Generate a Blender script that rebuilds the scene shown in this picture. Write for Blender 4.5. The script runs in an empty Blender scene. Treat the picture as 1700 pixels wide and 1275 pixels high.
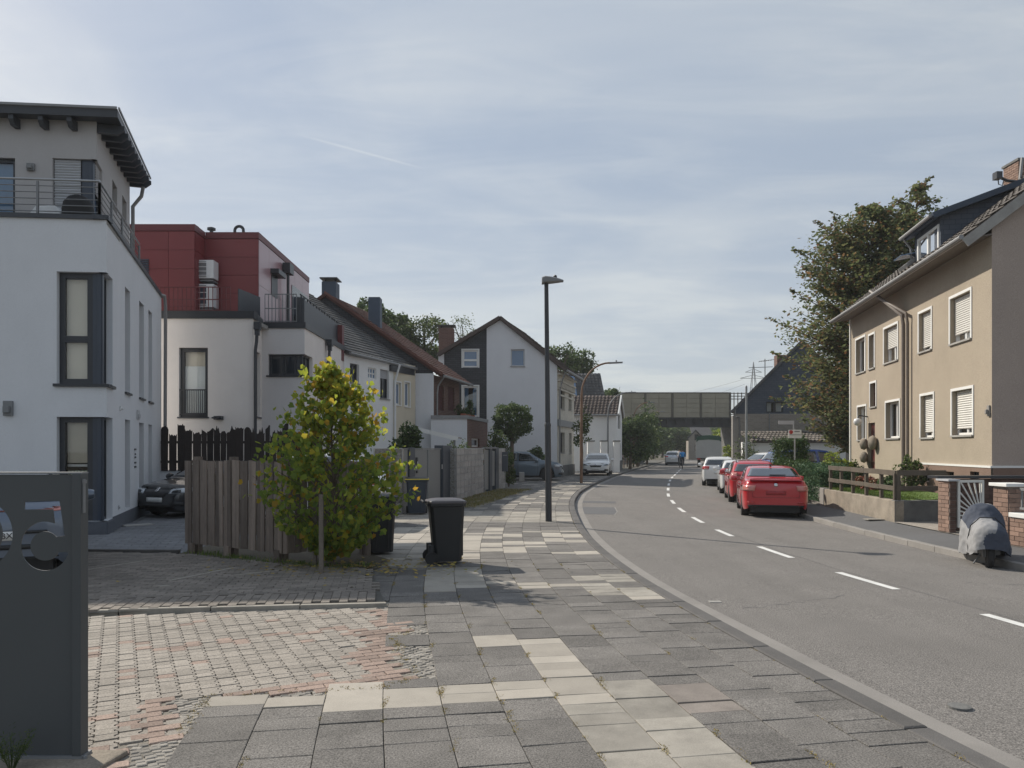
import bpy, bmesh, math, random
import numpy as np
from mathutils import Vector, Matrix
from mathutils.bvhtree import BVHTree
random.seed(7); rng = np.random.default_rng(7)
SC = bpy.context.scene
COL = SC.collection
R = math.radians
F, CX, HY, EYE = 1277.0, 850.0, 745.0, 1.75          # focal length and horizon of the photograph, eye height in metres
V = Vector

# ------------------------------------------------------------------ camera
cd = bpy.data.cameras.new('camera'); cam = bpy.data.objects.new('camera', cd); COL.objects.link(cam)
cam.location = (0, 0, EYE); cam.rotation_euler = (R(90), 0, 0)
cd.sensor_width = 36; cd.lens = 36*F/1700; cd.shift_y = (HY-637.5)/1700
cd.clip_start = 0.1; cd.clip_end = 6000
SC.camera = cam

# ------------------------------------------------------------------ sky, sun, exposure
SUN_EL, SUN_AZ = R(38.8), R(-48.5)                        # sun ahead on the left
wd = bpy.data.worlds.new('World'); SC.world = wd; wd.use_nodes = True
def world():
    n, l = wd.node_tree.nodes, wd.node_tree.links
    n.clear()
    out = n.new('ShaderNodeOutputWorld'); bg = n.new('ShaderNodeBackground'); l.new(bg.outputs[0], out.inputs[0])
    sky = n.new('ShaderNodeTexSky'); sky.sky_type = 'NISHITA'; sky.sun_disc = False
    sky.sun_elevation = SUN_EL; sky.sun_rotation = SUN_AZ; sky.dust_density = 1.6; sky.ozone_density = 1.2
    tc = n.new('ShaderNodeTexCoord')
    def math_(op, a, b=None):
        m = n.new('ShaderNodeMath'); m.operation = op
        for i, x in enumerate((a, b)):
            if x is None: continue
            if isinstance(x, (int, float)): m.inputs[i].default_value = x
            else: l.new(x, m.inputs[i])
        return m.outputs[0]
    sep = n.new('ShaderNodeSeparateXYZ'); l.new(tc.outputs['Generated'], sep.inputs[0])
    zz = math_('MAXIMUM', sep.outputs[2], 0.0); den = math_('ADD', zz, 0.12)
    cmb = n.new('ShaderNodeCombineXYZ')
    l.new(math_('DIVIDE', sep.outputs[0], den), cmb.inputs[0]); l.new(math_('DIVIDE', sep.outputs[1], den), cmb.inputs[1])
    def noise(scale, detail, rough, dist, stretch, rot, off):
        mp = n.new('ShaderNodeMapping'); mp.inputs['Scale'].default_value = stretch; mp.inputs['Rotation'].default_value = (0, 0, R(rot))
        mp.inputs['Location'].default_value = off
        l.new(cmb.outputs[0], mp.inputs[0])
        t = n.new('ShaderNodeTexNoise'); t.inputs['Scale'].default_value = scale; t.inputs['Detail'].default_value = detail
        t.inputs['Roughness'].default_value = rough; t.inputs['Distortion'].default_value = dist
        l.new(mp.outputs[0], t.inputs[0]); return t.outputs[0]
    def ramp(x, a, b, lo=0.0, hi=1.0):
        m = n.new('ShaderNodeMapRange'); m.interpolation_type = 'SMOOTHSTEP'
        l.new(x, m.inputs[0]); m.inputs[1].default_value = a; m.inputs[2].default_value = b; m.inputs[3].default_value = lo; m.inputs[4].default_value = hi
        return m.outputs[0]
    c1 = ramp(noise(0.75, 6, 0.55, 0.6, (1, 1.5, 1), -18, (3.1, 1.2, 0)), 0.38, 0.68)
    c2 = ramp(noise(2.1, 9, 0.62, 1.2, (0.55, 1.7, 1), -22, (7.4, 2.2, 0)), 0.40, 0.75)
    # the air near the horizon is veiled by thin cloud everywhere
    low = ramp(sep.outputs[2], 0.0, 0.5, 1.0, 0.0)
    cl = math_('ADD', math_('MULTIPLY', c1, 0.52), math_('MULTIPLY', c2, 0.36))
    cl = math_('ADD', cl, math_('MULTIPLY', low, 0.48))
    white = math_('MINIMUM', cl, 1.0)
    # one thin contrail: a short arc of a great circle
    a = V((-0.265, 1.0, 0.405)).normalized(); b = V((-0.122, 1.0, 0.366)).normalized(); nn = a.cross(b).normalized(); mid = (a+b).normalized()
    def dot(vec):
        d = n.new('ShaderNodeVectorMath'); d.operation = 'DOT_PRODUCT'; l.new(tc.outputs['Generated'], d.inputs[0]); d.inputs[1].default_value = vec; return d.outputs['Value']
    tr = math_('MULTIPLY', ramp(math_('ABSOLUTE', dot(nn)), 0.0, 0.0022, 1, 0), ramp(dot(mid), math.cos(0.085), math.cos(0.02), 0, 0.4))
    white = math_('MINIMUM', math_('ADD', white, tr), 1.0)
    mix = n.new('ShaderNodeMix'); mix.data_type = 'RGBA'; mix.inputs[0].default_value = 0.84          # thin high cloud veils the whole sky
    veil = n.new('ShaderNodeMix'); veil.data_type = 'RGBA'; l.new(white, veil.inputs[0]); veil.inputs[6].default_value = (*VEIL, 1); veil.inputs[7].default_value = (*CLOUD, 1)
    # cloud brightness follows the side of the sun
    sd = V((math.sin(SUN_AZ)*math.cos(SUN_EL), math.cos(SUN_AZ)*math.cos(SUN_EL), math.sin(SUN_EL)))
    glow = ramp(dot(sd), -0.2, 1.0, 0.96, 1.06)
    cc = n.new('ShaderNodeVectorMath'); cc.operation = 'SCALE'; l.new(veil.outputs[2], cc.inputs[0]); l.new(glow, cc.inputs['Scale'])
    l.new(sky.outputs[0], mix.inputs[6]); l.new(cc.outputs[0], mix.inputs[7])
    l.new(mix.outputs[2], bg.inputs[0]); bg.inputs[1].default_value = SKY_STRENGTH
CLOUD = (4.1, 4.3, 4.36); VEIL = (2.25, 2.72, 3.42); SKY_STRENGTH = 0.11
world()
sl = bpy.data.lights.new('sun', 'SUN'); so = bpy.data.objects.new('sun', sl); COL.objects.link(so)
sl.energy = 3.6; sl.angle = R(0.6); sl.color = (1.0, 0.92, 0.80)
so.rotation_euler = V((math.sin(SUN_AZ)*math.cos(SUN_EL), math.cos(SUN_AZ)*math.cos(SUN_EL), math.sin(SUN_EL))).to_track_quat('Z', 'Y').to_euler()
so.location = (-30, 30, 40)
vs = SC.view_settings; vs.view_transform = 'Standard'; vs.look = 'None'; vs.exposure = 0.50; vs.gamma = 1; vs.use_curve_mapping = False
SC.cycles.max_bounces = 8; SC.cycles.transparent_max_bounces = 12

# ------------------------------------------------------------------ materials
MATS = {}
def mat(name, rgb, rough=0.8, var=0.12, scale=3.0, bump=0.0, bscale=60.0, metal=0.0, coat=0.0, island=0.0, trans=0.0, spec=0.5, fine=0.0, dirt=0.0, ramp=None, stretch=None, bdist=0.01, streak=0.0, sscale=(1.1, 1.1, 0.12)):
    """procedural material: base colour x slow noise x fine grain x per-piece variation; optional bump"""
    m = bpy.data.materials.new(name); m.use_nodes = True; MATS[name] = m
    n, l = m.node_tree.nodes, m.node_tree.links
    bs = n['Principled BSDF']; out = n['Material Output']
    bs.inputs['Roughness'].default_value = rough; bs.inputs['Metallic'].default_value = metal
    bs.inputs['Specular IOR Level'].default_value = 0.2 if name.startswith(('leaf', 'grass')) else spec
    if coat: bs.inputs['Coat Weight'].default_value = coat; bs.inputs['Coat Roughness'].default_value = 0.04
    geo = n.new('ShaderNodeNewGeometry'); pos = geo.outputs['Position']
    if stretch:
        mp = n.new('ShaderNodeMapping'); mp.inputs['Scale'].default_value = stretch; l.new(pos, mp.inputs[0]); pos = mp.outputs[0]
    def mt(op, a, b=0.0):
        x = n.new('ShaderNodeMath'); x.operation = op
        for i, y in enumerate((a, b)):
            if isinstance(y, (int, float)): x.inputs[i].default_value = y
            else: l.new(y, x.inputs[i])
        return x.outputs[0]
    def noise(s, d=4, r=0.55):
        t = n.new('ShaderNodeTexNoise'); t.inputs['Scale'].default_value = s; t.inputs['Detail'].default_value = d; t.inputs['Roughness'].default_value = r
        l.new(pos, t.inputs[0]); return t.outputs[0]
    val = None
    def mul(x):
        nonlocal val
        val = x if val is None else mt('MULTIPLY', val, x)
    if var: mul(mt('ADD', mt('MULTIPLY', mt('SUBTRACT', noise(scale, 5), 0.5), 2*var*1.6), 1.0))
    if fine: mul(mt('ADD', mt('MULTIPLY', mt('SUBTRACT', noise(bscale*1.3, 2, 0.7), 0.5), 2*fine*1.8), 1.0))
    rnd = None
    if island or ramp:
        oi = n.new('ShaderNodeObjectInfo')
        rnd = mt('FRACT', mt('ADD', oi.outputs['Random'], geo.outputs['Random Per Island']))
    if island: mul(mt('ADD', mt('MULTIPLY', mt('SUBTRACT', rnd, 0.5), 2*island), 1.0))
    if dirt:
        mr = n.new('ShaderNodeMapRange'); l.new(noise(scale*0.35+0.4, 8, 0.7), mr.inputs[0]); mr.inputs[1].default_value = 0.45; mr.inputs[2].default_value = 0.72
        mr.inputs[3].default_value = 1.0; mr.inputs[4].default_value = 1.0-dirt; mul(mr.outputs[0])
    if streak:
        mp2 = n.new('ShaderNodeMapping'); mp2.inputs['Scale'].default_value = sscale; l.new(geo.outputs['Position'], mp2.inputs[0])
        tn_ = n.new('ShaderNodeTexNoise'); tn_.inputs['Scale'].default_value = 1.0; tn_.inputs['Detail'].default_value = 7; tn_.inputs['Roughness'].default_value = 0.65; l.new(mp2.outputs[0], tn_.inputs[0])
        mr = n.new('ShaderNodeMapRange'); l.new(tn_.outputs[0], mr.inputs[0]); mr.inputs[1].default_value = 0.42; mr.inputs[2].default_value = 0.78; mr.inputs[3].default_value = 1.0; mr.inputs[4].default_value = 1.0-streak; mul(mr.outputs[0])
    base = n.new('ShaderNodeRGB'); base.outputs[0].default_value = (*rgb, 1); colr = base.outputs[0]
    if ramp:
        cr = n.new('ShaderNodeValToRGB'); cr.color_ramp.interpolation = 'LINEAR'
        els = cr.color_ramp.elements
        while len(els) < len(ramp): els.new(0.5)
        for e, (p, c) in zip(els, ramp): e.position = p; e.color = (*c, 1)
        l.new(rnd, cr.inputs[0]); colr = cr.outputs[0]
    if val is not None:
        sc = n.new('ShaderNodeVectorMath'); sc.operation = 'SCALE'; l.new(colr, sc.inputs[0]); l.new(val, sc.inputs['Scale']); colr = sc.outputs[0]
    l.new(colr, bs.inputs['Base Color'])
    if bump:
        bp = n.new('ShaderNodeBump'); bp.inputs['Strength'].default_value = bump; bp.inputs['Distance'].default_value = bdist
        l.new(noise(bscale, 5, 0.6), bp.inputs['Height']); l.new(bp.outputs[0], bs.inputs['Normal'])
    if trans:
        tr = n.new('ShaderNodeBsdfTranslucent'); l.new(colr, tr.inputs[0]); ms = n.new('ShaderNodeMixShader'); ms.inputs[0].default_value = trans
        l.new(bs.outputs[0], ms.inputs[1]); l.new(tr.outputs[0], ms.inputs[2]); l.new(ms.outputs[0], out.inputs[0])
    return m
def glass_mat(name, tint=(0.9, 0.93, 0.95), refl=0.18):
    m = bpy.data.materials.new(name); m.use_nodes = True; MATS[name] = m
    n, l = m.node_tree.nodes, m.node_tree.links; n.clear()
    out = n.new('ShaderNodeOutputMaterial'); mx = n.new('ShaderNodeMixShader'); t = n.new('ShaderNodeBsdfTransparent'); g = n.new('ShaderNodeBsdfGlossy')
    t.inputs[0].default_value = (*tint, 1); g.inputs['Roughness'].default_value = 0.02
    fr = n.new('ShaderNodeFresnel'); fr.inputs[0].default_value = 1.5
    mr = n.new('ShaderNodeMath'); mr.operation = 'ADD'; mr.inputs[1].default_value = refl; l.new(fr.outputs[0], mr.inputs[0])
    l.new(mr.outputs[0], mx.inputs[0]); l.new(t.outputs[0], mx.inputs[1]); l.new(g.outputs[0], mx.inputs[2]); l.new(mx.outputs[0], out.inputs[0])
    return m
def brick_mat(name, c1, c2, mortar, bw=0.24, bh=0.075, axis='x'):
    m = mat(name, c1, 0.9, 0.1, 4); n, l = m.node_tree.nodes, m.node_tree.links
    bs = n['Principled BSDF']; geo = n.new('ShaderNodeNewGeometry'); mp = n.new('ShaderNodeSeparateXYZ'); l.new(geo.outputs['Position'], mp.inputs[0])
    cb = n.new('ShaderNodeCombineXYZ'); l.new(mp.outputs[0 if axis == 'x' else 1], cb.inputs[0]); l.new(mp.outputs[2], cb.inputs[1])
    b = n.new('ShaderNodeTexBrick'); b.inputs['Color1'].default_value = (*c1, 1); b.inputs['Color2'].default_value = (*c2, 1); b.inputs['Mortar'].default_value = (*mortar, 1)
    b.inputs['Scale'].default_value = 1; b.inputs['Mortar Size'].default_value = 0.007; b.inputs['Brick Width'].default_value = bw; b.inputs['Row Height'].default_value = bh
    l.new(cb.outputs[0], b.inputs[0]); l.new(b.outputs[0], bs.inputs['Base Color'])
    bp = n.new('ShaderNodeBump'); bp.inputs['Strength'].default_value = 0.4; bp.inputs['Distance'].default_value = 0.006; bp.invert = True
    l.new(b.outputs['Fac'], bp.inputs['Height']); l.new(bp.outputs[0], bs.inputs['Normal'])
    return m
mat('asphalt', (0.172, 0.161, 0.15), 0.9, 0.07, 0.8, 0.9, 75, fine=1.1, dirt=0.14, bdist=0.006, streak=0.16, sscale=(1.5, 0.05, 1))
mat('asphalt_dark', (0.11, 0.11, 0.112), 0.9, 0.10, 0.8, 0.6, 130, fine=0.25, bdist=0.005)
mat('asphalt_patch', (0.105, 0.107, 0.112), 0.9, 0.08, 2, 0.5, 150, fine=0.25, bdist=0.004)
mat('joint', (0.10, 0.096, 0.085), 0.95, 0.25, 3, 0.6, 60, fine=0.35, ramp=None)
mat('soil', (0.10, 0.085, 0.06), 0.95, 0.3, 3, 0.8, 30, fine=0.4)
mat('gravel', (0.21, 0.19, 0.16), 0.95, 0.3, 5, 1.0, 45, fine=0.5)
mat('slab', (0.15, 0.141, 0.131), 0.92, 0.22, 3.5, 0.9, 72, island=0.17, fine=0.9, dirt=0.2, bdist=0.004)
mat('slab_pale', (0.36, 0.33, 0.285), 0.9, 0.1, 5, 0.4, 120, island=0.13, fine=0.13, dirt=0.12, bdist=0.003)
mat('slab_worn', (0.29, 0.27, 0.235), 0.9, 0.2, 5, 0.5, 110, island=0.16, fine=0.2, dirt=0.25, bdist=0.003)
mat('slab_rose', (0.21, 0.185, 0.165), 0.9, 0.2, 5, 0.5, 110, island=0.16, fine=0.25, dirt=0.2, bdist=0.003)
mat('paver', (0.29, 0.262, 0.228), 0.92, 0.14, 1.3, 0.5, 70, island=0.14, fine=0.5, dirt=0.2, bdist=0.003)
mat('paver_red', (0.275, 0.205, 0.17), 0.92, 0.15, 2, 0.5, 70, island=0.2, fine=0.5, dirt=0.2, bdist=0.003)
mat('paver_grey', (0.21, 0.185, 0.16), 0.92, 0.16, 1.3, 0.5, 70, island=0.2, fine=0.5, dirt=0.25, bdist=0.003)
mat('paver_blue', (0.17, 0.175, 0.185), 0.9, 0.12, 1.3, 0.3, 120, island=0.12, fine=0.15, dirt=0.2)
mat('cobble', (0.25, 0.232, 0.205), 0.9, 0.15, 4, 0.5, 120, island=0.3, fine=0.2)
mat('kerb', (0.105, 0.10, 0.096), 0.85, 0.18, 3, 0.5, 120, island=0.12, fine=0.3, dirt=0.2)
mat('gutter', (0.26, 0.245, 0.228), 0.9, 0.1, 2, 0.4, 110, island=0.06, fine=0.18, dirt=0.2)
mat('road_paint', (0.68, 0.68, 0.66), 0.7, 0.08, 9, 0.4, 130, fine=0.12, dirt=0.15)
mat('concrete', (0.34, 0.33, 0.31), 0.9, 0.14, 3, 0.4, 60, fine=0.15, dirt=0.25)
mat('concrete_dark', (0.15, 0.15, 0.145), 0.9, 0.25, 3, 0.5, 50, fine=0.2, dirt=0.4)
mat('concrete_mossy', (0.29, 0.25, 0.20), 0.95, 0.3, 2.2, 0.6, 45, fine=0.25, dirt=0.5)
mat('render_blue', (0.68, 0.69, 0.71), 0.93, 0.03, 1.2, 0.5, 90, fine=0.16, dirt=0.03, bdist=0.004, streak=0.05)
mat('render_grey', (0.46, 0.445, 0.44), 0.93, 0.03, 1.2, 0.4, 90, fine=0.16, dirt=0.04, bdist=0.004, streak=0.05)
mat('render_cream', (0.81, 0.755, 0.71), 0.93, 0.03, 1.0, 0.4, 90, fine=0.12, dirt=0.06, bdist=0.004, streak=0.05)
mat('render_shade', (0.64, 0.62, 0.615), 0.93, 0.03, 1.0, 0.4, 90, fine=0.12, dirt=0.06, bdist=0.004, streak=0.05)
mat('render_white', (0.80, 0.80, 0.785), 0.93, 0.03, 1.0, 0.3, 100, fine=0.05, dirt=0.07, bdist=0.006, streak=0.05)
mat('render_yellow', (0.62, 0.56, 0.44), 0.93, 0.03, 1.0, 0.3, 100, fine=0.04, dirt=0.06, bdist=0.006, streak=0.05)
mat('render_ornate', (0.56, 0.53, 0.46), 0.93, 0.12, 5.0, 0.8, 22, fine=0.2, dirt=0.15, bdist=0.03)
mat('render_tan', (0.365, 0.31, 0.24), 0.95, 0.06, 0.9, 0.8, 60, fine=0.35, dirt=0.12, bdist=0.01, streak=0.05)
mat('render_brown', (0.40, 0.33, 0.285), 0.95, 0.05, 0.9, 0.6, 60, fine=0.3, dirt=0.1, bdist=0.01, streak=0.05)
mat('plinth_brown', (0.20, 0.135, 0.105), 0.95, 0.08, 2, 0.6, 75, fine=0.15, dirt=0.15)
mat('plinth_grey', (0.10, 0.11, 0.13), 0.9, 0.08, 2, 0.3, 90, fine=0.1)
mat('anthracite', (0.045, 0.05, 0.06), 0.45, 0.06, 3, 0.0, 60)
mat('anthracite_blue', (0.04, 0.052, 0.075), 0.35, 0.05, 3)
mat('frame_dark', (0.03, 0.033, 0.04), 0.4, 0.05, 3)
mat('gate_grey', (0.20, 0.205, 0.20), 0.5, 0.05, 2)
mat('gate_dark', (0.05, 0.06, 0.075), 0.5, 0.08, 2)
mat('sign_steel', (0.075, 0.081, 0.084), 0.55, 0.05, 3, 0.1, 200, fine=0.1)
mat('red_panel', (0.20, 0.038, 0.04), 0.5, 0.06, 1.5, 0.0, 60, island=0.05, fine=0.03)
mat('red_trim', (0.14, 0.03, 0.032), 0.5, 0.06, 1.5)
mat('pale_glare', (0.40, 0.24, 0.26), 0.3, 0.05, 1.5, island=0.04, spec=0.9)  # glare on red panels put into the colour; also used on a vent
mat('brick_dark', (0.07, 0.03, 0.022), 0.95, 0.15, 3)
mat('white_paint', (0.74, 0.74, 0.72), 0.5, 0.04, 3, dirt=0.05)
mat('white_plastic', (0.72, 0.73, 0.73), 0.35, 0.03, 3)
mat('slat_white', (0.68, 0.67, 0.63), 0.45, 0.04, 3, dirt=0.06)
mat('slat_grey', (0.46, 0.47, 0.49), 0.45, 0.04, 3)
mat('blind', (0.72, 0.66, 0.54), 0.9, 0.04, 2, fine=0.04)
mat('blind_green', (0.50, 0.58, 0.46), 0.9, 0.06, 2)
mat('blind_white', (0.74, 0.77, 0.76), 0.9, 0.04, 2)
mat('curtain_blue', (0.20, 0.36, 0.55), 0.9, 0.12, 3)
mat('curtain_white', (0.66, 0.67, 0.66), 0.9, 0.08, 6)
mat('interior', (0.018, 0.02, 0.024), 0.9, 0.1, 2)
mat('pane_dark', (0.02, 0.026, 0.034), 0.06, 0.1, 1, spec=0.9)
mat('pane_sky', (0.10, 0.17, 0.28), 0.05, 0.08, 1, spec=1.0)
mat('roof_slate', (0.10, 0.098, 0.095), 0.75, 0.15, 2, 0.4, 50, island=0.25, fine=0.15, dirt=0.25)
mat('roof_red', (0.13, 0.056, 0.043), 0.85, 0.15, 1.5, 0.3, 50, island=0.28, fine=0.1, dirt=0.3)
mat('roof_brown', (0.085, 0.064, 0.056), 0.85, 0.15, 1.5, 0.3, 50, island=0.25, fine=0.1, dirt=0.25)
mat('roof_dark', (0.075, 0.072, 0.07), 0.6, 0.15, 2, island=0.25, dirt=0.2)
mat('roof_old', (0.125, 0.11, 0.097), 0.9, 0.2, 2, 0.5, 40, island=0.3, fine=0.2, dirt=0.35)
mat('slate_blue', (0.048, 0.07, 0.105), 0.6, 0.15, 2.5, 0.5, 22, island=0.2, fine=0.1)
mat('slate_dark', (0.042, 0.044, 0.05), 0.7, 0.15, 2.5, 0.5, 14, island=0.2, fine=0.15)
mat('zinc', (0.27, 0.27, 0.27), 0.55, 0.1, 4, metal=0.3, dirt=0.15)
mat('pipe_brown', (0.17, 0.14, 0.12), 0.55, 0.12, 4, dirt=0.2)
mat('steel', (0.42, 0.43, 0.44), 0.35, 0.08, 4, metal=0.8)
mat('galvanised', (0.36, 0.37, 0.37), 0.5, 0.1, 5, metal=0.5, dirt=0.2)
mat('lamp_black', (0.035, 0.037, 0.042), 0.45, 0.1, 5)
mat('lamp_grey', (0.20, 0.205, 0.21), 0.5, 0.1, 3)
mat('lamp_rust', (0.19, 0.11, 0.065), 0.7, 0.35, 3.0, 0.2, 60, fine=0.2)
mat('wood_grey', (0.215, 0.172, 0.142), 0.9, 0.4, 3.0, 0.7, 26, island=0.35, fine=0.25, stretch=(3.0, 3.0, 0.22), bdist=0.006)
mat('wood_rail', (0.105, 0.085, 0.064), 0.85, 0.2, 3.0, 0.4, 40, fine=0.25, dirt=0.3)
mat('wood_black', (0.034, 0.025, 0.022), 0.85, 0.2, 3.0, 0.5, 40, fine=0.25, island=0.3)
mat('wood_stake', (0.17, 0.145, 0.12), 0.9, 0.25, 5, 0.5, 40, fine=0.25)
mat('bark', (0.12, 0.095, 0.07), 0.95, 0.25, 6, 0.8, 35, fine=0.3)
mat('bin_black', (0.012, 0.013, 0.015), 0.5, 0.08, 3, 0.08, 120, fine=0.08)
mat('bin_blue', (0.018, 0.029, 0.045), 0.45, 0.06, 3)
mat('bin_lid_sheen', (0.075, 0.068, 0.072), 0.35, 0.08, 3)  # pinkish sheen of the black lid put into the colour
mat('bin_yellow', (0.50, 0.42, 0.05), 0.5, 0.06, 3)
mat('rubber', (0.018, 0.018, 0.019), 0.75, 0.1, 5)
mat('black_plastic', (0.02, 0.021, 0.023), 0.5, 0.06, 3)
mat('paint_red', (0.46, 0.010, 0.018), 0.32, 0.03, 2, coat=1.0)
mat('paint_white', (0.72, 0.72, 0.71), 0.35, 0.03, 2, coat=1.0)
mat('paint_silver', (0.50, 0.52, 0.55), 0.35, 0.03, 2, metal=0.35, coat=1.0)
mat('paint_bluegrey', (0.11, 0.15, 0.19), 0.35, 0.03, 2, metal=0.3, coat=1.0)
mat('paint_black', (0.02, 0.022, 0.026), 0.3, 0.03, 2, coat=1.0)
mat('paint_blue', (0.018, 0.06, 0.26), 0.32, 0.03, 2, coat=1.0)
mat('paint_steel', (0.12, 0.15, 0.20), 0.32, 0.03, 2, metal=0.3, coat=1.0)
mat('car_glass', (0.03, 0.038, 0.046), 0.05, 0.05, 1, spec=1.0, coat=0.6)
mat('rim_metal', (0.45, 0.46, 0.47), 0.3, 0.05, 3, metal=0.7)
mat('lamp_red', (0.42, 0.012, 0.012), 0.15, 0.05, 3, coat=1.0)
mat('lamp_red_pale', (0.55, 0.20, 0.17), 0.15, 0.05, 3, coat=1.0)
mat('lamp_amber', (0.62, 0.20, 0.04), 0.15, 0.05, 3, coat=1.0)
mat('lamp_clear', (0.62, 0.66, 0.70), 0.1, 0.05, 3, coat=1.0)
mat('chrome', (0.6, 0.6, 0.6), 0.15, 0.02, 3, metal=1.0)
mat('plate_white', (0.75, 0.75, 0.73), 0.5, 0.03, 3)
mat('plate_red', (0.34, 0.03, 0.035), 0.5, 0.25, 12)
mat('letter', (0.02, 0.02, 0.022), 0.6, 0.02, 3)
mat('cover_silver', (0.27, 0.27, 0.275), 0.75, 0.08, 5, 0.25, 9, bdist=0.012, spec=0.25)
mat('cover_dark', (0.06, 0.07, 0.095), 0.8, 0.1, 5, 0.25, 9, bdist=0.012, spec=0.25)
mat('tarp_grey', (0.42, 0.41, 0.38), 0.8, 0.1, 1.2, 0.4, 5, bdist=0.04)
mat('tarp_green', (0.03, 0.08, 0.05), 0.7, 0.15, 2)
mat('barrier', (0.30, 0.272, 0.21), 0.9, 0.08, 1, 0.4, 20, island=0.06, fine=0.12, dirt=0.15)
mat('barrier_post', (0.10, 0.09, 0.07), 0.8, 0.1, 2)
mat('girder', (0.022, 0.023, 0.025), 0.7, 0.15, 1)
mat('gabion_stone', (0.36, 0.35, 0.335), 0.95, 0.22, 7, 0.9, 28, island=0.14, fine=0.3, bdist=0.02)
mat('gabion_fill', (0.25, 0.235, 0.215), 0.95, 0.35, 14, 1.0, 16, fine=0.4, island=0.4, bdist=0.04)
mat('door_maroon', (0.10, 0.022, 0.020), 0.4, 0.08, 3)
mat('shutter_maroon', (0.095, 0.028, 0.026), 0.6, 0.08, 3)
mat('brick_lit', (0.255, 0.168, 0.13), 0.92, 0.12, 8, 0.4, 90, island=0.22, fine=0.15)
mat('brick_shaded', (0.105, 0.062, 0.05), 0.92, 0.12, 8, 0.4, 90, island=0.22, fine=0.15)  # shaded copy of the pier brick: shade is put into the colour
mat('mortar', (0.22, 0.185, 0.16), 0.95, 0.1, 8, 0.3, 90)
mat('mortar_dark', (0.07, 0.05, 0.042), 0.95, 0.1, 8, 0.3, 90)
mat('terracotta', (0.28, 0.10, 0.06), 0.85, 0.1, 5)
mat('skin', (0.45, 0.27, 0.20), 0.6, 0.05, 8)
mat('jacket_blue', (0.03, 0.24, 0.55), 0.8, 0.08, 5)
mat('jacket_pale', (0.52, 0.52, 0.50), 0.8, 0.08, 5)
mat('trousers_dark', (0.03, 0.035, 0.05), 0.85, 0.1, 5)
mat('hair_brown', (0.10, 0.06, 0.035), 0.8, 0.1, 9)
mat('bike_black', (0.03, 0.03, 0.03), 0.5, 0.1, 5)
mat('sign_red', (0.45, 0.04, 0.03), 0.5, 0.04, 5)
mat('sign_blue', (0.05, 0.12, 0.4), 0.5, 0.04, 5)
G_ = (0.045, 0.085, 0.022)
mat('leaf_linden', G_, 0.5, 0.1, 3, trans=0.66, ramp=[(0.0, (0.13, 0.20, 0.045)), (0.5, (0.22, 0.295, 0.055)), (0.8, (0.33, 0.37, 0.06)), (0.93, (0.40, 0.36, 0.04)), (1.0, (0.46, 0.24, 0.04))])
mat('leaf_linden_yellow', G_, 0.5, 0.1, 3, trans=0.62, ramp=[(0.0, (0.26, 0.33, 0.045)), (0.5, (0.40, 0.42, 0.055)), (0.85, (0.50, 0.42, 0.055)), (1.0, (0.50, 0.27, 0.045))])
mat('leaf_beech', G_, 0.55, 0.15, 1.2, trans=0.5, ramp=[(0.0, (0.09, 0.12, 0.055)), (0.55, (0.15, 0.175, 0.075)), (0.8, (0.20, 0.19, 0.08)), (0.92, (0.25, 0.16, 0.08)), (1.0, (0.25, 0.125, 0.06))])
mat('leaf_dark', G_, 0.55, 0.15, 1.5, trans=0.35, ramp=[(0.0, (0.055, 0.088, 0.036)), (0.6, (0.09, 0.135, 0.05)), (1.0, (0.14, 0.185, 0.065))])
mat('leaf_mid', G_, 0.55, 0.15, 1.5, trans=0.38, ramp=[(0.0, (0.055, 0.085, 0.032)), (0.6, (0.095, 0.135, 0.045)), (1.0, (0.15, 0.18, 0.06))])
mat('leaf_lime', G_, 0.55, 0.15, 1.5, trans=0.35, ramp=[(0.0, (0.14, 0.20, 0.03)), (0.6, (0.26, 0.32, 0.05)), (1.0, (0.36, 0.38, 0.07))])
mat('leaf_yew', G_, 0.6, 0.2, 2.5, trans=0.15, ramp=[(0.0, (0.035, 0.07, 0.025)), (0.6, (0.06, 0.11, 0.035)), (1.0, (0.11, 0.16, 0.045))])
mat('leaf_cypress', G_, 0.6, 0.2, 2.5, trans=0.15, ramp=[(0.0, (0.045, 0.10, 0.05)), (0.6, (0.075, 0.145, 0.07)), (1.0, (0.12, 0.19, 0.085))])
mat('leaf_russet', G_, 0.6, 0.2, 2.5, trans=0.2, ramp=[(0.0, (0.16, 0.05, 0.035)), (0.7, (0.26, 0.09, 0.06)), (1.0, (0.10, 0.12, 0.04))])
mat('leaf_fallen', G_, 0.8, 0.2, 2.5, ramp=[(0.0, (0.22, 0.15, 0.05)), (0.6, (0.36, 0.27, 0.08)), (1.0, (0.20, 0.20, 0.06))])
mat('leaf_dry', G_, 0.8, 0.2, 2.5, trans=0.2, ramp=[(0.0, (0.16, 0.14, 0.05)), (0.6, (0.32, 0.27, 0.12)), (1.0, (0.10, 0.13, 0.04))])
mat('lawn', (0.10, 0.16, 0.035), 0.9, 0.25, 2, 0.8, 40, fine=0.3)
mat('grass_blade', G_, 0.6, 0.2, 2.5, trans=0.35, ramp=[(0.0, (0.07, 0.13, 0.025)), (0.7, (0.13, 0.20, 0.04)), (1.0, (0.24, 0.25, 0.08))])
glass_mat('glass', refl=0.10)
glass_mat('glass_bright', (0.96, 0.97, 0.97), 0.04)
brick_mat('brickwork_brown', (0.12, 0.060, 0.048), (0.16, 0.085, 0.065), (0.19, 0.16, 0.14), 0.25, 0.085, 'y')
brick_mat('brickwork_brown_x', (0.12, 0.060, 0.048), (0.16, 0.085, 0.065), (0.19, 0.16, 0.14), 0.25, 0.085, 'x')
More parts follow.
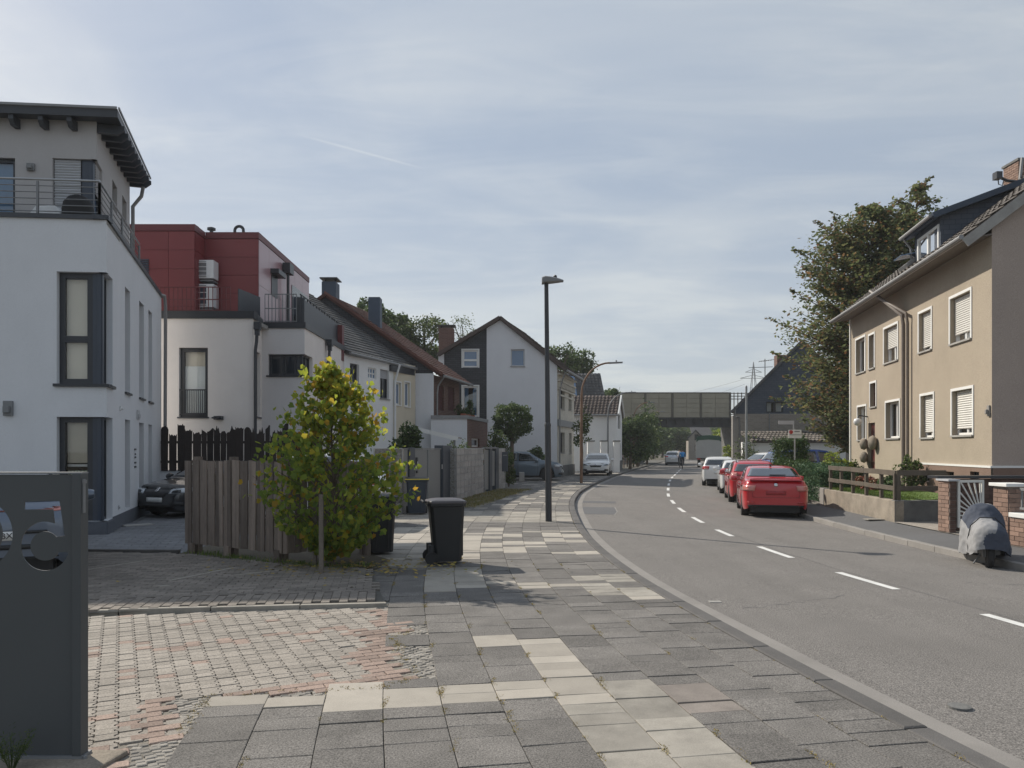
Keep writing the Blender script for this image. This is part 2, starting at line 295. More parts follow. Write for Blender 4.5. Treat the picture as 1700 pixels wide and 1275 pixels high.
brick_mat('slate_cladding', (0.045, 0.048, 0.055), (0.062, 0.064, 0.072), (0.018, 0.018, 0.02), 0.3, 0.12, 'x')
brick_mat('slate_cladding_blue', (0.075, 0.088, 0.112), (0.09, 0.105, 0.132), (0.05, 0.06, 0.08), 0.3, 0.14, 'x')
brick_mat('brickwork_tan', (0.24, 0.21, 0.18), (0.29, 0.255, 0.215), (0.33, 0.31, 0.28), 0.26, 0.09, 'x')
M = MATS
HAZE = 0.0006

# ------------------------------------------------------------------ geometry helpers
def P(px, py, Y): return V(((px-CX)/F*Y, Y, EYE+(HY-py)/F*Y))
def G(px, py, z=0.0):
    Y = (EYE-z)*F/(py-HY); return V(((px-CX)/F*Y, Y, z))
class MB:
    def __init__(s): s.v = []; s.f = []; s.m = []; s.mi = 0
    def add(s, vs, fs):
        b = len(s.v); s.v += [tuple(x) for x in vs]; s.f += [tuple(b+i for i in f) for f in fs]; s.m += [s.mi]*len(fs); return s
    def poly(s, *p): return s.add(p, [tuple(range(len(p)))])
    def hexa(s, p): # 8 pts: bottom 4 ccw, top 4 ccw
        return s.add(p, [(3, 2, 1, 0), (4, 5, 6, 7), (0, 1, 5, 4), (1, 2, 6, 5), (2, 3, 7, 6), (3, 0, 4, 7)])
    def box(s, x0, x1, y0, y1, z0, z1):
        return s.hexa([(x0, y0, z0), (x1, y0, z0), (x1, y1, z0), (x0, y1, z0), (x0, y0, z1), (x1, y0, z1), (x1, y1, z1), (x0, y1, z1)])
    def obox(s, c, ax, ay, az):
        c, ax, ay, az = V(c), V(ax), V(ay), V(az)
        return s.hexa([c-ax-ay-az, c+ax-ay-az, c+ax+ay-az, c-ax+ay-az, c-ax-ay+az, c+ax-ay+az, c+ax+ay+az, c-ax+ay+az])
    def beam(s, a, b, w, h, up=(0, 0, 1)):
        a, b = V(a), V(b); d = (b-a); up = V(up)
        x = d.cross(up)
        if x.length < 1e-6: x = d.cross(V((1, 0, 0)))
        x.normalize(); u = x.cross(d).normalized()
        return s.obox((a+b)/2, x*(w/2), d/2, u*(h/2))
    def tube(s, pts, r, n=8, cap=True):
        pts = [V(p) for p in pts]; k = len(pts); rr = r if isinstance(r, (list, tuple)) else [r]*k
        vs = []; prev = None
        for i, p in enumerate(pts):
            d = (pts[min(i+1, k-1)]-pts[max(i-1, 0)]).normalized()
            if prev is None:
                x = d.cross(V((0, 0, 1)) if abs(d.z) < 0.9 else V((0, 1, 0))).normalized()
            else: x = (prev-d*prev.dot(d)).normalized()
            y = d.cross(x); prev = x
            for j in range(n):
                a = 2*math.pi*j/n; vs.append(p+x*(rr[i]*math.cos(a))+y*(rr[i]*math.sin(a)))
        fs = [(i*n+j, i*n+(j+1) % n, (i+1)*n+(j+1) % n, (i+1)*n+j) for i in range(k-1) for j in range(n)]
        if cap: fs += [tuple(range(n-1, -1, -1)), tuple((k-1)*n+j for j in range(n))]
        return s.add(vs, fs)
    def prism(s, pts, vec):
        pts = [V(p) for p in pts]; vec = V(vec); n = len(pts)
        vs = pts+[p+vec for p in pts]
        return s.add(vs, [tuple(range(n-1, -1, -1)), tuple(range(n, 2*n))]+[(i, (i+1) % n, n+(i+1) % n, n+i) for i in range(n)])
    def lathe(s, prof, c, ax=(0, 0, 1), n=20): # prof: (r, h)
        c = V(c); ax = V(ax).normalized(); x = ax.cross(V((0, 0, 1)) if abs(ax.z) < 0.9 else V((1, 0, 0))).normalized(); y = ax.cross(x)
        vs = [c+ax*h+(x*math.cos(2*math.pi*j/n)+y*math.sin(2*math.pi*j/n))*r for r, h in prof for j in range(n)]
        k = len(prof)
        fs = [(i*n+j, i*n+(j+1) % n, (i+1)*n+(j+1) % n, (i+1)*n+j) for i in range(k-1) for j in range(n)]
        fs += [tuple(range(n-1, -1, -1)), tuple((k-1)*n+j for j in range(n))]
        return s.add(vs, fs)
    def grid(s, rows):
        n = len(rows[0]); vs = [p for r in rows for p in r]
        return s.add(vs, [(i*n+j, i*n+j+1, (i+1)*n+j+1, (i+1)*n+j) for i in range(len(rows)-1) for j in range(n-1)])
ORG = {}
def link(o): COL.objects.link(o); return o
def thing(name, label, cat, loc=(0, 0, 0), group=None, local=False, rz=0.0):
    o = link(bpy.data.objects.new(name, None)); o.location = loc; o.rotation_euler = (0, 0, rz); o.empty_display_size = 0.2
    o['label'] = label; o['category'] = cat
    if group: o['group'] = group
    ORG[o.name] = V((0, 0, 0)) if local else V(loc)
    return o
def tag(o, label=None, cat=None, group=None, kind=None):
    for k, v in (('label', label), ('category', cat), ('group', group), ('kind', kind)):
        if v: o[k] = v
    return o
def obj(name, mb, m, parent=None, loc=None, smooth=False, bevel=0.0, kind=None, label=None, fix=True):
    """link one mesh object; vertices are in world metres and are moved into the parent's (or own) base frame"""
    org = ORG.get(parent.name, V((0, 0, 0))) if parent else (V(loc) if loc is not None else V((0, 0, 0)))
    me = bpy.data.meshes.new(name)
    if isinstance(mb, MB):
        vs = mb.v if org.length == 0 else [(x-org.x, y-org.y, z-org.z) for x, y, z in mb.v]
        me.from_pydata(vs, [], mb.f)
        ms = m if isinstance(m, (list, tuple)) else [m]
        for x in ms: me.materials.append(M[x])
        if len(ms) > 1: me.polygons.foreach_set('material_index', mb.m)
        if fix:
            bm = bmesh.new(); bm.from_mesh(me); bmesh.ops.recalc_face_normals(bm, faces=bm.faces); bm.to_mesh(me); bm.free()
    o = link(bpy.data.objects.new(name, me))
    if parent: o.parent = parent; ORG[o.name] = org
    else: o.location = org; ORG[o.name] = org
    if smooth:
        me.polygons.foreach_set('use_smooth', [True]*len(me.polygons))
        if smooth == 'angle': 
            try: me.set_sharp_from_angle(angle=R(40))
            except Exception: pass
    if bevel:
        b = o.modifiers.new('bevel', 'BEVEL'); b.width = bevel; b.segments = 2; b.limit_method = 'ANGLE'
    if kind: o['kind'] = kind
    if label: o['label'] = label
    return o
def copy_tree(o, parent=None):
    c = o.copy(); link(c); c.parent = parent
    ORG[c.name] = ORG.get(o.name, V((0, 0, 0)))
    for ch in list(o.children): copy_tree(ch, c)
    return c
def inst(o, parent=None):
    c = o.copy(); link(c)
    if parent: c.parent = parent
    return c
def loft_mesh(vs, fs, name, m, parent=None, loc=None, kind=None, smooth=False):
    """big mesh from numpy arrays; fs is (n, k)"""
    org = ORG.get(parent.name, V((0, 0, 0))) if parent else (V(loc) if loc is not None else V((0, 0, 0)))
    me = bpy.data.meshes.new(name); vs = np.asarray(vs, np.float32)-np.array(org, np.float32); fs = np.asarray(fs, np.int32)
    me.vertices.add(len(vs)); me.vertices.foreach_set('co', vs.ravel())
    k = fs.shape[1]; me.loops.add(fs.size); me.loops.foreach_set('vertex_index', fs.ravel())
    me.polygons.add(len(fs)); me.polygons.foreach_set('loop_start', np.arange(0, fs.size, k, dtype=np.int32))
    me.update(calc_edges=True)
    for x in (m if isinstance(m, (list, tuple)) else [m]): me.materials.append(M[x])
    o = link(bpy.data.objects.new(name, me))
    if parent: o.parent = parent
    else: o.location = org
    ORG[o.name] = org
    if kind: o['kind'] = kind
    if smooth: me.polygons.foreach_set('use_smooth', [True]*len(me.polygons))
    return o
class Fac:
    """a vertical facade seen from outside: a is its left end, b its right end in plan"""
    def __init__(s, a, b):
        s.a = V((a[0], a[1])); s.d = (V((b[0], b[1]))-s.a); s.L = s.d.length; s.d.normalize(); s.n = V((s.d.y, -s.d.x))
    def t(s, px):
        k = (px-CX)/F; return (k*s.a.y-s.a.x)/(s.d.x-k*s.d.y)
    def z(s, px, py): return EYE+(HY-py)/F*(s.a.y+s.t(px)*s.d.y)
    def p(s, t, o, z): q = s.a+s.d*t+s.n*o; return V((q.x, q.y, z))
    def box(s, mb, t0, t1, o0, o1, z0, z1):
        return mb.hexa([s.p(t0, o1, z0), s.p(t1, o1, z0), s.p(t1, o0, z0), s.p(t0, o0, z0), s.p(t0, o1, z1), s.p(t1, o1, z1), s.p(t1, o0, z1), s.p(t0, o0, z1)])
    def wall(s, mb, t0, t1, z0, z1, ops=(), rev=0.16, o=0.0, clips=()):
        """wall face with real openings (t0, t1, z0, z1) and reveals; clips are ((t, z), (t, z)) lines, the part above them is cut away"""
        ts = sorted({t0, t1, *[x for q in ops for x in q[:2]]}); zs = sorted({z0, z1, *[x for q in ops for x in q[2:4]]})
        ts = [t for t in ts if t0-1e-6 <= t <= t1+1e-6]; zs = [z for z in zs if z0-1e-6 <= z <= z1+1e-6]
        b = MB()
        for i in range(len(ts)-1):
            for j in range(len(zs)-1):
                ct, cz = (ts[i]+ts[i+1])/2, (zs[j]+zs[j+1])/2
                if any(q[0] < ct < q[1] and q[2] < cz < q[3] for q in ops): continue
                b.poly((ts[i], 0, zs[j]), (ts[i+1], 0, zs[j]), (ts[i+1], 0, zs[j+1]), (ts[i], 0, zs[j+1]))
        if clips:
            me = bpy.data.meshes.new('x'); me.from_pydata(b.v, [], b.f); bm = bmesh.new(); bm.from_mesh(me); bpy.data.meshes.remove(me)
            bmesh.ops.remove_doubles(bm, verts=bm.verts, dist=1e-5)
            for (ta, za), (tb, zb) in clips:
                nrm = V((-(zb-za), 0, tb-ta)).normalized()
                if nrm.z < 0: nrm = -nrm
                bmesh.ops.bisect_plane(bm, geom=bm.verts[:]+bm.edges[:]+bm.faces[:], plane_co=(ta, 0, za), plane_no=nrm, clear_outer=True)
            bm.verts.ensure_lookup_table(); bm.verts.index_update()
            b = MB(); b.add([v.co for v in bm.verts], [[v.index for v in f.verts] for f in bm.faces]); bm.free()
        mb.add([s.p(x, o, z) for x, _, z in b.v], b.f)
        for q in ops:
            a, c, e, g = q[:4]
            if len(q) > 4 and q[4] == 0: continue
            r = q[4] if len(q) > 4 else rev
            for A, B in (((a, e), (c, e)), ((c, e), (c, g)), ((c, g), (a, g)), ((a, g), (a, e))):
                mb.poly(s.p(A[0], o, A[1]), s.p(B[0], o, B[1]), s.p(B[0], o-r, B[1]), s.p(A[0], o-r, A[1]))
        return mb
    def rect(s, px0, px1, py_top, py_bot, ref=None):
        """opening from photo pixels: sides px0..px1, top and bottom rows read at px `ref` (default the middle)"""
        r = (px0+px1)/2 if ref is None else ref
        t0, t1 = s.t(px0), s.t(px1)
        return (min(t0, t1), max(t0, t1), s.z(r, py_bot), s.z(r, py_top))
def window(f, par, q, rev=0.14, fm='white_paint', fw=0.06, mull=(), trans=(), pane='glass', back='interior', blind=None, blind_rng=(0, 1), sill=None, shutter=0.0, sm='slat_white', trim=None, box=None, base=0.0, name='window', label=None, curtain=None):
    """one window: frame (part) with pane, sill, shutter and trim as sub-parts; set back in its opening q"""
    t0, t1, z0, z1 = q[:4]; o1 = base-rev; o0 = o1-0.07
    mb = MB()
    f.box(mb, t0, t0+fw, o0, o1, z0, z1); f.box(mb, t1-fw, t1, o0, o1, z0, z1)
    f.box(mb, t0+fw, t1-fw, o0, o1-0.002, z0, z0+fw); f.box(mb, t0+fw, t1-fw, o0, o1-0.002, z1-fw, z1)
    for u in mull: x = t0+(t1-t0)*u; f.box(mb, x-fw*0.6, x+fw*0.6, o0, o1-0.004, z0+fw, z1-fw)
    for u in trans: z = z0+(z1-z0)*u; f.box(mb, t0+fw, t1-fw, o0, o1-0.006, z-fw*0.6, z+fw*0.6)
    w = obj(name, mb, fm, par, label=label)
    g = MB(); g.poly(f.p(t0+fw*.5, o0+0.03, z0+fw*.5), f.p(t1-fw*.5, o0+0.03, z0+fw*.5), f.p(t1-fw*.5, o0+0.03, z1-fw*.5), f.p(t0+fw*.5, o0+0.03, z1-fw*.5))
    obj('pane', g, pane, w)
    if pane.startswith('glass') and back:
        b = MB(); D = 0.9
        b.poly(f.p(t0, o0-D, z0), f.p(t1, o0-D, z0), f.p(t1, o0-D, z1), f.p(t0, o0-D, z1))
        for A, B in (((t0, z0), (t1, z0)), ((t1, z0), (t1, z1)), ((t1, z1), (t0, z1)), ((t0, z1), (t0, z0))):
            b.poly(f.p(A[0], o0, A[1]), f.p(B[0], o0, B[1]), f.p(B[0], o0-D, B[1]), f.p(A[0], o0-D, A[1]))
        obj('room', b, back, w)
    if blind:
        b = MB(); f.box(b, t0+fw*.7, t1-fw*.7, o0-0.06, o0-0.045, z0+(z1-z0)*blind_rng[0], z0+(z1-z0)*blind_rng[1]); obj('blind', b, blind, w)
    if curtain:
        b = MB(); n = max(4, int((t1-t0)/0.07))
        for a, c in ((0.04, 0.36), (0.64, 0.96)):
            rows = []
            for zz in (z0+0.03, z1-0.05):
                rows.append([f.p(t0+(t1-t0)*(a+(c-a)*i/n), o0-0.10+0.03*math.sin(i*2.2), zz) for i in range(n+1)])
            b.grid(rows)
        obj('curtain', b, curtain, w, fix=False)
    if shutter:
        b = MB(); zt = z1-0.01; zb = z1-(z1-z0)*shutter; k = max(3, int((zt-zb)/0.055)); h = (zt-zb)/k
        for i in range(k):
            z = zb+h*i
            b.add([f.p(t0+0.02, o1+0.02, z), f.p(t1-0.02, o1+0.02, z), f.p(t1-0.02, o1+0.038, z+h*.45), f.p(t0+0.02, o1+0.038, z+h*.45), f.p(t1-0.02, o1+0.02, z+h*.92), f.p(t0+0.02, o1+0.02, z+h*.92)], [(0, 1, 2, 3), (3, 2, 4, 5)])
            b.poly(f.p(t0+0.02, o1+0.02, z+h*.92), f.p(t1-0.02, o1+0.02, z+h*.92), f.p(t1-0.02, o1+0.012, z+h), f.p(t0+0.02, o1+0.012, z+h))
        obj('roller_shutter', b, sm, w, fix=False)
    if sill:
        b = MB(); f.box(b, t0-0.04, t1+0.04, o1+0.003, base+0.05, z0-0.05, z0-0.002); obj('sill', b, sill, w)
    if trim:
        b = MB(); e = 0.07
        f.box(b, t0-e, t0, base+0.003, base+0.022, z0-0.02, z1+e); f.box(b, t1, t1+e, base+0.003, base+0.022, z0-0.02, z1+e); f.box(b, t0, t1, base+0.003, base+0.024, z1, z1+e)
        obj('trim', b, trim, w)
    return w
def tiles(parent, eL, eR, rR, rL, nu, nv, m, th=0.035, name='tiles', wave=0.0):
    """overlapping roof tiles on the quad eaves-left, eaves-right, ridge-right, ridge-left, joined as one stuff part"""
    eL, eR, rR, rL = map(V, (eL, eR, rR, rL)); nrm = (eR-eL).cross(rL-eL).normalized()
    if nrm.z < 0: nrm = -nrm
    vs = []; fs = []
    for j in range(nv):
        for i in range(nu):
            u0, u1 = i/nu, (i+0.965)/nu; w0, w1 = j/nv, min(1.0, (j+1.12)/nv)
            def q(u, w): return eL*(1-u)*(1-w)+eR*u*(1-w)+rR*u*w+rL*(1-u)*w
            jt = random.uniform(-0.004, 0.006); b = len(vs)
            a, c, d, e = q(u0, w0), q(u1, w0), q(u1, w1), q(u0, w1); um = (a+c)/2; dm = (d+e)/2
            lo = nrm*(th+jt); hi = nrm*0.006; cw = nrm*wave
            vs += [a+lo, um+lo+cw, c+lo, d+hi, dm+hi+cw, e+hi, a, c]
            fs += [(b, b+1, b+4, b+5), (b+1, b+2, b+3, b+4), (b+6, b+7, b+2, b+1), (b+6, b+1, b, b)] if False else [(b, b+1, b+4, b+5), (b+1, b+2, b+3, b+4), (b+6, b+7, b+2, b)]
    mb = MB(); mb.add(vs, fs)
    return obj(name, mb, m, parent, kind='stuff', fix=False)
def slab(mb, pts, th):
    """roof plate: quad pts lowered by th"""
    pts = [V(p) for p in pts]; n = (pts[1]-pts[0]).cross(pts[2]-pts[0]).normalized()
    if n.z < 0: n = -n
    return mb.prism(pts, -n*th)
# ================================================================== GROUND, ROAD, PAVEMENTS
def curve(pts, sm=9):
    y = np.arange(-14, 420, 0.25); a = np.array(pts, float); x = np.interp(y, a[:, 0], a[:, 1])
    k = np.ones(sm*2+1)/(sm*2+1); xp = np.pad(x, sm, mode='edge')
    # linear extension at both ends keeps the slope
    xp[:sm] = x[0]-(x[1]-x[0])*np.arange(sm, 0, -1); xp[-sm:] = x[-1]+(x[-1]-x[-2])*np.arange(1, sm+1)
    x = np.convolve(xp, k, 'valid'); return lambda q: float(np.interp(q, y, x))
LE = curve([(-14, 5.4), (3, 3.12), (4.5, 2.79), (6.73, 2.42), (9.95, 1.95), (12, 1.80), (14.5, 1.70), (17.7, 1.73), (22.7, 1.97), (26.5, 2.28), (31.8, 2.95), (39, 4.3), (50, 6.7), (63, 9.9), (95, 18), (150, 32), (420, 101)], 6)
CE = curve([(-14, 8.2), (4, 5.7), (8, 5.24), (10, 5.0), (11.5, 4.83), (13, 4.74), (14.65, 4.69), (16.5, 4.71), (18, 4.77), (20, 4.9), (21.7, 5.05), (23.2, 5.2), (25.4, 5.45), (27, 5.7), (31, 6.3), (36, 7.3), (41, 8.35), (46, 9.45), (50, 10.4), (58, 12.4), (64.5, 14.0), (95, 21.6), (150, 35.5), (420, 103.5)], 6)
RE = curve([(-14, 11), (4, 8.35), (8, 7.9), (12.8, 7.65), (16.3, 7.74), (18.2, 7.86), (20.8, 8.1), (25, 8.6), (31, 9.6), (40, 11.6), (50, 14.0), (64, 17.5), (95, 25.3), (150, 39), (420, 107)], 6)
ZR = -0.11
def zroad(x, y):
    """road surface: falls towards its right edge, with a shallow dip past the bend"""
    zl = np.interp(y, [0, 8, 18, 60], [-.05, -.06, -.11, -.11]); zr_ = np.interp(y, [0, 8, 14, 20, 27, 33, 40, 50, 60], [-.05, -.07, -.13, -.19, -.25, -.26, -.20, -.13, -.11])
    a, b = LE(y), RE(y); return float(zl+(zr_-zl)*(x-a)/(b-a))
YS = [*np.arange(-12, 40, 0.5), *np.arange(40, 100, 2.0), *np.arange(100, 221, 10)]
def strip(name, fl, fr, z, m, ys=YS, kind='structure', parent=None, th=0.0):
    mb = MB(); mb.grid([[(fl(y), y, z), ((fl(y)+fr(y))/2, y, z), (fr(y), y, z)] for y in ys])
    o = obj(name, mb, m, parent, kind=kind)
    return o
g = MB(); g.poly((-3000, -400, -0.26), (3000, -400, -0.26), (3000, 5000, -0.26), (-3000, 5000, -0.26)); obj('ground', g, 'soil', kind='structure')
mb = MB(); mb.grid([[(x, y, zroad(x, y)) for x in np.linspace(LE(y)-.2, RE(y)+.1, 5)] for y in YS]); road = obj('road', mb, 'asphalt', kind='structure')
GUT = MB(); GUT.grid([[(LE(y)-0.12, y, zroad(LE(y)-.12, y)+0.010), (LE(y)+0.13, y, zroad(LE(y)+.13, y)+0.005)] for y in YS if y < 100]); obj('gutter', GUT, 'gutter', road, kind='structure')
# road markings: short dashes along the centre
def arc(fn, y0, y1):
    ys = np.arange(y0, y1, 0.05); xs = np.array([fn(y) for y in ys]); s = np.concatenate([[0], np.cumsum(np.hypot(np.diff(xs), np.diff(ys)))]); return ys, xs, s
cy, cx_, cs = arc(CE, 4, 90)
def dash(y0, y1):
    mb = MB(); n = 5; rows = []
    for i in range(n+1):
        y = y0+(y1-y0)*i/n; dx = (CE(y+.2)-CE(y-.2))/.4; nx, ny = 1/math.hypot(1, dx), -dx/math.hypot(1, dx)
        rows.append([(x_, y_, zroad(x_, y_)+.004) for x_, y_ in ((CE(y)-nx*.06, y-ny*.06), (CE(y)+nx*.06, y+ny*.06))])
    mb.grid(rows); o = obj('lane_dash', mb, 'road_paint', road)
for a, b in ((6.6, 8.45), (10.0, 11.45), (13.05, 14.65), (16.5, 17.95), (19.7, 21.4), (23.2, 25.0), (27.0, 28.9), (31.1, 33.2), (35.4, 37.6), (39.8, 42.1), (44.5, 46.8), (49, 51.4), (53.5, 56), (58, 60.6), (63, 65.6), (68, 70.6)): dash(a, b)
def patch_(pts, m, z, name):
    mb = MB(); q_ = [G(a, b, -.13) for a, b in pts]; mb.poly(*[(q.x, q.y, zroad(q.x, q.y)+z-ZR) for q in q_]); return obj(name, mb, m, road)
patch_([(957, 854.5), (1020, 854.5), (1024, 850), (1020, 842.5), (959, 842.5)], 'asphalt_patch', ZR+0.004, 'asphalt_patch')
patch_([(964, 835.5), (1022, 835.5), (1022, 832.3), (966, 832.3)], 'asphalt_patch', ZR+0.004, 'asphalt_patch')
patch_([(1021, 855.5), (1025.5, 850), (1021.5, 842), (1020, 842.5), (1024, 850), (1019.5, 855)], 'gutter', ZR+0.006, 'patch_edge')
mb = MB(); c = G(1593, 1176, -.06); c.z = zroad(c.x, c.y)+.004; mb.lathe([(0.075, -.02), (0.075, 0.012), (0.055, 0.014), (0.0, 0.012)], c, n=16); obj('valve_cover', mb, 'concrete_dark', road, smooth=False)
mb = MB(); c = G(1187, 1000, -.07); c.z = zroad(c.x, c.y); mb.box(c.x-.07, c.x+.07, c.y-.05, c.y+.05, c.z-.02, c.z+.008); obj('valve_cover', mb, 'concrete', road)
for pts in ([(1450, 928), (1480, 929), (1510, 931)],):
    pass
def seam(fn, y0, y1, w, name='tar_seam', m='asphalt_patch', wob=.02):
    rows = []; 
    for y in np.arange(y0, y1, .35):
        x = fn(y)+random.gauss(0, wob); ww = w*random.uniform(.5, 1.2); rows.append([(x-ww, y, zroad(x-ww, y)+.003), (x+ww, y, zroad(x+ww, y)+.003)])
    mb = MB(); mb.grid(rows); obj(name, mb, m, road)
seam(lambda y: CE(y)+.16, 5, 60, .005)
for x0, y0, x1, y1 in ((5.2, 6.2, 7.4, 7.0), (2.6, 8.7, 4.1, 9.5), (6.2, 10.6, 7.5, 10.2), (3.4, 20.5, 5.0, 21.0)):
    rows = []
    for i in range(22):
        u = i/21; x, y = x0+(x1-x0)*u+random.gauss(0, .03), y0+(y1-y0)*u+random.gauss(0, .05); w = .006*random.uniform(.4, 1.2); rows.append([(x, y-w, zroad(x, y)+.003), (x, y+w, zroad(x, y)+.003)])
    mb = MB(); mb.grid(rows); obj('crack', mb, 'asphalt_patch', road)
# -------- left pavement and yards: one bedding sheet, pieces on top
pave = obj('pavement', MB().grid([[(-60, y, -0.035), (-20, y, -0.035), (-6, y, -0.035), (LE(y)-0.13, y, -0.035)] for y in YS if y < 130]), 'joint', kind='structure')
ly, lx, ls = arc(LE, -8, 100)
def at_sd(s, d):
    y = float(np.interp(s, ls, ly)); x = LE(y); dx = (LE(y+.3)-LE(y-.3))/.6; h = math.hypot(1, dx)
    return V((x-d/h, y+d*dx/h)), math.atan2(-dx, 1)          # offset to the left; rotation about z
def curvature(s):
    a = at_sd(s-1, 0)[1]; b = at_sd(s+1, 0)[1]; return (a-b)/2
def block_mesh(name, w, l, h, ch, m):
    mb = MB(); w2, l2 = w/2, l/2
    o = [(-w2, -l2), (w2, -l2), (w2, l2), (-w2, l2)]; i = [(x-math.copysign(ch, x), y-math.copysign(ch, y)) for x, y in o]
    mb.add([(x, y, -h) for x, y in o]+[(x, y, -ch*.7) for x, y in o]+[(x, y, 0) for x, y in i], [(8, 9, 10, 11)]+[(4+a, 4+(a+1) % 4, 8+(a+1) % 4, 8+a) for a in range(4)]+[(a, (a+1) % 4, 4+(a+1) % 4, 4+a) for a in range(4)])
    me = bpy.data.meshes.new(name); me.from_pydata(mb.v, [], mb.f); me.materials.append(M[m]); return me
def outline_mesh(name, pts, h, ch, m):
    n = len(pts); c = (sum(p[0] for p in pts)/n, sum(p[1] for p in pts)/n); k = 1-ch/0.07
    vs = [(x, y, -h) for x, y in pts]+[(x, y, -ch*.6) for x, y in pts]+[(c[0]+(x-c[0])*k, c[1]+(y-c[1])*k, 0) for x, y in pts]
    fs = [tuple(range(2*n, 3*n))]+[(a, (a+1) % n, n+(a+1) % n, n+a) for a in range(n)]+[(n+a, n+(a+1) % n, 2*n+(a+1) % n, 2*n+a) for a in range(n)]
    me = bpy.data.meshes.new(name); me.from_pydata(vs, [], fs); me.materials.append(M[m]); return me
def place_pieces(name, items, parent, nmax, stuff_name):
    """items: (mesh, x, y, z, rz, tilt_x, tilt_y, sx, sy); the nmax largest in view are parts, the rest one stuff part"""
    items = sorted(items, key=lambda q: q[2]*q[2]+q[1]*q[1])
    for q in items[:nmax]:
        o = link(bpy.data.objects.new(name, q[0])); o.parent = parent; o.location = (q[1], q[2], q[3]); o.rotation_euler = (q[5], q[6], q[4]); o.scale = (q[7], q[8], 1)
    rest = items[nmax:]
    if rest:
        ms = []; vs = []; fs = []; mi = []; b = 0; cache = {}
        for q in rest:
            me = q[0]
            if me.name not in cache: cache[me.name] = (np.array([v.co for v in me.vertices]), [tuple(p.vertices) for p in me.polygons])
            co, pf = cache[me.name]; mn = me.materials[0].name
            if mn not in ms: ms.append(mn)
            mt = Matrix.Translation(q[1:4]) @ (Matrix.Rotation(q[4], 4, 'Z') @ Matrix.Rotation(q[6], 4, 'Y') @ Matrix.Rotation(q[5], 4, 'X')) @ Matrix.Diagonal((q[7], q[8], 1, 1))
            A = np.array(mt); vs.append(co @ A[:3, :3].T+A[:3, 3]); fs += [tuple(b+i for i in p) for p in pf]; mi += [ms.index(mn)]*len(pf); b += len(co)
        mb = MB(); mb.v = [tuple(x) for x in np.concatenate(vs)]; mb.f = fs; mb.m = mi
        obj(stuff_name, mb, ms, parent, kind='stuff', fix=False)
def inpoly(x, y, poly):
    c = False; n = len(poly); j = n-1
    for i in range(n):
        xi, yi = poly[i]; xj, yj = poly[j]
        if (yi > y) != (yj > y) and x < (xj-xi)*(y-yi)/(yj-yi)+xi: c = not c
        j = i
    return c
def polydist(x, y, poly):
    d = 9e9; n = len(poly)
    for i in range(n):
        a = V(poly[i]); b = V(poly[(i+1) % n]); ab = b-a; p = V((x, y)); t = max(0, min(1, (p-a).dot(ab)/max(1e-9, ab.length_squared))); d = min(d, (a+ab*t-p).length)
    return d
def pxy(pts): return [tuple(G(a, b).xy) for a, b in pts]
Q1 = pxy([(20, 1026), (640, 1008), (683, 1045), (652, 1060), (664, 1075), (690, 1125), (640, 1140), (350, 1152), (300, 1216), (290, 1226), (262, 1275), (250, 1340), (20, 1340)])
REDS = [pxy(p) for p in ([(612, 1013), (645, 1008), (684, 1045), (640, 1049)], [(588, 1045), (650, 1046), (655, 1060), (662, 1075), (628, 1073)], [(572, 1074), (635, 1072), (692, 1125), (640, 1140), (610, 1122)], [(395, 1146), (525, 1130), (620, 1127), (692, 1124), (640, 1142), (350, 1153)], [(226, 1160), (277, 1157), (298, 1216), (240, 1226)], [(150, 1232), (240, 1225), (300, 1214), (296, 1224), (214, 1233), (216, 1300), (150, 1300)])]
MOSAIC = [pxy(p) for p in ([(278, 1158), (352, 1151), (300, 1217)], [(215, 1232), (292, 1224), (262, 1275), (250, 1340), (216, 1340)], [(640, 1068), (662, 1074), (692, 1120), (684, 1124)])]
Q2 = [(-9, 7.72), (-4.5, 8.12), (-1.43, 8.68), (-2.05, 11.1), (-3.2, 11.45), (-5.45, 12.65), (-8.2, 12.95), (-9, 12.9)]
def left_limit(y):
    return float(np.interp(y, [2, 4.22, 4.75, 5.49, 5.66, 5.88, 6.9, 7.05, 7.45, 8.5,  8.62, 11.1, 11.6, 12.4, 15, 15.1, 20.4, 20.5, 34, 34.2, 48, 48.3, 62, 62.2, 70], [-1.9, -1.94, -2.04, -2.15, -0.93, -0.737, -1.02, -1.10, -0.974, -1.40, -1.42, -2.05, -2.05, -2.5, -2.6, -4.5, -4.5, -2.75, -0.35, -3.5, -2.4, 2.9, 5.0, 8.6, 10.5]))
SL = {}
for m_ in ('slab', 'slab_pale', 'slab_worn', 'slab_rose'):
    for l_ in (0.4, 0.2): SL[m_, l_] = block_mesh('paving_slab', 0.3945, l_-0.0055, 0.05, 0.0035, m_)
items = []
r2 = random.Random(11)
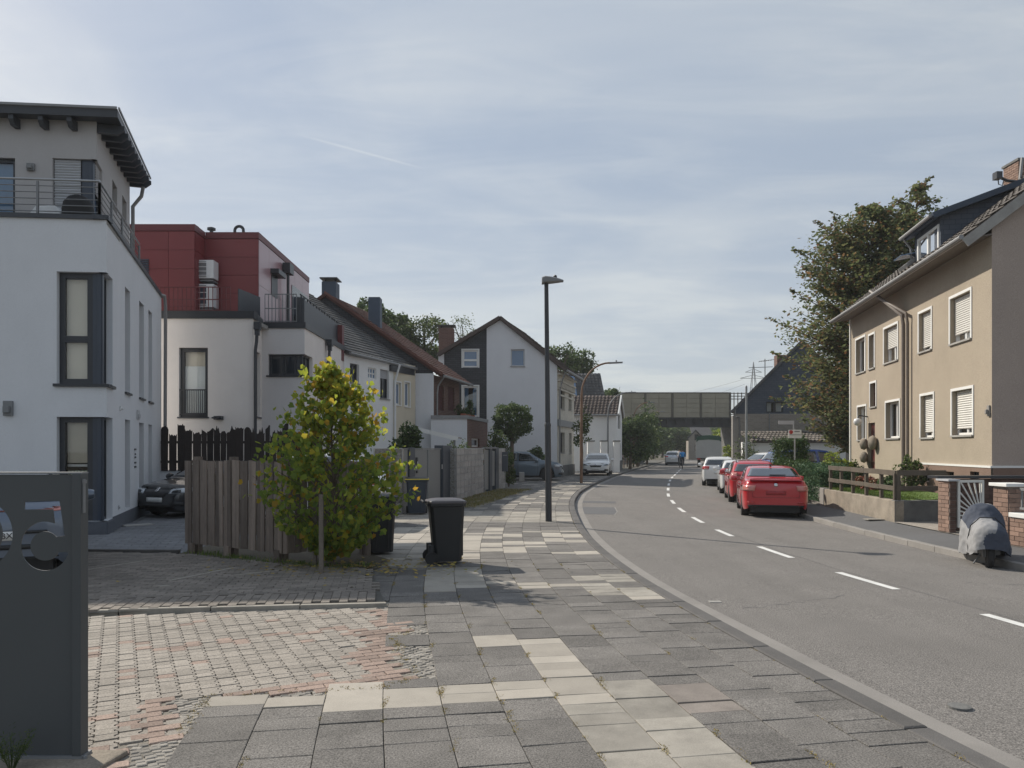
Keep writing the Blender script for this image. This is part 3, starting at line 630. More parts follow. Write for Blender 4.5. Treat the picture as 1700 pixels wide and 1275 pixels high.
for k in range(17):
    d = 0.30+0.2+0.4*k; s = 4+r2.random()*0.4; jx = 0
    while s < ls[-1]-32:
        l_ = 0.2 if r2.random() < 0.5 else 0.4
        p, rz = at_sd(s+l_/2, d); x, y = p
        if y > 68: break
        sc = 1.0/(1-0.0) if False else max(0.8, 1+d*max(-0.06, min(0.06, -curvature(s)))) if False else 1.0
        # outside of the bend the pieces are a little longer
        p2, _ = at_sd(s+l_/2+0.2, d); p1, _ = at_sd(s+l_/2-0.2, d); sc = (p2-p1).length/0.4
        if x+(0.14 if y > 8.5 else -0.06) > left_limit(y) and y > 2.6 and abs(x/y) < 0.78:
            mm = 'slab'
            n5 = at_sd(s, 0)[0].y
            if k == 4 and y < 7.05 and y > 5.2: mm = 'slab_pale'
            elif k in (4, 3) and y < 5.75: mm = 'slab_worn'
            elif 5.22 < y < 5.72 and k >= 5 and x < 0.5: mm = 'slab_pale'
            elif k == 5 and 6.8 < y < 7.2: mm = 'slab_pale'
            elif k == 2 and 5.2 < y < 5.6: mm = 'slab_rose'
            elif k in (0, 1) and 9.2 < y < 9.9: mm = 'slab_worn'
            elif k == 0 and 8.9 < y < 9.25: mm = 'slab_pale'
            elif k in (0, 1) and 10.1 < y < 10.7: mm = 'slab_worn'
            elif k in (5, 6) and 9.6 < y < 10.05: mm = 'slab_pale'
            elif k in (5, 6) and 10.2 < y < 11.3: mm = 'slab_worn' if r2.random() < .7 else 'slab_pale'
            elif k in (2, 3, 4) and 9.7 < y < 10.1 and l_ == 0.2: mm = 'slab_pale'
            elif k == 5 and 12.2 < y < 16.3: mm = 'slab_pale' if r2.random() < .8 else 'slab'
            elif 13 < y < 14.6 and k in (2, 3, 4): mm = 'slab_pale' if r2.random() < .75 else 'slab'
            elif 12.8 < y < 17 and k < 6 and r2.random() < 0.25: mm = 'slab_pale'
            elif 11.5 < y < 17 and k >= 6: mm = 'slab_pale' if r2.random() < .75 else 'slab_worn'
            elif 18.4 < y < 21.5: mm = 'slab_worn' if r2.random() < .75 else 'slab_pale'
            elif y > 21.5 and r2.random() < 0.16: mm = 'slab_pale' if r2.random() < .5 else 'slab_worn'
            elif y > 23 and k < 2 and int(y) % 3 == 0: mm = 'slab_worn'
            items.append((SL[mm, l_], x, y, r2.uniform(-0.004, 0.004), rz, r2.gauss(0, 0.005), r2.gauss(0, 0.005), 1, sc))
        s += l_*(1.0)
place_pieces('paving_slab', items, pave, 300, 'paving_slabs_beyond')
# kerb stones
kb = block_mesh('kerb_stone', 0.165, 0.99, 0.14, 0.012, 'kerb'); items = []
s = 3.0
while s < ls[-1]-6:
    p, rz = at_sd(s+.5, 0.205)
    if p.y > 2: items.append((kb, p.x, p.y, 0.004+r2.uniform(-.003, .003), rz, 0, 0, 1, 1))
    s += 1.0
place_pieces('kerb_stone', items, pave, 300, 'kerb_stones_beyond')
# -------- the drive of interlocking pavers beside the sign
yard = obj('driveway', MB().poly(*[(x, y, -0.017) for x, y in Q1]), 'gravel', kind='structure')
TH = R(27); ct, st_ = math.cos(TH), math.sin(TH)
a_, b_ = 0.066, 0.0485
lft = [(-a_+.011, -b_), (-a_+.011, -b_*.5), (-a_-.010, -b_*.25), (-a_-.010, b_*.25), (-a_+.011, b_*.5), (-a_+.011, b_)]
rgt = [(x+2*a_-.006, y) for x, y in reversed(lft)]
PV = [outline_mesh('paver', lft+rgt, 0.05, 0.004, m_) for m_ in ('paver', 'paver_red')]
RB = block_mesh('border_brick', 0.192, 0.092, 0.05, 0.005, 'paver_red')
items = []; bricks = []; inn = lambda x, y, ps: any(inpoly(x, y, p) for p in ps)
PU, PW = 0.134, 0.101
for i in range(-75, 75):
    for j in range(-90, 90):
        u, w = i*PU, j*PW; x, y = -3+u*ct-w*st_, 6+u*st_+w*ct
        if y < 3.2 or abs(x/y) > 0.72 or not inpoly(x, y, Q1) or inn(x, y, MOSAIC) or any(inpoly(x, y, p) and polydist(x, y, p) > .09 for p in REDS): continue
        items.append((PV[1 if (r2.random() < .03 or (j % 17 in (7, 8) and r2.random() < .45)) else 0], x, y, (-.012 if inn(x, y, REDS) else -.006)+r2.uniform(-.003, .003), TH, r2.gauss(0, .006), r2.gauss(0, .006), 1, 1))
for i in range(-50, 50):
    for j in range(-90, 90):
        u, w = i*0.2+(0.1 if j % 2 else 0), j*0.1; x, y = -3+u*ct-w*st_, 6+u*st_+w*ct
        if y < 3.2 or abs(x/y) > 0.72 or not inn(x, y, REDS): continue
        bricks.append((RB, x, y, -.004+r2.uniform(-.002, .002), TH, r2.gauss(0, .004), r2.gauss(0, .004), 1, 1))
place_pieces('paver', items, yard, 300, 'pavers_beyond')
place_pieces('border_brick', bricks, yard, 120, 'border_bricks_beyond')
# small stones that fill the edges
cv = [(-3.4+.062*i+(.03 if j % 2 else 0)+r2.gauss(0, .006), 3.4+.047*j+r2.gauss(0, .005)) for i in range(52) for j in range(118)]
cv = [(x, y) for x, y in cv if inn(x, y, MOSAIC) or (not inpoly(x, y, Q1) and polydist(x, y, Q1) < .33 and not inpoly(x, y, Q2))]
cb_ = block_mesh('mosaic_stone', 0.060, 0.045, 0.03, 0.006, 'cobble')
place_pieces('mosaic_stone', [(cb_, x, y, -0.010+r2.uniform(-.004, .003), TH+r2.gauss(0, .12), r2.gauss(0, .03), r2.gauss(0, .03), r2.uniform(.85, 1.08), r2.uniform(.85, 1.1)) for x, y in cv], yard, 0, 'mosaic_stones')
# -------- the raised car park behind, small rectangular pavers
park = obj('car_park', MB().poly(*[(x, y, 0.012) for x, y in Q2]), 'joint', kind='structure')
T2 = R(9.5); c2, s2 = math.cos(T2), math.sin(T2)
BP = block_mesh('paver', 0.095, 0.194, 0.04, 0.005, 'paver_grey'); items = []
for i in range(-90, 60):
    for j in range(-10, 40):
        u, w = i*0.1, j*0.2+(0.1 if i % 2 else 0)
        x, y = -3+u*c2-w*s2, 8.6+u*s2+w*c2
        if y < 3 or abs(x/y) > 0.72 or not inpoly(x, y, Q2) or polydist(x, y, Q2) < 0.06: continue
        if y < 9.3+(x+1.4)*.17: items.append((BP, x, y, 0.042+r2.uniform(-.003, .003), T2, r2.gauss(0, .006), r2.gauss(0, .01), 1, 1))
for i in range(-60, 40):
    for j in range(-5, 70):
        u, w = i*0.2+(0.1 if j % 2 else 0), j*0.1; x, y = -3+u*c2-w*s2, 8.6+u*s2+w*c2
        if y < 9.3+(x+1.4)*.17 or abs(x/y) > 0.72 or not inpoly(x, y, Q2) or polydist(x, y, Q2) < 0.06: continue
        items.append((BP, x, y, 0.042+r2.uniform(-.003, .003), T2+R(90), r2.gauss(0, .006), r2.gauss(0, .01), 1, 1))
place_pieces('paver', items, park, 300, 'pavers_beyond')
ed = MB(); ex = 9
A_, B_ = V((-7.0, 7.86)), V((-1.40, 8.60))
for i in range(6):
    a, b = A_.lerp(B_, i/6+.001), A_.lerp(B_, (i+1)/6-.001); z = 0.036+r2.uniform(-.006, .008)
    m_ = MB(); m_.beam((a.x, a.y, z-.06), (b.x, b.y, z-.06+r2.uniform(-.004, .004)), 0.075, 0.12); obj('edging_stone', m_, 'slab_worn', park, bevel=0.008)
for a, b in (((137, 947), (246, 930)), ((281, 964), (390, 942)), ((388, 955), (462, 947)), ((262, 973), (283, 972))):
    pa, pb = G(*a, 0.045), G(*b, 0.045); m_ = MB(); m_.beam(pa, pb, 0.05, 0.006); obj('bay_line', m_, 'slab_pale', park)
# -------- yard in front of the white house, larger blue-grey pavers
Q3 = [(-12.5, 12.9), (-9, 12.95), (-5.5, 12.75), (-4.7, 13.2), (-4.7, 23.4), (-10.6, 23.4), (-8.2, 15.55), (-13, 15.0)]
yd2 = obj('yard', MB().poly(*[(x, y, -0.015) for x, y in Q3]), 'joint', kind='structure')
YB = block_mesh('paver', 0.292, 0.192, 0.04, 0.005, 'paver_blue'); items = []; T3 = R(17.6)
for i in range(-40, 40):
    for j in range(-30, 60):
        u, w = i*0.3+(0.15 if j % 2 else 0), j*0.2; x, y = -8+u*math.cos(T3)-w*math.sin(T3), 16+u*math.sin(T3)+w*math.cos(T3)
        if y < 3 or abs(x/y) > 0.72 or not inpoly(x, y, Q3): continue
        items.append((YB, x, y, 0.012+r2.uniform(-.003, .003), T3, 0, 0, 1, 1))
place_pieces('paver', items, yd2, 300, 'pavers_beyond')
m_ = MB(); m_.beam((-9.5, 12.93, 0.0), (-5.5, 12.72, 0.0), 0.09, 0.16); obj('edging_stone', m_, 'kerb', yd2, bevel=.006)
m_ = MB(); a, b = G(205, 873, .02), G(252, 870, .02); m_.beam(a, b, 0.35, 0.02); obj('drain_cover', m_, 'concrete', yd2)
# planting bed round the small tree and the bin enclosure
obj('planting_bed', MB().poly((-5.5, 12.68, .02), (-3.2, 11.2, .02), (-2.55, 10.9, .02), (-1.95, 11.1, .02), (-1.9, 12.0, .02), (-2.3, 12.6, .02), (-2.3, 14.6, .02), (-5.4, 14.6, .02)), 'soil', kind='structure')
obj('verge', MB().poly((-2.1, 22.6, .012), (-0.95, 22.9, .012), (-0.2, 28.3, .012), (0.2, 33, .012), (-0.4, 33.6, .012), (-1.4, 29.8, .012)), 'gravel', kind='structure')
# -------- right pavement: dark asphalt with a pale kerb
def rw(y): return float(np.interp(y, [-12, 12, 18.3, 24, 26, 30, 220], [1.6, 1.5, 1.32, 1.35, 2.0, 9, 9]))
pr = obj('pavement_right', MB().grid([[(RE(y)+0.13, y, zroad(RE(y), y)+.10), (RE(y)+rw(y)*.5, y, (zroad(RE(y), y)+.10)*.6), (RE(y)+rw(y)+.3, y, 0)] for y in YS if y < 110]), 'asphalt_dark', kind='structure')
obj('forecourt', MB().poly((9.05, 15.6, .006), (9.3, 15.7, .006), (13, 15.9, .012), (13, 18.5, .012), (9.1, 18.35, .006)), 'paver', kind='structure')
kr = block_mesh('kerb_stone', 0.13, 0.985, 0.14, 0.01, 'gutter'); items = []
ry, rx_, rs = arc(RE, 8, 70); s = 0.0
while s < rs[-1]-2:
    y = float(np.interp(s+.5, rs, ry)); dx = (RE(y+.3)-RE(y-.3))/.6
    items.append((kr, RE(y)+0.07, y, zroad(RE(y), y)+.11+r2.uniform(-.004, .004), math.atan2(-dx, 1), 0, 0, 1, 1)); s += 1.0
place_pieces('kerb_stone', items, pr, 300, 'x')
m_ = MB(); a, b = G(1437, 862), G(1464, 862); m_.beam(a, b, .3, .02); obj('pale_slab', m_, 'slab_worn', pr)
# sparse tufts and dry weeds in the joints
def blades(name, pts, h, w, m, kind='stuff', parent=None, lab=None, n=7, lean=0.5, spread=0.05):
    vs = []; fs = []
    for x, y, z in pts:
        for _ in range(n):
            a = random.uniform(0, 6.283); l = random.uniform(.4, 1)*h; dx, dy = math.cos(a), math.sin(a); ox, oy = random.gauss(0, spread), random.gauss(0, spread); b = len(vs); le = random.uniform(.1, lean)*l
            vs += [(x+ox-dy*w, y+oy+dx*w, z), (x+ox+dy*w, y+oy-dx*w, z), (x+ox+dx*le*.5, y+oy+dy*le*.5, z+l*.7), (x+ox+dx*le, y+oy+dy*le, z+l)]
            fs += [(b, b+1, b+2), (b, b+2, b+3)]
    return loft_mesh(vs, fs, name, m, parent, kind=kind)
pts = []
for k in range(11):
    for q in range(16 if k > 3 else 8):
        s = r2.uniform(11, 20); p, _ = at_sd(s, 0.30+0.4*k)
        if p.x > left_limit(p.y): pts += [(p.x+r2.gauss(0, .008), p.y+i*.018, -.002) for i in range(r2.randint(2, 14))]
for q in range(170):
    i = r2.randrange(2, 8); a, b = V(Q1[i]), V(Q1[i+1]); p = a.lerp(b, r2.random()); pts.append((p.x+r2.gauss(0, .03), p.y+r2.gauss(0, .03), 0))
for q in range(120):
    p, _ = at_sd(r2.uniform(9, 30), 0.31); pts.append((p.x, p.y, -.005))
blades('joint_weeds', pts, 0.012, 0.0032, 'leaf_fallen', n=6, spread=.010, lean=1.8)
pts = [(r2.uniform(-1.9, -0.5)+(y-26)*.19, y, .01) for y in [r2.uniform(22.8, 33) for _ in range(1500)]]
blades('verge_grass', pts, 0.085, 0.008, 'leaf_dry', n=5, spread=.06)
# ================================================================== BUILDINGS
def bwall(mb, a, b, z0, z1): # plain wall quad between plan points
    mb.poly((a[0], a[1], z0), (b[0], b[1], z0), (b[0], b[1], z1), (a[0], a[1], z1))
def lintel_reveals(f, mb, q, r, skip=''):
    a, c, e, g = q[:4]
    for k, A, B in (('b', (a, e), (c, e)), ('r', (c, e), (c, g)), ('t', (c, g), (a, g)), ('l', (a, g), (a, e))):
        if k in skip: continue
        mb.poly(f.p(A[0], 0, A[1]), f.p(B[0], 0, B[1]), f.p(B[0], -r, B[1]), f.p(A[0], -r, A[1]))
# ---------------------------------------------------------------- A: white flat-roofed house, near left
A = thing('modern_house', 'pale grey-white rendered house with roof terrace and wraparound corner windows', 'house', (-8.3, 15.7, 0))
FA = Fac((-13.28, 15.21), (-8.28, 15.70)); SA = Fac((-8.28, 15.70), (-10.85, 23.80))
ZA = 6.42
up = FA.rect(94, 177, 451, 637, 120); up = (up[0], FA.L, up[2], up[3], 0)
lo = FA.rect(94, 177, 692, 866, 120); lo = (lo[0], FA.L, 0.27, lo[3], 0)
cu, cl_ = (0, SA.t(187), up[2], up[3], 0), (0, SA.t(187), lo[2], lo[3], 0)
slots = [SA.rect(207.5, 216, 480, 652), SA.rect(231, 239, 503, 661), SA.rect(246.5, 252.5, 517, 667), SA.rect(207.5, 216, 697, 850), SA.rect(231, 239, 702, 842), SA.rect(246.5, 252.5, 705, 837)]
slots = [(a, b, max(c, 0.35), d, 0.3) for a, b, c, d in slots]
mb = MB(); FA.wall(mb, 0, FA.L, 0.30, ZA, [up, lo]); SA.wall(mb, 0, SA.L, 0.30, ZA, [cu, cl_]+slots)
for q in (up, lo): lintel_reveals(FA, mb, q, 0.14, 'r')
for q in (cu, cl_): lintel_reveals(SA, mb, q, 0.14, 'l')
obj('wall', mb, 'render_blue', A, fix=False)
mb = MB(); FA.box(mb, 0, FA.t(93), -0.3, 0.01, -0.05, 0.30); SA.box(mb, SA.t(187.5), SA.L, -0.3, 0.012, -0.05, 0.30)
FA.box(mb, FA.t(93), FA.L+0.02, -0.35, 0.03, -0.05, 0.26); SA.box(mb, -0.02, SA.t(187.5), -0.35, 0.032, -0.05, 0.262); obj('plinth', mb, 'plinth_grey', A)
far = SA.p(SA.L, 0, 0); fl = FA.p(0, 0, 0)
mb = MB(); bwall(mb, far, (far.x-5, far.y-1.6), 0, ZA); bwall(mb, (far.x-5, far.y-1.6), fl, 0, ZA); obj('rear_wall', mb, 'render_blue', A, fix=False)
mb = MB(); mb.prism([FA.p(0, -.02, ZA-.08), FA.p(FA.L, -.02, ZA-.08), SA.p(SA.L, -.02, ZA-.08), V((far.x-5, far.y-1.6, ZA-.08))], (0, 0, 0.06)); obj('terrace_floor', mb, 'concrete', A)
mb = MB(); FA.box(mb, 0, FA.L+.03, -0.26, 0.045, ZA, ZA+.09); SA.box(mb, -.03, SA.L+.03, -0.26, 0.047, ZA, ZA+.092); obj('coping', mb, 'anthracite', A)
for q, c, tz, nm in ((up, cu, 0.405, 'upper'), (lo, cl_, None, 'lower')):
    tp = FA.t(150)
    w = window(FA, A, (q[0], tp, q[2], q[3]), rev=0.12, fm='frame_dark', fw=0.11, trans=(tz,) if tz else (), pane='glass_bright', blind='blind' if tz else None, blind_rng=(0.02, 0.95))
    if not tz:
        b = MB(); FA.box(b, q[0]+.1, tp-.1, -0.27, -0.255, 1.46, q[3]-.1); obj('blind', b, 'blind', w)
        b = MB()
        for i in range(7): x = q[0]+.1+(tp-q[0]-.2)*i/7; FA.box(b, x, x+(tp-q[0]-.2)/7-.012, -0.27, -0.257, q[2]+.1, 1.30)
        obj('blind', b, 'blind_green', w)
        b = MB(); FA.box(b, q[0]+.1, tp-.1, -0.27, -0.25, 1.38, 1.43); obj('rail', b, 'white_plastic', w)
    b = MB(); FA.box(b, tp, FA.L-.12, -0.19, -0.11, q[2], q[3]); SA.box(b, 0.12, 0.20, -0.19, -0.112, q[2], q[3]); obj('corner_panel', b, 'anthracite_blue', A)
    window(SA, A, (0.22, c[1], q[2], q[3]), rev=0.12, fm='frame_dark', fw=0.05, pane='pane_sky')
    if tz:
        b = MB(); FA.box(b, q[0]-.05, FA.L+.06, -.14, .06, q[2]-.06, q[2]-.002); SA.box(b, -.06, c[1]+.05, -.14, .062, q[2]-.061, q[2]-.003); obj('sill', b, 'frame_dark', A)
for q in slots:
    window(SA, A, q, rev=0.26, fm='frame_dark', fw=0.045, pane='pane_dark', sill='frame_dark' if q[2] > 2 else None)
def wall_lamp(par, f, px, py, w, h, d, m, name='wall_lamp'):
    t, z = f.t(px), f.z(px, py); mb = MB(); f.box(mb, t-w/2, t+w/2, 0.004, d*.45, z-h/2, z+h/2); f.box(mb, t-w*.32, t+w*.32, d*.45, d, z-h*.3, z+h*.12); return obj(name, mb, m, par, bevel=.01)
wall_lamp(A, FA, 15, 678, 0.18, 0.30, 0.14, 'lamp_grey'); wall_lamp(A, SA, 199, 678, 0.10, 0.10, 0.08, 'white_plastic')
wall_lamp(A, SA, 228.5, 689, 0.35, 0.25, 0.06, 'slat_grey', 'meter_box')
for px, py in ((196.5, 842),): wall_lamp(A, SA, px, py, 0.1, 0.09, 0.04, 'slat_grey', 'socket')
mb = MB()
for py, w in ((746, .22), (754, .10), (759, .14), (768, .2), (775, .22)): t = SA.t(224); z = SA.z(224, py); SA.box(mb, t-w/2, t+w/2, .004, .02, z-.02, z+.02)
obj('name_sign', mb, 'frame_dark', A)
def pipe(par, pts, r, m, name='downpipe'): mb = MB(); mb.tube(pts, r, 8); return obj(name, mb, m, par, smooth='angle')
t = SA.L-0.08
pipe(A, [SA.p(t-.35, -.1, ZA+.05), SA.p(t-.15, .12, ZA+.02), SA.p(t, .13, ZA-.25), SA.p(t, .11, 0.05)], .05, 'zinc')
# upper storey, set back, with a lean-to roof on rafters
Uf = Fac((-13.97, 16.11), (-8.97, 16.60)); Us = Fac((-8.97, 16.60), (-10.57, 21.27))
zf = ZA; d1 = Uf.rect(-30, 25, 262, 360); d1 = (d1[0], d1[1], zf+.06, Uf.z(12, 262))
w1 = (Uf.t(87), Uf.L, zf+.06, Uf.z(110, 263), 0); w1s = (0, Us.t(170), zf+.06, w1[3], 0)
us = [Us.rect(186.5, 194.5, 305, 352), Us.rect(203, 210, 330, 372)]
us = [(a, b, max(c, ZA+.3), d) for a, b, c, d in us]
mb = MB(); Uf.wall(mb, 0, Uf.L, zf, 8.93, [d1, w1], rev=.1); Us.wall(mb, 0, Us.L, zf, 9.3, [w1s]+us, rev=.12, clips=[((0, 8.90), (Us.L, 9.22))])
lintel_reveals(Uf, mb, w1, .1, 'r'); lintel_reveals(Us, mb, w1s, .1, 'l')
ub = Us.p(Us.L, 0, 0); bwall(mb, ub, (ub.x-5, ub.y-.5), zf, 9.2); obj('upper_wall', mb, 'render_grey', A, fix=False)
window(Uf, A, d1, rev=.08, fm='frame_dark', fw=.08, pane='glass', blind='curtain_blue')
tp = Uf.t(134)
window(Uf, A, (w1[0], tp, w1[2], w1[3]), rev=.08, fm='frame_dark', fw=.05, pane='pane_dark', shutter=0.98, sm='slat_grey')
b = MB(); Uf.box(b, tp, Uf.L-.1, -.16, -.07, w1[2], w1[3]); Us.box(b, .1, .17, -.16, -.072, w1[2], w1[3]); obj('corner_panel', b, 'anthracite_blue', A)
window(Us, A, (.18, w1s[1], w1[2], w1[3]), rev=.08, fm='frame_dark', fw=.05, pane='pane_sky', shutter=0.45, sm='slat_grey')
for q in us: window(Us, A, q, rev=.1, fm='frame_dark', fw=.04, pane='pane_dark')
wall_lamp(A, Uf, 52, 278, .16, .16, .12, 'lamp_grey')
nr, fr_ = V((-8.36, 16.30, 8.95)), V((-10.34, 21.95, 9.45)); nl, fl2 = V((-15.0, 15.65, 8.95)), V((-16.5, 21.35, 9.45))
mb = MB(); slab(mb, [nl, nr, fr_, fl2], .17); obj('roof', mb, 'anthracite', A)
mb = MB(); e = V((.03, 0, .012)); mb.beam(nr+e, fr_+e, .03, .05); mb.beam(nl+V((0, -.03, .012)), nr+V((0, -.03, .012)), .03, .05); obj('roof_edge', mb, 'zinc', A)
def zroof(y): return 8.95+(y-16.3)/5.65*.5
for i in range(10):
    t = .10+(Us.L-.1)*i/9.0; a = Us.p(t, -.02, 0); c = Us.p(t, .55, 0); z1 = zroof((a.y+c.y)/2)-.19
    o0, o1 = Us.p(t, 0, z1), Us.p(t, .54, z1)
    w_ = Us.d*.05; w_ = V((w_.x, w_.y, 0)); mb = MB()
    mb.prism([o0-w_+V((0, 0, -.20)), Us.p(t, .40, z1-.20)-w_, o1-w_+V((0, 0, -.08)), o1-w_, o0-w_], w_*2); obj('rafter', mb, 'anthracite', A)
for px in (30, 78, 125, -15):
    t = Uf.t(px); z1 = zroof(16.4)-.18; w_ = V((Uf.d.x, Uf.d.y, 0))*.05; mb = MB()
    mb.prism([Uf.p(t, 0, z1-.20)-w_, Uf.p(t, .20, z1-.20)-w_, Uf.p(t, .29, z1-.09)-w_, Uf.p(t, .29, z1)-w_, Uf.p(t, 0, z1)-w_], w_*2); obj('rafter', mb, 'anthracite', A)
pipe(A, [Us.p(Us.L-.1, .35, 9.0), Us.p(Us.L-.05, .30, 8.75), Us.p(Us.L-.02, .08, 8.45), Us.p(Us.L-.02, .08, ZA)], .05, 'zinc')
# railing: posts, five bars, bright handrail
mb = MB(); hr = MB(); c0 = FA.p(FA.L-.20, -.16, 0); le = FA.p(0, -.16, 0); se = SA.p(5.3, -.16, 0)
for a, b in ((le, c0), (c0, se)):
    n = max(1, round((b-a).length/1.25))
    for i in range(n+1):
        q = a.lerp(b, i/n); mb.box(q.x-.02, q.x+.02, q.y-.02, q.y+.02, ZA+.09, ZA+.80)
    for k in range(5): z = V((0, 0, ZA+.19+.13*k)); mb.tube([a+z, b+z], .010, 6)
    z = V((0, 0, ZA+.84)); hr.tube([a+z, b+z], .024, 8)
obj('railing', mb, 'lamp_grey', A); obj('handrail', hr, 'steel', A, smooth='angle')
# things on the terrace
q = Uf.p(Uf.t(145), .42, ZA-.02); mb = MB()
mb.lathe([(.28, 0), (.30, .1), (.31, .35), (.28, .5), (.19, .62), (.08, .67), (0, .68)], q, n=14)
tag(obj('grill_cover', mb, 'rubber', loc=q, smooth=True), 'black rounded cover over a barbecue on the roof terrace', 'grill')
q = FA.p(FA.t(42), -.75, ZA-.02); t = thing('terrace_chair', 'low white rounded garden chair behind the terrace railing', 'chair', q)
mb = MB(); mb.prism([q+V((x, 0, z)) for x, z in ((-.30, .12), (-.32, .34), (-.2, .50), (.2, .52), (.34, .40), (.36, .12), (.26, .12), (.24, .2), (-.2, .2), (-.22, .12))], (0, .5, 0)); obj('shell', mb, 'white_plastic', t, bevel=.03)
for dx in (-.28, .30):
    for dy in (.05, .45): obj('leg', MB().tube([q+V((dx, dy, .14)), q+V((dx, dy, 0))], .02, 6), 'white_plastic', t)
# ---------------------------------------------------------------- B: white house with red panelled upper storey
B = thing('red_topped_house', 'cream house with setback red panelled top storey and dark parapets', 'house', (-9, 27, 0))
ZB = 5.98
W1 = Fac((-12.2, 25), (-8.42, 25)); W1s = Fac((-8.42, 25), (-8.68, 26.7)); W2 = Fac((-8.68, 26.7), (-7.2, 26.7)); W2s = Fac((-7.2, 26.7), (-7.2, 32.9))
fw = W1.rect(297, 345, 577, 692); sw = W1s.rect(425, 432, 585, 692)
b1 = (W2.t(445), W2.L, W2.z(475, 623), W2.z(475, 588), 0); b1s = (0, W2s.t(519), b1[2], b1[3], 0)
g1, g2 = W2s.rect(541, 558, 605, 645), W2s.rect(541, 556, 690, 760)
mb = MB(); W1.wall(mb, 0, W1.L, 0, ZB, [fw]); W1s.wall(mb, 0, W1s.L, 0, ZB, [sw]); W2s.wall(mb, 0, W2s.L, 0, ZB, [b1s, g1]); lintel_reveals(W2s, mb, b1s, .14, 'l'); bwall(mb, (-7.2, 32.9), (-12.2, 32.9), 0, ZB)
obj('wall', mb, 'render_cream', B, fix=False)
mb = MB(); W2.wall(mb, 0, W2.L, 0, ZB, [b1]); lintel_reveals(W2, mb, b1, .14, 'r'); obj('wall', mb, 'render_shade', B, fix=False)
w = window(W1, B, fw, rev=.12, fm='frame_dark', fw=.13, pane='glass_bright', blind='blind_white', blind_rng=(.05, .74), sill='frame_dark')
b = MB(); W1.box(b, fw[0]+.1, fw[1]-.1, -.31, -.3, fw[2]+(fw[3]-fw[2])*.74, fw[3]-.1); obj('blind', b, 'blind', w)
b = MB(); n = 13
for i in range(n): x = fw[0]+.06+(fw[1]-fw[0]-.12)*i/(n-1); W1.box(b, x-.008, x+.008, -.06, -.04, fw[2]+.08, fw[2]+.86)
W1.box(b, fw[0], fw[1], -.065, -.035, fw[2]+.86, fw[2]+.90); W1.box(b, fw[0], fw[1], -.065, -.035, fw[2]+.06, fw[2]+.09); obj('railing', b, 'frame_dark', w)
window(W1s, B, sw, rev=.1, fm='frame_dark', fw=.06, pane='pane_dark', trans=(.4,), sill='frame_dark')
window(W2, B, (b1[0], W2.L-.10, b1[2], b1[3]), rev=.12, fm='frame_dark', fw=.07, mull=(.42, .78), pane='pane_dark'); window(W2s, B, (.1, b1s[1], b1[2], b1[3]), rev=.12, fm='frame_dark', fw=.06, mull=(.5,), pane='pane_dark')
b = MB(); W2.box(b, b1[0]-.05, W2.L+.05, -.14, .05, b1[2]-.06, b1[2]-.002); W2s.box(b, -.05, b1s[1]+.05, -.14, .052, b1[2]-.061, b1[2]-.003); obj('sill', b, 'frame_dark', B)
b = MB(); tb = W2.t(461); W2.box(b, tb, tb+.14, -.22, -.20, b1[2]+.1, b1[3]-.08); obj('blind', b, 'curtain_white', B)
window(W2s, B, g1, rev=.12, fm='frame_dark', fw=.06, mull=(.5,), pane='pane_dark', sill='frame_dark')
mb = MB(); W1.box(mb, 0, W1.L+.06, -.3, .06, ZB, ZB+.24); W1s.box(mb, .06, W1s.L-.06, -.3, .058, ZB+.001, ZB+.238); W2.box(mb, .02, W2.L+.05, -.3, .05, ZB-.05, ZB+.16); W2s.box(mb, .06, W2s.L, -.3, .052, ZB-.049, ZB+.162); obj('coping', mb, 'frame_dark', B)
mb = MB(); mb.box(-12.2, -8.45, 25.05, 28, ZB-.1, ZB+.02); mb.box(-9.3, -7.25, 26.75, 32.85, ZB-.1, ZB-.02); obj('terrace_floor', mb, 'concrete', B)
# red storey
ZT = 9.6
R1 = Fac((-13.4, 27), (-11.16, 27)); R1s = Fac((-11.16, 27), (-11.2, 28)); R2 = Fac((-11.2, 28), (-9.25, 28)); R2s = Fac((-9.25, 28), (-9.37, 35.4))
mb = MB()
for f in (R1, R1s, R2): f.wall(mb, 0, f.L, ZB, ZT-.2, [])
R2s.wall(mb, 0, R2s.L, ZB, ZT-.2, []); bwall(mb, (-9.37, 35.4), (-13.4, 35.4), ZB, ZT); obj('upper_wall', mb, 'red_trim', B, fix=False)
def panels(f, t0, t1, z0, z1, n, k, m, holes=(), name='panel'):
    for j in range(k):
        off = 0
        for i in range(n):
            a, b = t0+(t1-t0)*i/n+.006, t0+(t1-t0)*(i+1)/n-.006; c, d = z0+(z1-z0)*j/k+.006, z0+(z1-z0)*(j+1)/k-.006
            if any(h[0]-.02 < (a+b)/2 < h[1]+.02 and h[2]-.02 < (c+d)/2 < h[3]+.02 for h in holes): continue
            mb = MB(); f.box(mb, a, b, .004, .028, c, d); obj(name, mb, m, B)
panels(R1, 0, 1.35, ZB+.1, ZT-.22, 1, 5, 'red_panel'); panels(R1, 1.35, R1.L+.03, ZB+.1, ZT-.22, 1, 5, 'red_panel')
panels(R1s, .03, R1s.L, ZB+.1, ZT-.22, 1, 5, 'red_panel'); panels(R2, .03, R2.L+.03, ZB+.1, ZT-.22, 1, 5, 'red_panel')
hole = R2s.rect(449, 459, 459, 493); dr = R2s.rect(483, 512, 484, 545)
panels(R2s, .03, R2s.L, ZB+.1, ZT-.22, 6, 2, 'pale_glare', name='panel')
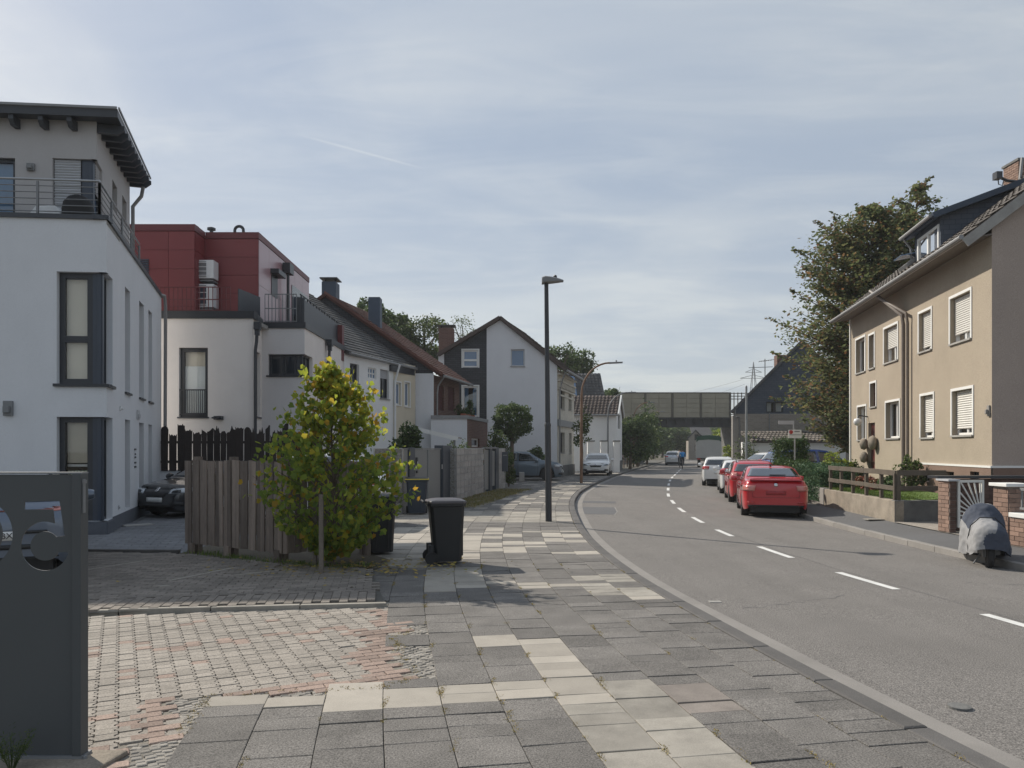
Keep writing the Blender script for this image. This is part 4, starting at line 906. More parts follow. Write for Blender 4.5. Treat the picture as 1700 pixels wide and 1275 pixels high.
b = MB(); R2s.box(b, *hole[:2], .029, .05, *hole[2:]); obj('window', b, 'frame_dark', B); b = MB(); R2s.box(b, hole[0]-.1, hole[1]+.1, .03, .35, hole[3]+.02, hole[3]+.2); obj('awning_box', b, 'frame_dark', B)
b = MB(); R2s.box(b, dr[0], R2s.L-.2, .029, .05, ZB, dr[3]); obj('patio_door', b, 'pane_dark', B)
mb = MB(); R1.box(mb, 0, R1.L+.05, -.3, .06, ZT-.21, ZT+.02); R1s.box(mb, .06, R1s.L-.05, -.3, .05, ZT-.209, ZT+.018); R2.box(mb, .06, R2.L+.05, -.3, .055, ZT-.208, ZT+.022); R2s.box(mb, .06, R2s.L, -.3, .05, ZT-.21, ZT+.02); obj('coping', mb, 'red_trim', B)
mb = MB(); mb.box(-13.4, -9.45, 28.1, 35.3, ZT-.2, ZT-.05); mb.box(-13.3, -11.25, 27.1, 28.1, ZT-.21, ZT-.06); obj('roof', mb, 'concrete_dark', B)
lv = R1.rect(228, 248, 430, 455); b = MB()
for i in range(8): z = lv[2]+(lv[3]-lv[2])*i/8; R1.box(b, lv[0], lv[1], .03, .07, z, z+(lv[3]-lv[2])/12)
obj('louvre', b, 'anthracite_blue', B)
q = P(351, 383, 30); b = MB(); b.lathe([(.07, -.5), (.07, 0), (.16, .02), (.16, .1), (.05, .14)], q, n=12); obj('roof_vent', b, 'lamp_black', B)
q = P(397, 385, 30); b = MB(); b.tube([q+V((-.17, 0, -.3)), q+V((-.17, 0, .05))]+[q+V((-.17*math.cos(a), 0, .05+.17*math.sin(a))) for a in np.linspace(.3, 2.8, 8)]+[q+V((.17, 0, .0))], .06, 8); obj('roof_vent', b, 'lamp_black', B, smooth='angle')
for px, y0, y1, f in ((419, 536, 712, W1s), (541, 565, 640, W2s)):
    t = f.t(px); z = f.z(px, y0); b = MB(); f.box(b, t-.15, t+.15, .06, .26, z-.22, z+.02); f.box(b, t-.09, t+.09, .08, .22, z-.4, z-.22); b.tube([f.p(t, .14, z-.38), f.p(t, .13, z-.6), f.p(t, .09, z-.9), f.p(t, .09, .1)], .055, 8); obj('downpipe', b, 'frame_dark', B)
t = R2s.t(470); b = MB(); R2s.box(b, t-.3, t+.3, .06, .36, ZT-.75, ZT-.35); b.tube([R2s.p(t, .2, ZT-.7), R2s.p(t, .2, ZB)], .06, 8); obj('downpipe', b, 'frame_dark', B)
# railings of the terraces
def bars(par, a, b, z0, z1, step, m, r=.011):
    a, b = V(a), V(b); mb = MB(); n = max(2, int((b-a).length/step))
    for i in range(n+1): q = a.lerp(b, i/n); mb.beam((q.x, q.y, z0), (q.x, q.y, z1), r*2, r*2, (0, 1, 0))
    for z in (z0+.05, z1, (z0+z1)/2): mb.beam((a.x, a.y, z), (b.x, b.y, z), .03, .03)
    return obj('railing', mb, m, par)
bars(B, (-12.2, 25.12, 0), (-9.2, 25.12, 0), ZB+.24, ZB+1.05, .14, 'red_trim'); bars(B, (-8.6, 26.78, 0), (-7.5, 26.78, 0), ZB+.16, ZB+1.15, .12, 'lamp_grey')
mb = MB(); mb.beam((-8.95, 25.15, ZB+.62), (-8.72, 26.6, ZB+.62), .03, .78); obj('parapet_screen', mb, 'anthracite', B)
mb = MB(); W2s.box(mb, .1, W2s.L-.1, -.2, -.16, ZB+.16, ZB+1.05); W2.box(mb, W2.L-.35, W2.L-.05, -.2, -.16, ZB+.16, ZB+1.05); obj('parapet_screen', mb, 'anthracite', B)
mb = MB(); 
for i in range(14): W2s.box(mb, .2+i*.42, .24+i*.42, -.20, -.15, ZB+1.05, ZB+1.14)
W2s.box(mb, .1, W2s.L-.1, -.2, -.16, ZB+1.14, ZB+1.17); obj('handrail', mb, 'lamp_black', B)
mb = MB(); W2s.box(mb, W2s.L-.45, W2s.L-.05, -.5, .03, ZB-.5, ZB+1.0); obj('end_panel', mb, 'red_trim', B)
wall_lamp(B, W1, 365, 694, .25, .12, .5, 'frame_dark', 'wall_spotlight')
for i, (y0, y1, lab) in enumerate(((438, 468, 'upper of two white air conditioning units against the red panelled wall'), (477, 515, 'lower and larger of the two white air conditioners on the terrace'))):
    f = R2; t0, t1 = f.t(339), f.t(365); z0, z1 = f.z(350, y1), f.z(350, y0); t = thing('air_conditioner', lab, 'air conditioner', f.p((t0+t1)/2, .3, z0), 'air conditioners on the red house')
    b = MB(); f.box(b, t0, t1, .12, .60, z0, z1); obj('casing', b, 'white_plastic', t, bevel=.02)
    b = MB(); f.box(b, t0+.03, t0+(t1-t0)*.55, .601, .615, z0+.06, z1-.06)
    obj('coil_panel', b, 'anthracite_blue' if i else 'lamp_grey', t)
    b = MB()
    for k in range(4): z = z0+.1+(z1-z0-.2)*k/3; f.box(b, t0+.02, t0+(t1-t0)*.56, .616, .63, z-.012, z+.012)
    b.lathe([(.0, 0), (.2, 0), (.2, .02), (.0, .02)], f.p(t0+(t1-t0)*.8, .60, (z0+z1)/2), (f.n.x, f.n.y, 0), 14) if False else None
    obj('grille', b, 'white_plastic', t)
    b = MB(); f.box(b, t0+.05, t1-.05, .03, .55, z0-.09, z0-.04); f.box(b, t0-.1, t0-.02, .03, .1, z0-.1, z1); obj('bracket', b, 'lamp_grey', t)
# ---------------------------------------------------------------- C: row house with slate roof, D: brick house with red roof
def house(name, label, loc): return thing(name, label, 'house', loc)
Cc = house('slate_roofed_house', 'white rendered row house under a mossy slate roof beside the red topped house', (-6.5, 34, 0))
FC = Fac((-7.2, 33.0), (-4.95, 39.4)); tm = FC.t(653)
o1, o2, o3 = FC.rect(581, 596, 604, 636), FC.rect(611, 625, 611, 629), FC.rect(631, 646, 614, 662)
mb = MB(); FC.wall(mb, 0, tm, 0, 6.0, [o1, o2, o3]); bwall(mb, (-7.2, 33), (-13, 33), 0, 6.0); bwall(mb, (-7.2, 33), (-12.3, 33), 6, 6.1); obj('wall', mb, 'render_white', Cc, fix=False)
for q, s in ((o1, 0), (o3, .3)): window(FC, Cc, q, rev=.12, fm='frame_dark', fw=.07, mull=(.5,), pane='pane_dark', shutter=s, sm='slat_grey', sill='concrete')
window(FC, Cc, o2, rev=.06, fm='white_paint', fw=.05, mull=(.33, .66), trans=(.5,), pane='pane_sky')
eL, eR, rR, rL = V((-7.05, 32.95, 5.92)), V((-5.0, 39.42, 5.92)), V((-10.4, 39.42, 9.72)), V((-12.6, 32.95, 9.72))
mb = MB(); slab(mb, [eL, eR, rR, rL], .14); obj('roof', mb, 'roof_slate', Cc); tiles(Cc, eL, eR, rR, rL, 26, 22, 'roof_slate', .045)
mb = MB(); mb.tube([eL+V((.12, 0, -.08)), eR+V((.12, 0, -.08))], .07, 8); obj('gutter', mb, 'zinc', Cc)
mb = MB(); a = FC.p(tm, .35, 5.8); mb.tube([a, FC.p(tm+.0, .12, 5.1), FC.p(tm, .1, 4.8), FC.p(tm, .1, 0)], .05, 8); obj('downpipe', mb, 'white_plastic', Cc)
mb = MB(); mb.beam(eR+V((-.2, -.06, -.28)), eR+V((-1.0, -2.6, -.30)), .5, .3); obj('soffit_board', mb, 'frame_dark', Cc)
mb = MB(); q = V((-8.1, 34.8, 6.9)); mb.obox(q, (.3, 0, -.02), (0, .4, 0), (-.22, 0, -.28) if False else (.03, 0, .05)); obj('roof_vent', mb, 'pale_glare', Cc)
C2 = house('cream_row_house', 'narrow cream rendered row house with two tall white windows', (-5.3, 38.4, 0))
p1, p2 = FC.rect(655, 665, 635, 672), FC.rect(672, 680, 635, 675)
mb = MB(); FC.wall(mb, tm, FC.L, 0, 5.98, [p1, p2]); bwall(mb, (-4.95, 39.4), (-9, 39.4), 0, 6); obj('wall', mb, 'render_yellow', C2, fix=False)
for q in (p1, p2): window(FC, C2, q, rev=.08, fm='white_paint', fw=.07, pane='pane_sky', trim='white_paint', sill='white_paint')
D = house('red_roofed_house', 'brown brick house with red tiled roof and dark slated gable', (-5, 40, 0))
GD = Fac((-15.2, 39.5), (-4.02, 39.5)); rx, rz_ = P(540, 487, 39.5).x, 9.74; ex_, ez = P(735, 622, 39.5).x, 5.55
def tD(x): return x+15.2
mb = MB(); GD.wall(mb, tD(-9.3), tD(-4.02), 0, 5.62, []); obj('wall', mb, 'render_blue', D, fix=False)
mb = MB(); GD.wall(mb, 0, tD(-4.05), 5.62, 10, [], clips=[((tD(rx), rz_-.1), (tD(ex_), ez-.12)), ((tD(rx), rz_-.1), (tD(2*rx-ex_), ez-.12))]); obj('gable', mb, 'slate_cladding', D, fix=False)
FD = Fac((-4.02, 39.5), (-3.05, 44.6)); m1, m2 = FD.rect(726, 737, 640, 681), FD.rect(743.5, 754.5, 643, 682)
mb = MB(); FD.wall(mb, 0, FD.L, 0, 5.55, [m1, m2]); obj('brick_wall', mb, 'brickwork_brown', D, fix=False)
for q in (m1, m2): window(FD, D, q, rev=.1, fm='shutter_maroon', fw=.08, pane='pane_dark', shutter=.97, sm='shutter_maroon')
dy, dx = 5.6, 1.15
eL, eR, rR, rL = V((ex_, 39.35, ez)), V((ex_+dx, 45.0, ez)), V((rx+dx, 45.0, rz_)), V((rx, 39.35, rz_))
mb = MB(); slab(mb, [eL, eR, rR, rL], .16); wl = V((2*rx-ex_, 39.35, ez)); slab(mb, [wl, rL, rR, V((wl.x+dx, 45, ez))], .16); obj('roof', mb, 'roof_red', D)
tiles(D, eL, eR, rR, rL, 16, 22, 'roof_red', .05)
mb = MB(); mb.beam(rL+V((0, -.02, .02)), eL+V((0, -.02, .02)), .1, .12); obj('verge', mb, 'roof_red', D)
mb = MB(); mb.tube([eL+V((.1, 0, -.08)), eR+V((.1, 0, -.08))], .07, 8); mb.tube([eL+V((.05, .3, -.1)), FD.p(.3, .15, 5.0), FD.p(.3, .1, 4.6), FD.p(.3, .1, 3)], .045, 8); obj('gutter', mb, 'zinc', D)
def chimney(par, c, w, d, z0, z1, m, cap=True):
    mb = MB(); mb.box(c[0]-w/2, c[0]+w/2, c[1]-d/2, c[1]+d/2, z0, z1); o = obj('chimney', mb, m, par, bevel=.02)
    if cap:
        b = MB(); b.box(c[0]-w*.62, c[0]+w*.62, c[1]-d*.6, c[1]+d*.6, z1+.14, z1+.2)
        for sx in (-1, 1): b.box(c[0]+sx*w*.35-.03, c[0]+sx*w*.35+.03, c[1]-.1, c[1]+.1, z1, z1+.14)
        obj('chimney_cap', b, 'lamp_black', o)
    return o
q = P(549, 470, 41); chimney(D, (q.x, 41), .75, .9, 9.2, q.z, 'slate_blue')
q = P(623, 495, 41); chimney(D, (q.x, 41), .62, .7, 7.2, q.z, 'slate_blue', False)
q = P(680, 570, 41.5)
# low extension with a terrace
XT = Fac((-4.1, 38.9), (-2.27, 38.9)); XS = Fac((-2.27, 38.9), (-1.42, 44.6)); zx = 3.26
mb = MB(); XT.wall(mb, 0, XT.L, 0, zx, []); obj('extension_wall', mb, 'render_blue', D, fix=False)
wx = XS.rect(783, 796, 728, 742); mb = MB(); XS.wall(mb, 0, XS.L, 0, zx, [wx]); obj('extension_wall', mb, 'brickwork_brown', D, fix=False); window(XS, D, wx, rev=.1, fm='white_paint', fw=.08, pane='pane_dark')
mb = MB(); XT.box(mb, -.0, XT.L+.06, -.3, .06, zx, zx+.18); XS.box(mb, .07, XS.L, -.3, .055, zx+.001, zx+.178); mb.prism([(-4, 39.2, zx+.02), (-2.5, 39.2, zx+.02), (-1.7, 44.6, zx+.02), (-3.1, 44.6, zx+.02)], (0, 0, .05)); obj('coping', mb, 'zinc', D)
mb = MB()
for i, y in enumerate((40.2, 41.2, 42.3)): mb.box(-2.75+.17*(y-39)-.12, -2.75+.17*(y-39)+.14, y-.35, y+.35, zx+.07, zx+.32)
tag(obj('flower_trough', mb, 'terracotta', loc=(-2.5, 41, zx)), 'row of terracotta troughs along the edge of the brick extension roof', 'planter')
# ---------------------------------------------------------------- E: gabled house, dark slate left half, white right half
E = house('gabled_house', 'tall gabled house, half dark slate cladding and half white render', (-1, 47, 0))
GE = Fac((-4.6, 47), (2.76, 47)); te = lambda x: x+4.6
ap = (-.74, 9.80); le_, re_ = (-4.55, 7.52), (3.15, 6.68); xm = P(808, 0, 47).x
k1, k2 = GE.rect(768, 794, 581, 610), GE.rect(768, 794, 641, 692); k3 = GE.rect(848, 871, 580, 608)
cl = [((te(le_[0]), le_[1]-.1), (te(ap[0]), ap[1]-.1)), ((te(ap[0]), ap[1]-.1), (te(re_[0]), re_[1]-.1))]
mb = MB(); GE.wall(mb, te(-4.15), te(xm), 0, 11, [k1, k2], clips=cl[:1], rev=.06); obj('gable', mb, 'slate_cladding', E, fix=False)
mb = MB(); GE.wall(mb, te(xm), GE.L, 0, 11, [k3], clips=cl, rev=.12, o=.04); GE.wall(mb, te(-4.5), te(-4.15), 0, 11, [], clips=cl[:1], o=.03); bwall(mb, (xm, 47), (xm, 46.96), 0, 8.4); obj('wall', mb, 'render_blue', E, fix=False)
window(GE, E, k1, rev=.05, fm='white_paint', fw=.1, trans=(.42,), pane='pane_sky', trim='white_paint'); w = window(GE, E, k2, rev=.05, fm='white_paint', fw=.1, pane='glass', curtain=True and 'curtain_blue', trim='white_paint')
window(GE, E, k3, rev=.1, base=.04, fm='slat_grey', fw=.07, pane='pane_sky', sill='concrete')
SE = Fac((2.76, 47), (4.28, 53.1)); so_ = [SE.rect(*r) for r in ((929, 937, 645, 679), (944, 948.5, 648, 681), (929.5, 937, 718, 752), (944.5, 948.5, 719, 753))]
mb = MB(); SE.wall(mb, 0, SE.L, .7, 6.6, so_, rev=.2); obj('street_wall', mb, 'render_ornate', E, fix=False)
for q in so_: window(SE, E, q, rev=.16, fm='frame_dark', fw=.07, pane='pane_dark', trim='render_ornate', sill='concrete')
mb = MB(); SE.box(mb, 0, SE.L, .004, .12, 3.15, 3.55); obj('string_course', mb, 'lamp_grey', E)
mb = MB(); SE.box(mb, 0.01, SE.L, -.05, .06, 0, .7); obj('plinth', mb, 'concrete_dark', E)
mb = MB()
for k, z in enumerate((5.05, 5.4, 5.9, 6.3)): SE.box(mb, .05, SE.L, .004, .05+.05*k, z, z+.10)
for i in range(12): SE.box(mb, .2+i*.5, .4+i*.5, .004, .16, 5.55, 5.85)
obj('cornice', mb, 'render_ornate', E)
sh = V((1.5, 6.1, 0)); A3, L3, R3 = V((ap[0], 46.8, ap[1])), V((le_[0], 46.8, le_[1])), V((re_[0]+.12, 46.8, re_[1]-.08))
mb = MB(); slab(mb, [L3, A3, A3+sh, L3+sh], .16); slab(mb, [A3, R3, R3+sh, A3+sh], .16); obj('roof', mb, 'roof_brown', E)
tiles(E, R3, R3+sh, A3+sh, A3, 18, 16, 'roof_brown', .05); tiles(E, L3, L3+sh, A3+sh, A3, 18, 14, 'roof_red', .05)
mb = MB(); mb.beam(L3+V((0, -.06, -.05)), A3+V((0, -.06, -.05)), .1, .2); mb.beam(A3+V((0, -.06, -.05)), R3+V((0, -.06, -.05)), .1, .2); obj('verge', mb, 'roof_brown', E)
mb = MB(); mb.tube([R3+V((.1, 0, -.1)), R3+sh+V((.1, 0, -.1))], .08, 8); mb.tube([R3+V((0, .25, -.15)), SE.p(.3, .25, 5.9), SE.p(.3, .12, 5.4), SE.p(.3, .1, .2)], .05, 8); obj('gutter', mb, 'zinc', E)
q = P(741.5, 546, 52); chimney(E, (q.x, 52), 1.0, .9, 6.8, q.z, 'brickwork_brown_x', True)
# ---------------------------------------------------------------- F low white house, G tiled house with solar panels behind
Fh = house('low_white_house', 'low white house with dark pantile roof and white gate pillars', (6.4, 60, 0))
FF = Fac((4.3, 60), (8.15, 60)); FS = Fac((8.15, 60), (9.15, 64))
fo = [FS.rect(1026, 1030, 689, 712), FS.rect(1026.5, 1030, 736, 762)]
mb = MB(); FF.wall(mb, 0, FF.L, 0, 4.5, []); FS.wall(mb, 0, FS.L, 0, 6.2, fo, clips=[((0, 4.45), (FS.L/2, 6.0)), ((FS.L/2, 6.0), (FS.L, 4.45))]); obj('wall', mb, 'render_white', Fh, fix=False)
for q in fo: window(FS, Fh, q, rev=.15, fm='frame_dark', fw=.06, pane='pane_dark')
mb = MB(); FS.box(mb, .02, FS.L, -.05, .05, 0, .8); obj('plinth', mb, 'concrete_dark', Fh)
e1, e2, r_2, r1 = V((4.2, 59.8, 4.42)), V((8.22, 59.8, 4.42)), V((8.75, 62.0, 6.02)), V((4.7, 62.0, 6.02))
mb = MB(); slab(mb, [e1, e2, r_2, r1], .14); slab(mb, [r1, r_2, V((9.3, 64.2, 4.42)), V((5.2, 64.2, 4.42))], .14); obj('roof', mb, 'roof_brown', Fh); tiles(Fh, e1, e2, r_2, r1, 14, 7, 'roof_brown', .06, wave=.05)
mb = MB(); mb.beam(e2+V((.05, -.03, 0)), r_2+V((.05, -.03, 0)), .12, .16); mb.beam(r_2+V((.05, 0, 0)), V((9.35, 64.2, 4.42)), .12, .16); obj('verge', mb, 'white_paint', Fh)
mb = MB(); mb.tube([e1+V((0, -.08, -.05)), e2+V((0, -.08, -.05))], .07, 8); obj('gutter', mb, 'zinc', Fh)
for i, (px, w) in enumerate(((981, 11), (1003, 11), (1024, 10))):
    Y = 57.5; a, b = P(px-w/2, 0, Y).x, P(px+w/2, 0, Y).x; zt = P(px, 733, Y).z
    t = thing('gate_pillar', ('white gate pillar with flat cap nearest the rusty street lamp', 'middle white gate pillar in front of the low white house', 'white gate pillar with dark cap at the corner of the low white house')[i], 'pillar', ((a+b)/2, Y, 0), 'white gate pillars')
    mb = MB(); mb.box(a, b, Y, Y+.45, 0, zt); obj('shaft', mb, 'render_white', t); mb = MB(); mb.box(a-.05, b+.05, Y-.05, Y+.5, zt, zt+.08); obj('cap', mb, 'concrete_dark', t)
Gh = house('solar_roofed_house', 'house with dark tiled roof and solar panels behind the low white house', (7, 67, 0))
mb = MB(); mb.box(3.4, 8.05, 67.3, 72, 0, 5.7); obj('wall', mb, 'render_yellow', Gh)
e1, e2, r_2, r1 = V((3.2, 66.9, 5.5)), V((8.25, 66.9, 5.5)), V((7.98, 69.5, 8.55)), V((3.2, 69.5, 8.55))
mb = MB(); slab(mb, [e1, e2, r_2, r1], .16); slab(mb, [r1, r_2, V((8.25, 72, 5.5)), V((3.2, 72, 5.5))], .16); obj('roof', mb, 'roof_dark', Gh); tiles(Gh, e1, e2, r_2, r1, 16, 12, 'roof_dark', .06, wave=.05)
mb = MB()
for i in range(3):
    for j in range(2): 
        n_ = (e2-e1).cross(r1-e1).normalized(); u, w = .30+.07*i, .1+.4*j; a = e1.lerp(e2, u).lerp(r1.lerp(r_2, u), w)+n_*.14; a2 = e1.lerp(e2, u+.065).lerp(r1.lerp(r_2, u+.065), w)+n_*.14; b2 = e1.lerp(e2, u+.065).lerp(r1.lerp(r_2, u+.065), w+.38)+n_*.14; b1_ = e1.lerp(e2, u).lerp(r1.lerp(r_2, u), w+.38)+n_*.14; mb.prism([a, a2, b2, b1_], -n_*.05)
obj('solar_panels', mb, 'pane_sky', Gh)
# ---------------------------------------------------------------- R: tan house on the right
Rh = house('tan_house', 'tan roughcast two storey house with roller shutters and slate dormer', (12, 24, 0))
fN, fF = V((11.23, 18.0)), V((13.11, 29.75)); FR = Fac(fF, fN); GR = Fac(fN, (fN.x+10, fN.y+.35)); ZE = 7.05; zp = 1.30
ops = {}
for k, r in dict(a1=(1578, 1612, 489, 566), a2=(1526, 1546.5, 517, 582), a3=(1468, 1490.5, 542, 600), a4=(1443, 1452, 556, 611), a5=(1421.5, 1436.5, 562, 618), s=(1445, 1454.5, 636, 675), b1=(1581, 1615, 647, 722), b2=(1529, 1550, 656, 726), b3=(1471, 1493.5, 667, 727), b5=(1424, 1438, 675, 730), d=(1441.5, 1452.5, 702, 781)).items(): ops[k] = FR.rect(*r)
cel = [FR.rect(1533, 1545, 783, 800), FR.rect(1572, 1586, 783, 799), FR.rect(1613, 1628, 783, 797)]
mb = MB(); FR.wall(mb, 0, FR.L, zp, ZE, list(ops.values()), rev=.15); obj('wall', mb, 'render_tan', Rh, fix=False)
GRw = [((0, ZE-.05), (5.0, ZE+4.45))]
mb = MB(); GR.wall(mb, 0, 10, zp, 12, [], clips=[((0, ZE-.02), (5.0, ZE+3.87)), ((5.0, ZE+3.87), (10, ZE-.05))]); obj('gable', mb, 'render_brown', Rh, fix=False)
back = FR.p(0, 0, 0); mb = MB(); bwall(mb, back, (back.x+10, back.y+.35), 0, ZE); obj('rear_wall', mb, 'render_tan', Rh, fix=False)
dd = ops['d']
tsp = FR.t(1512)
mb = MB(); FR.wall(mb, tsp, FR.L+.03, 0, zp, cel, rev=.15, o=.035); GR.wall(mb, 0, 10, 0, zp-.002, [], o=.035); obj('plinth', mb, 'plinth_brown', Rh, fix=False)
mb = MB(); FR.wall(mb, 0, tsp, 0, zp, [(dd[0], dd[1], dd[2]-.0, zp+.01)] if dd[2] < zp else [], rev=.1); obj('plinth', mb, 'render_tan', Rh, fix=False)
mb = MB(); FR.box(mb, tsp, FR.L+.05, .0, .05, zp, zp+.05); GR.box(mb, -.03, 10, .0, .052, zp+.001, zp+.051); obj('band', mb, 'white_paint', Rh); mb = MB(); FR.box(mb, -.05, .03, -.03, .05, 0, ZE-.05); obj('corner_trim', mb, 'white_paint', Rh)
for q in cel: window(FR, Rh, q, rev=.1, base=.035, fm='frame_dark', fw=.03, mull=(.25, .5, .75), pane='pane_dark')
kw = dict(rev=.13, fm='white_paint', fw=.06, trim='white_paint', sill='concrete', pane='glass', mull=(.5,))
for k, s in (('a1', .82), ('a2', .90), ('a3', .60), ('b1', .86), ('b2', .88)): window(FR, Rh, ops[k], shutter=s, curtain='curtain_white', **kw)
for k in ('b3', 'b5', 'a5'): window(FR, Rh, ops[k], curtain='curtain_white', **kw)
window(FR, Rh, ops['a4'], **{**kw, 'mull': ()}); window(FR, Rh, ops['s'], **{**kw, 'mull': (), 'trans': (.5,), 'fm': 'door_maroon', 'pane': 'pane_dark'})
b = MB(); FR.box(b, dd[0], dd[1], -.16, -.1, max(.3, dd[2]-.3), dd[3]); o = obj('front_door', b, 'door_maroon', Rh); b = MB(); FR.box(b, dd[1]-.2, dd[1]-.12, -.1, -.04, 2.0, 2.15); obj('handle', b, 'steel', o)
for px, py, r in ((1440.5, 737, .22), (1455, 735, .26), (1440.5, 759, .21)):
    b = MB(); t = FR.t(px); b.lathe([(.02, 0), (r*.8, .03), (r, .1), (r*.8, .2), (.02, .26)], FR.p(t, .02, FR.z(px, py)), (FR.n.x, FR.n.y, 0), 16); tag(obj('hanging_basket', b, 'concrete_mossy', loc=FR.p(t, .02, FR.z(px, py)), smooth=True), {1440.5: ('upper' if py < 750 else 'lower')+' round wall basket left of the maroon front door', 1455: 'larger round wall basket right of the maroon front door'}[px], 'basket', 'round baskets beside the front door')
b = MB(); t = FR.t(1441); q = FR.p(t, 0, FR.z(1441, 692)); b.tube([q, q+V((FR.n.x*.3, FR.n.y*.3, .05)), q+V((FR.n.x*.35, FR.n.y*.35, -.05))], .025, 6); o = obj('wall_lamp', b, 'frame_dark', Rh); b = MB(); b.lathe([(.02, .14), (.12, .1), (.15, 0), (.1, -.1), (.02, -.14)], q+V((FR.n.x*.35, FR.n.y*.35, -.18)), n=14); obj('globe', b, 'white_plastic', o, smooth=True)
wall_lamp(Rh, FR, 1643, 682, .12, .26, .1, 'gutter', 'bell_plate')
for px, rr in ((1505.5, .055), (1512.5, .045)):
    t = FR.t(px); pipe(Rh, [FR.p(FR.t(1478), .62, ZE-.12), FR.p(FR.t(1490), .45, ZE-.55), FR.p(t, .14, ZE-1.2), FR.p(t, .10, ZE-1.5), FR.p(t, .10, .3)], rr, 'pipe_brown')
# roof: 45 degree pitch, eaves overhang the street wall
n2 = V((FR.n.x, FR.n.y, 0)); d2 = V((FR.d.x, FR.d.y, 0)); EV = ZE-.10
E0 = FR.p(-.18, .62, EV-.22); E1 = FR.p(FR.L+.10, .62, EV-.22)
up_ = -n2*5.65+V((0, 0, 4.40)); R0, R1_ = E0+up_, E1+up_
mb = MB(); slab(mb, [E0, E1, R1_, R0], .09); dn = -n2*5.65-V((0, 0, 4.40)); slab(mb, [R0, R1_, R1_+dn, R0+dn], .16); obj('roof', mb, 'roof_old', Rh)
tiles(Rh, E0, E1, R1_, R0, 40, 20, 'roof_old', .05, wave=.03)
mb = MB(); mb.beam(E1+d2*.0+V((0, 0, -.16)), R1_+V((0, 0, -.16)), .04, .22); obj('bargeboard', mb, 'concrete', Rh)
mb = MB(); mb.tube([E0+n2*.08+V((0, 0, -.02)), E1+n2*.08+V((0, 0, -.02))], .055, 10); obj('gutter', mb, 'zinc', Rh)
mb = MB(); s0, s1 = FR.p(-.15, .58, EV-.28), FR.p(FR.L, .58, EV-.28); mb.prism([s0, s1, FR.p(FR.L, .0, EV-.20), FR.p(-.15, 0, EV-.20)], (0, 0, .04)); obj('soffit', mb, 'pipe_brown', Rh)
# dormer
tn = FR.t(1552); tf = tn-2.0
ds = MB(); zb, ztop = 7.05, 8.25
def DP(t, o, z): return FR.p(t, o, z)
face = -.15
ds.poly(DP(tn, face, zb-.3), DP(tn, face, ztop), DP(tn, -2.6, 9.15), DP(tn, -2.6, 8.3)); dorm = obj('dormer', ds, 'slate_cladding_blue', Rh, fix=False); ds = MB(); ds.poly(DP(tf, face, zb-.3), DP(tf, face, ztop), DP(tf, -2.6, 9.15), DP(tf, -2.6, 8.3)); obj('dormer_cheek', ds, 'slate_cladding_blue', dorm, fix=False)
fd = Fac(DP(tf, face, 0).xy, DP(tn, face, 0).xy); dq = (.28, 1.55, zb+.12, ztop-.22)
mb = MB(); fd.wall(mb, 0, 2.0, zb-.35, ztop-.02, [dq], rev=.06); obj('dormer_front', mb, 'slate_cladding_blue', dorm, fix=False)
window(fd, Rh, (dq[0], 1.92, dq[2], dq[3]), rev=-.03, fm='white_paint', fw=.08, mull=(.5,), pane='glass', curtain='curtain_white', sill='white_paint')
mb = MB(); slab(mb, [DP(tf-.25, face+.3, ztop+.02), DP(tn+.25, face+.3, ztop+.02), DP(tn+.25, -3.1, 9.42), DP(tf-.25, -3.1, 9.42)], .16); obj('dormer_roof', mb, 'slate_blue', dorm)
mb = MB(); mb.tube([DP(tf-.25, face+.34, ztop-.06), DP(tn+.2, face+.34, ztop-.06)], .05, 8); mb.tube([DP(tf-.05, face+.34, ztop-.06), DP(tf-.05, face+.1, ztop-.4), DP(tf-.05, face+.06, zb-.1)], .03, 6); obj('dormer_gutter', mb, 'zinc', dorm)
mb = MB(); t = FR.t(1502); 
a = E0.lerp(E1, (t+.45)/(FR.L+.55)); slp = (R0-E0).normalized(); nr_ = d2.cross(slp).normalized(); nr_ = nr_ if nr_.z > 0 else -nr_
c = a+slp*1.2+nr_*.14; mb.obox(c, d2*.36, slp*.42, nr_*.05); o = obj('skylight', mb, 'lamp_grey', Rh); mb = MB(); mb.obox(c+nr_*.16+slp*.0, d2*.34, (slp*.8-nr_*.42).normalized()*.40, nr_*.02); obj('skylight_sash', mb, 'pane_sky', o)
# chimney with individual bricks on the two seen faces, aerial and dish arm
q = P(1695, 300, 27.0); ch = thing('chimney_stack', 'red brick chimney stack with aerial arm on the tan house roof', 'chimney', (q.x, 27, 9.5))
mb = MB(); cxx = q.x; mb.box(cxx-.35, cxx+.35, 26.6, 27.4, 9.5, 11.72); obj('core', mb, 'mortar_dark', ch)
mb = MB()
for j in range(26):
    z = 9.56+j*.083; o = .12 if j % 2 else 0
    for i in range(-1, 4):
        a, b = cxx-.36+i*.24+o, cxx-.36+i*.24+.225+o; a, b = max(a, cxx-.36), min(b, cxx+.36)
        if b-a > .03: mb.box(a, b, 26.585, 26.62, z, z+.07)
    for i in range(-1, 4):
        a, b = 26.6+i*.24+o, 26.6+i*.24+.225+o; a, b = max(a, 26.6), min(b, 27.4)
        if b-a > .03: mb.box(cxx-.365, cxx-.33, a, b, z, z+.07)
obj('bricks', mb, 'brick_lit', ch, kind='stuff')
mb = MB(); mb.box(cxx-.4, cxx+.4, 26.55, 27.45, 11.72, 11.8); obj('cap', mb, 'concrete_dark', ch)
aer = thing('satellite_arm', 'dark dish arm and mast standing beside the brick chimney', 'aerial', (cxx, 26.3, 10))
mb = MB(); mb.tube([P(1697, 262, 26.3), P(1690, 330, 26.3)], .05, 8); obj('mast', mb, 'zinc', aer)
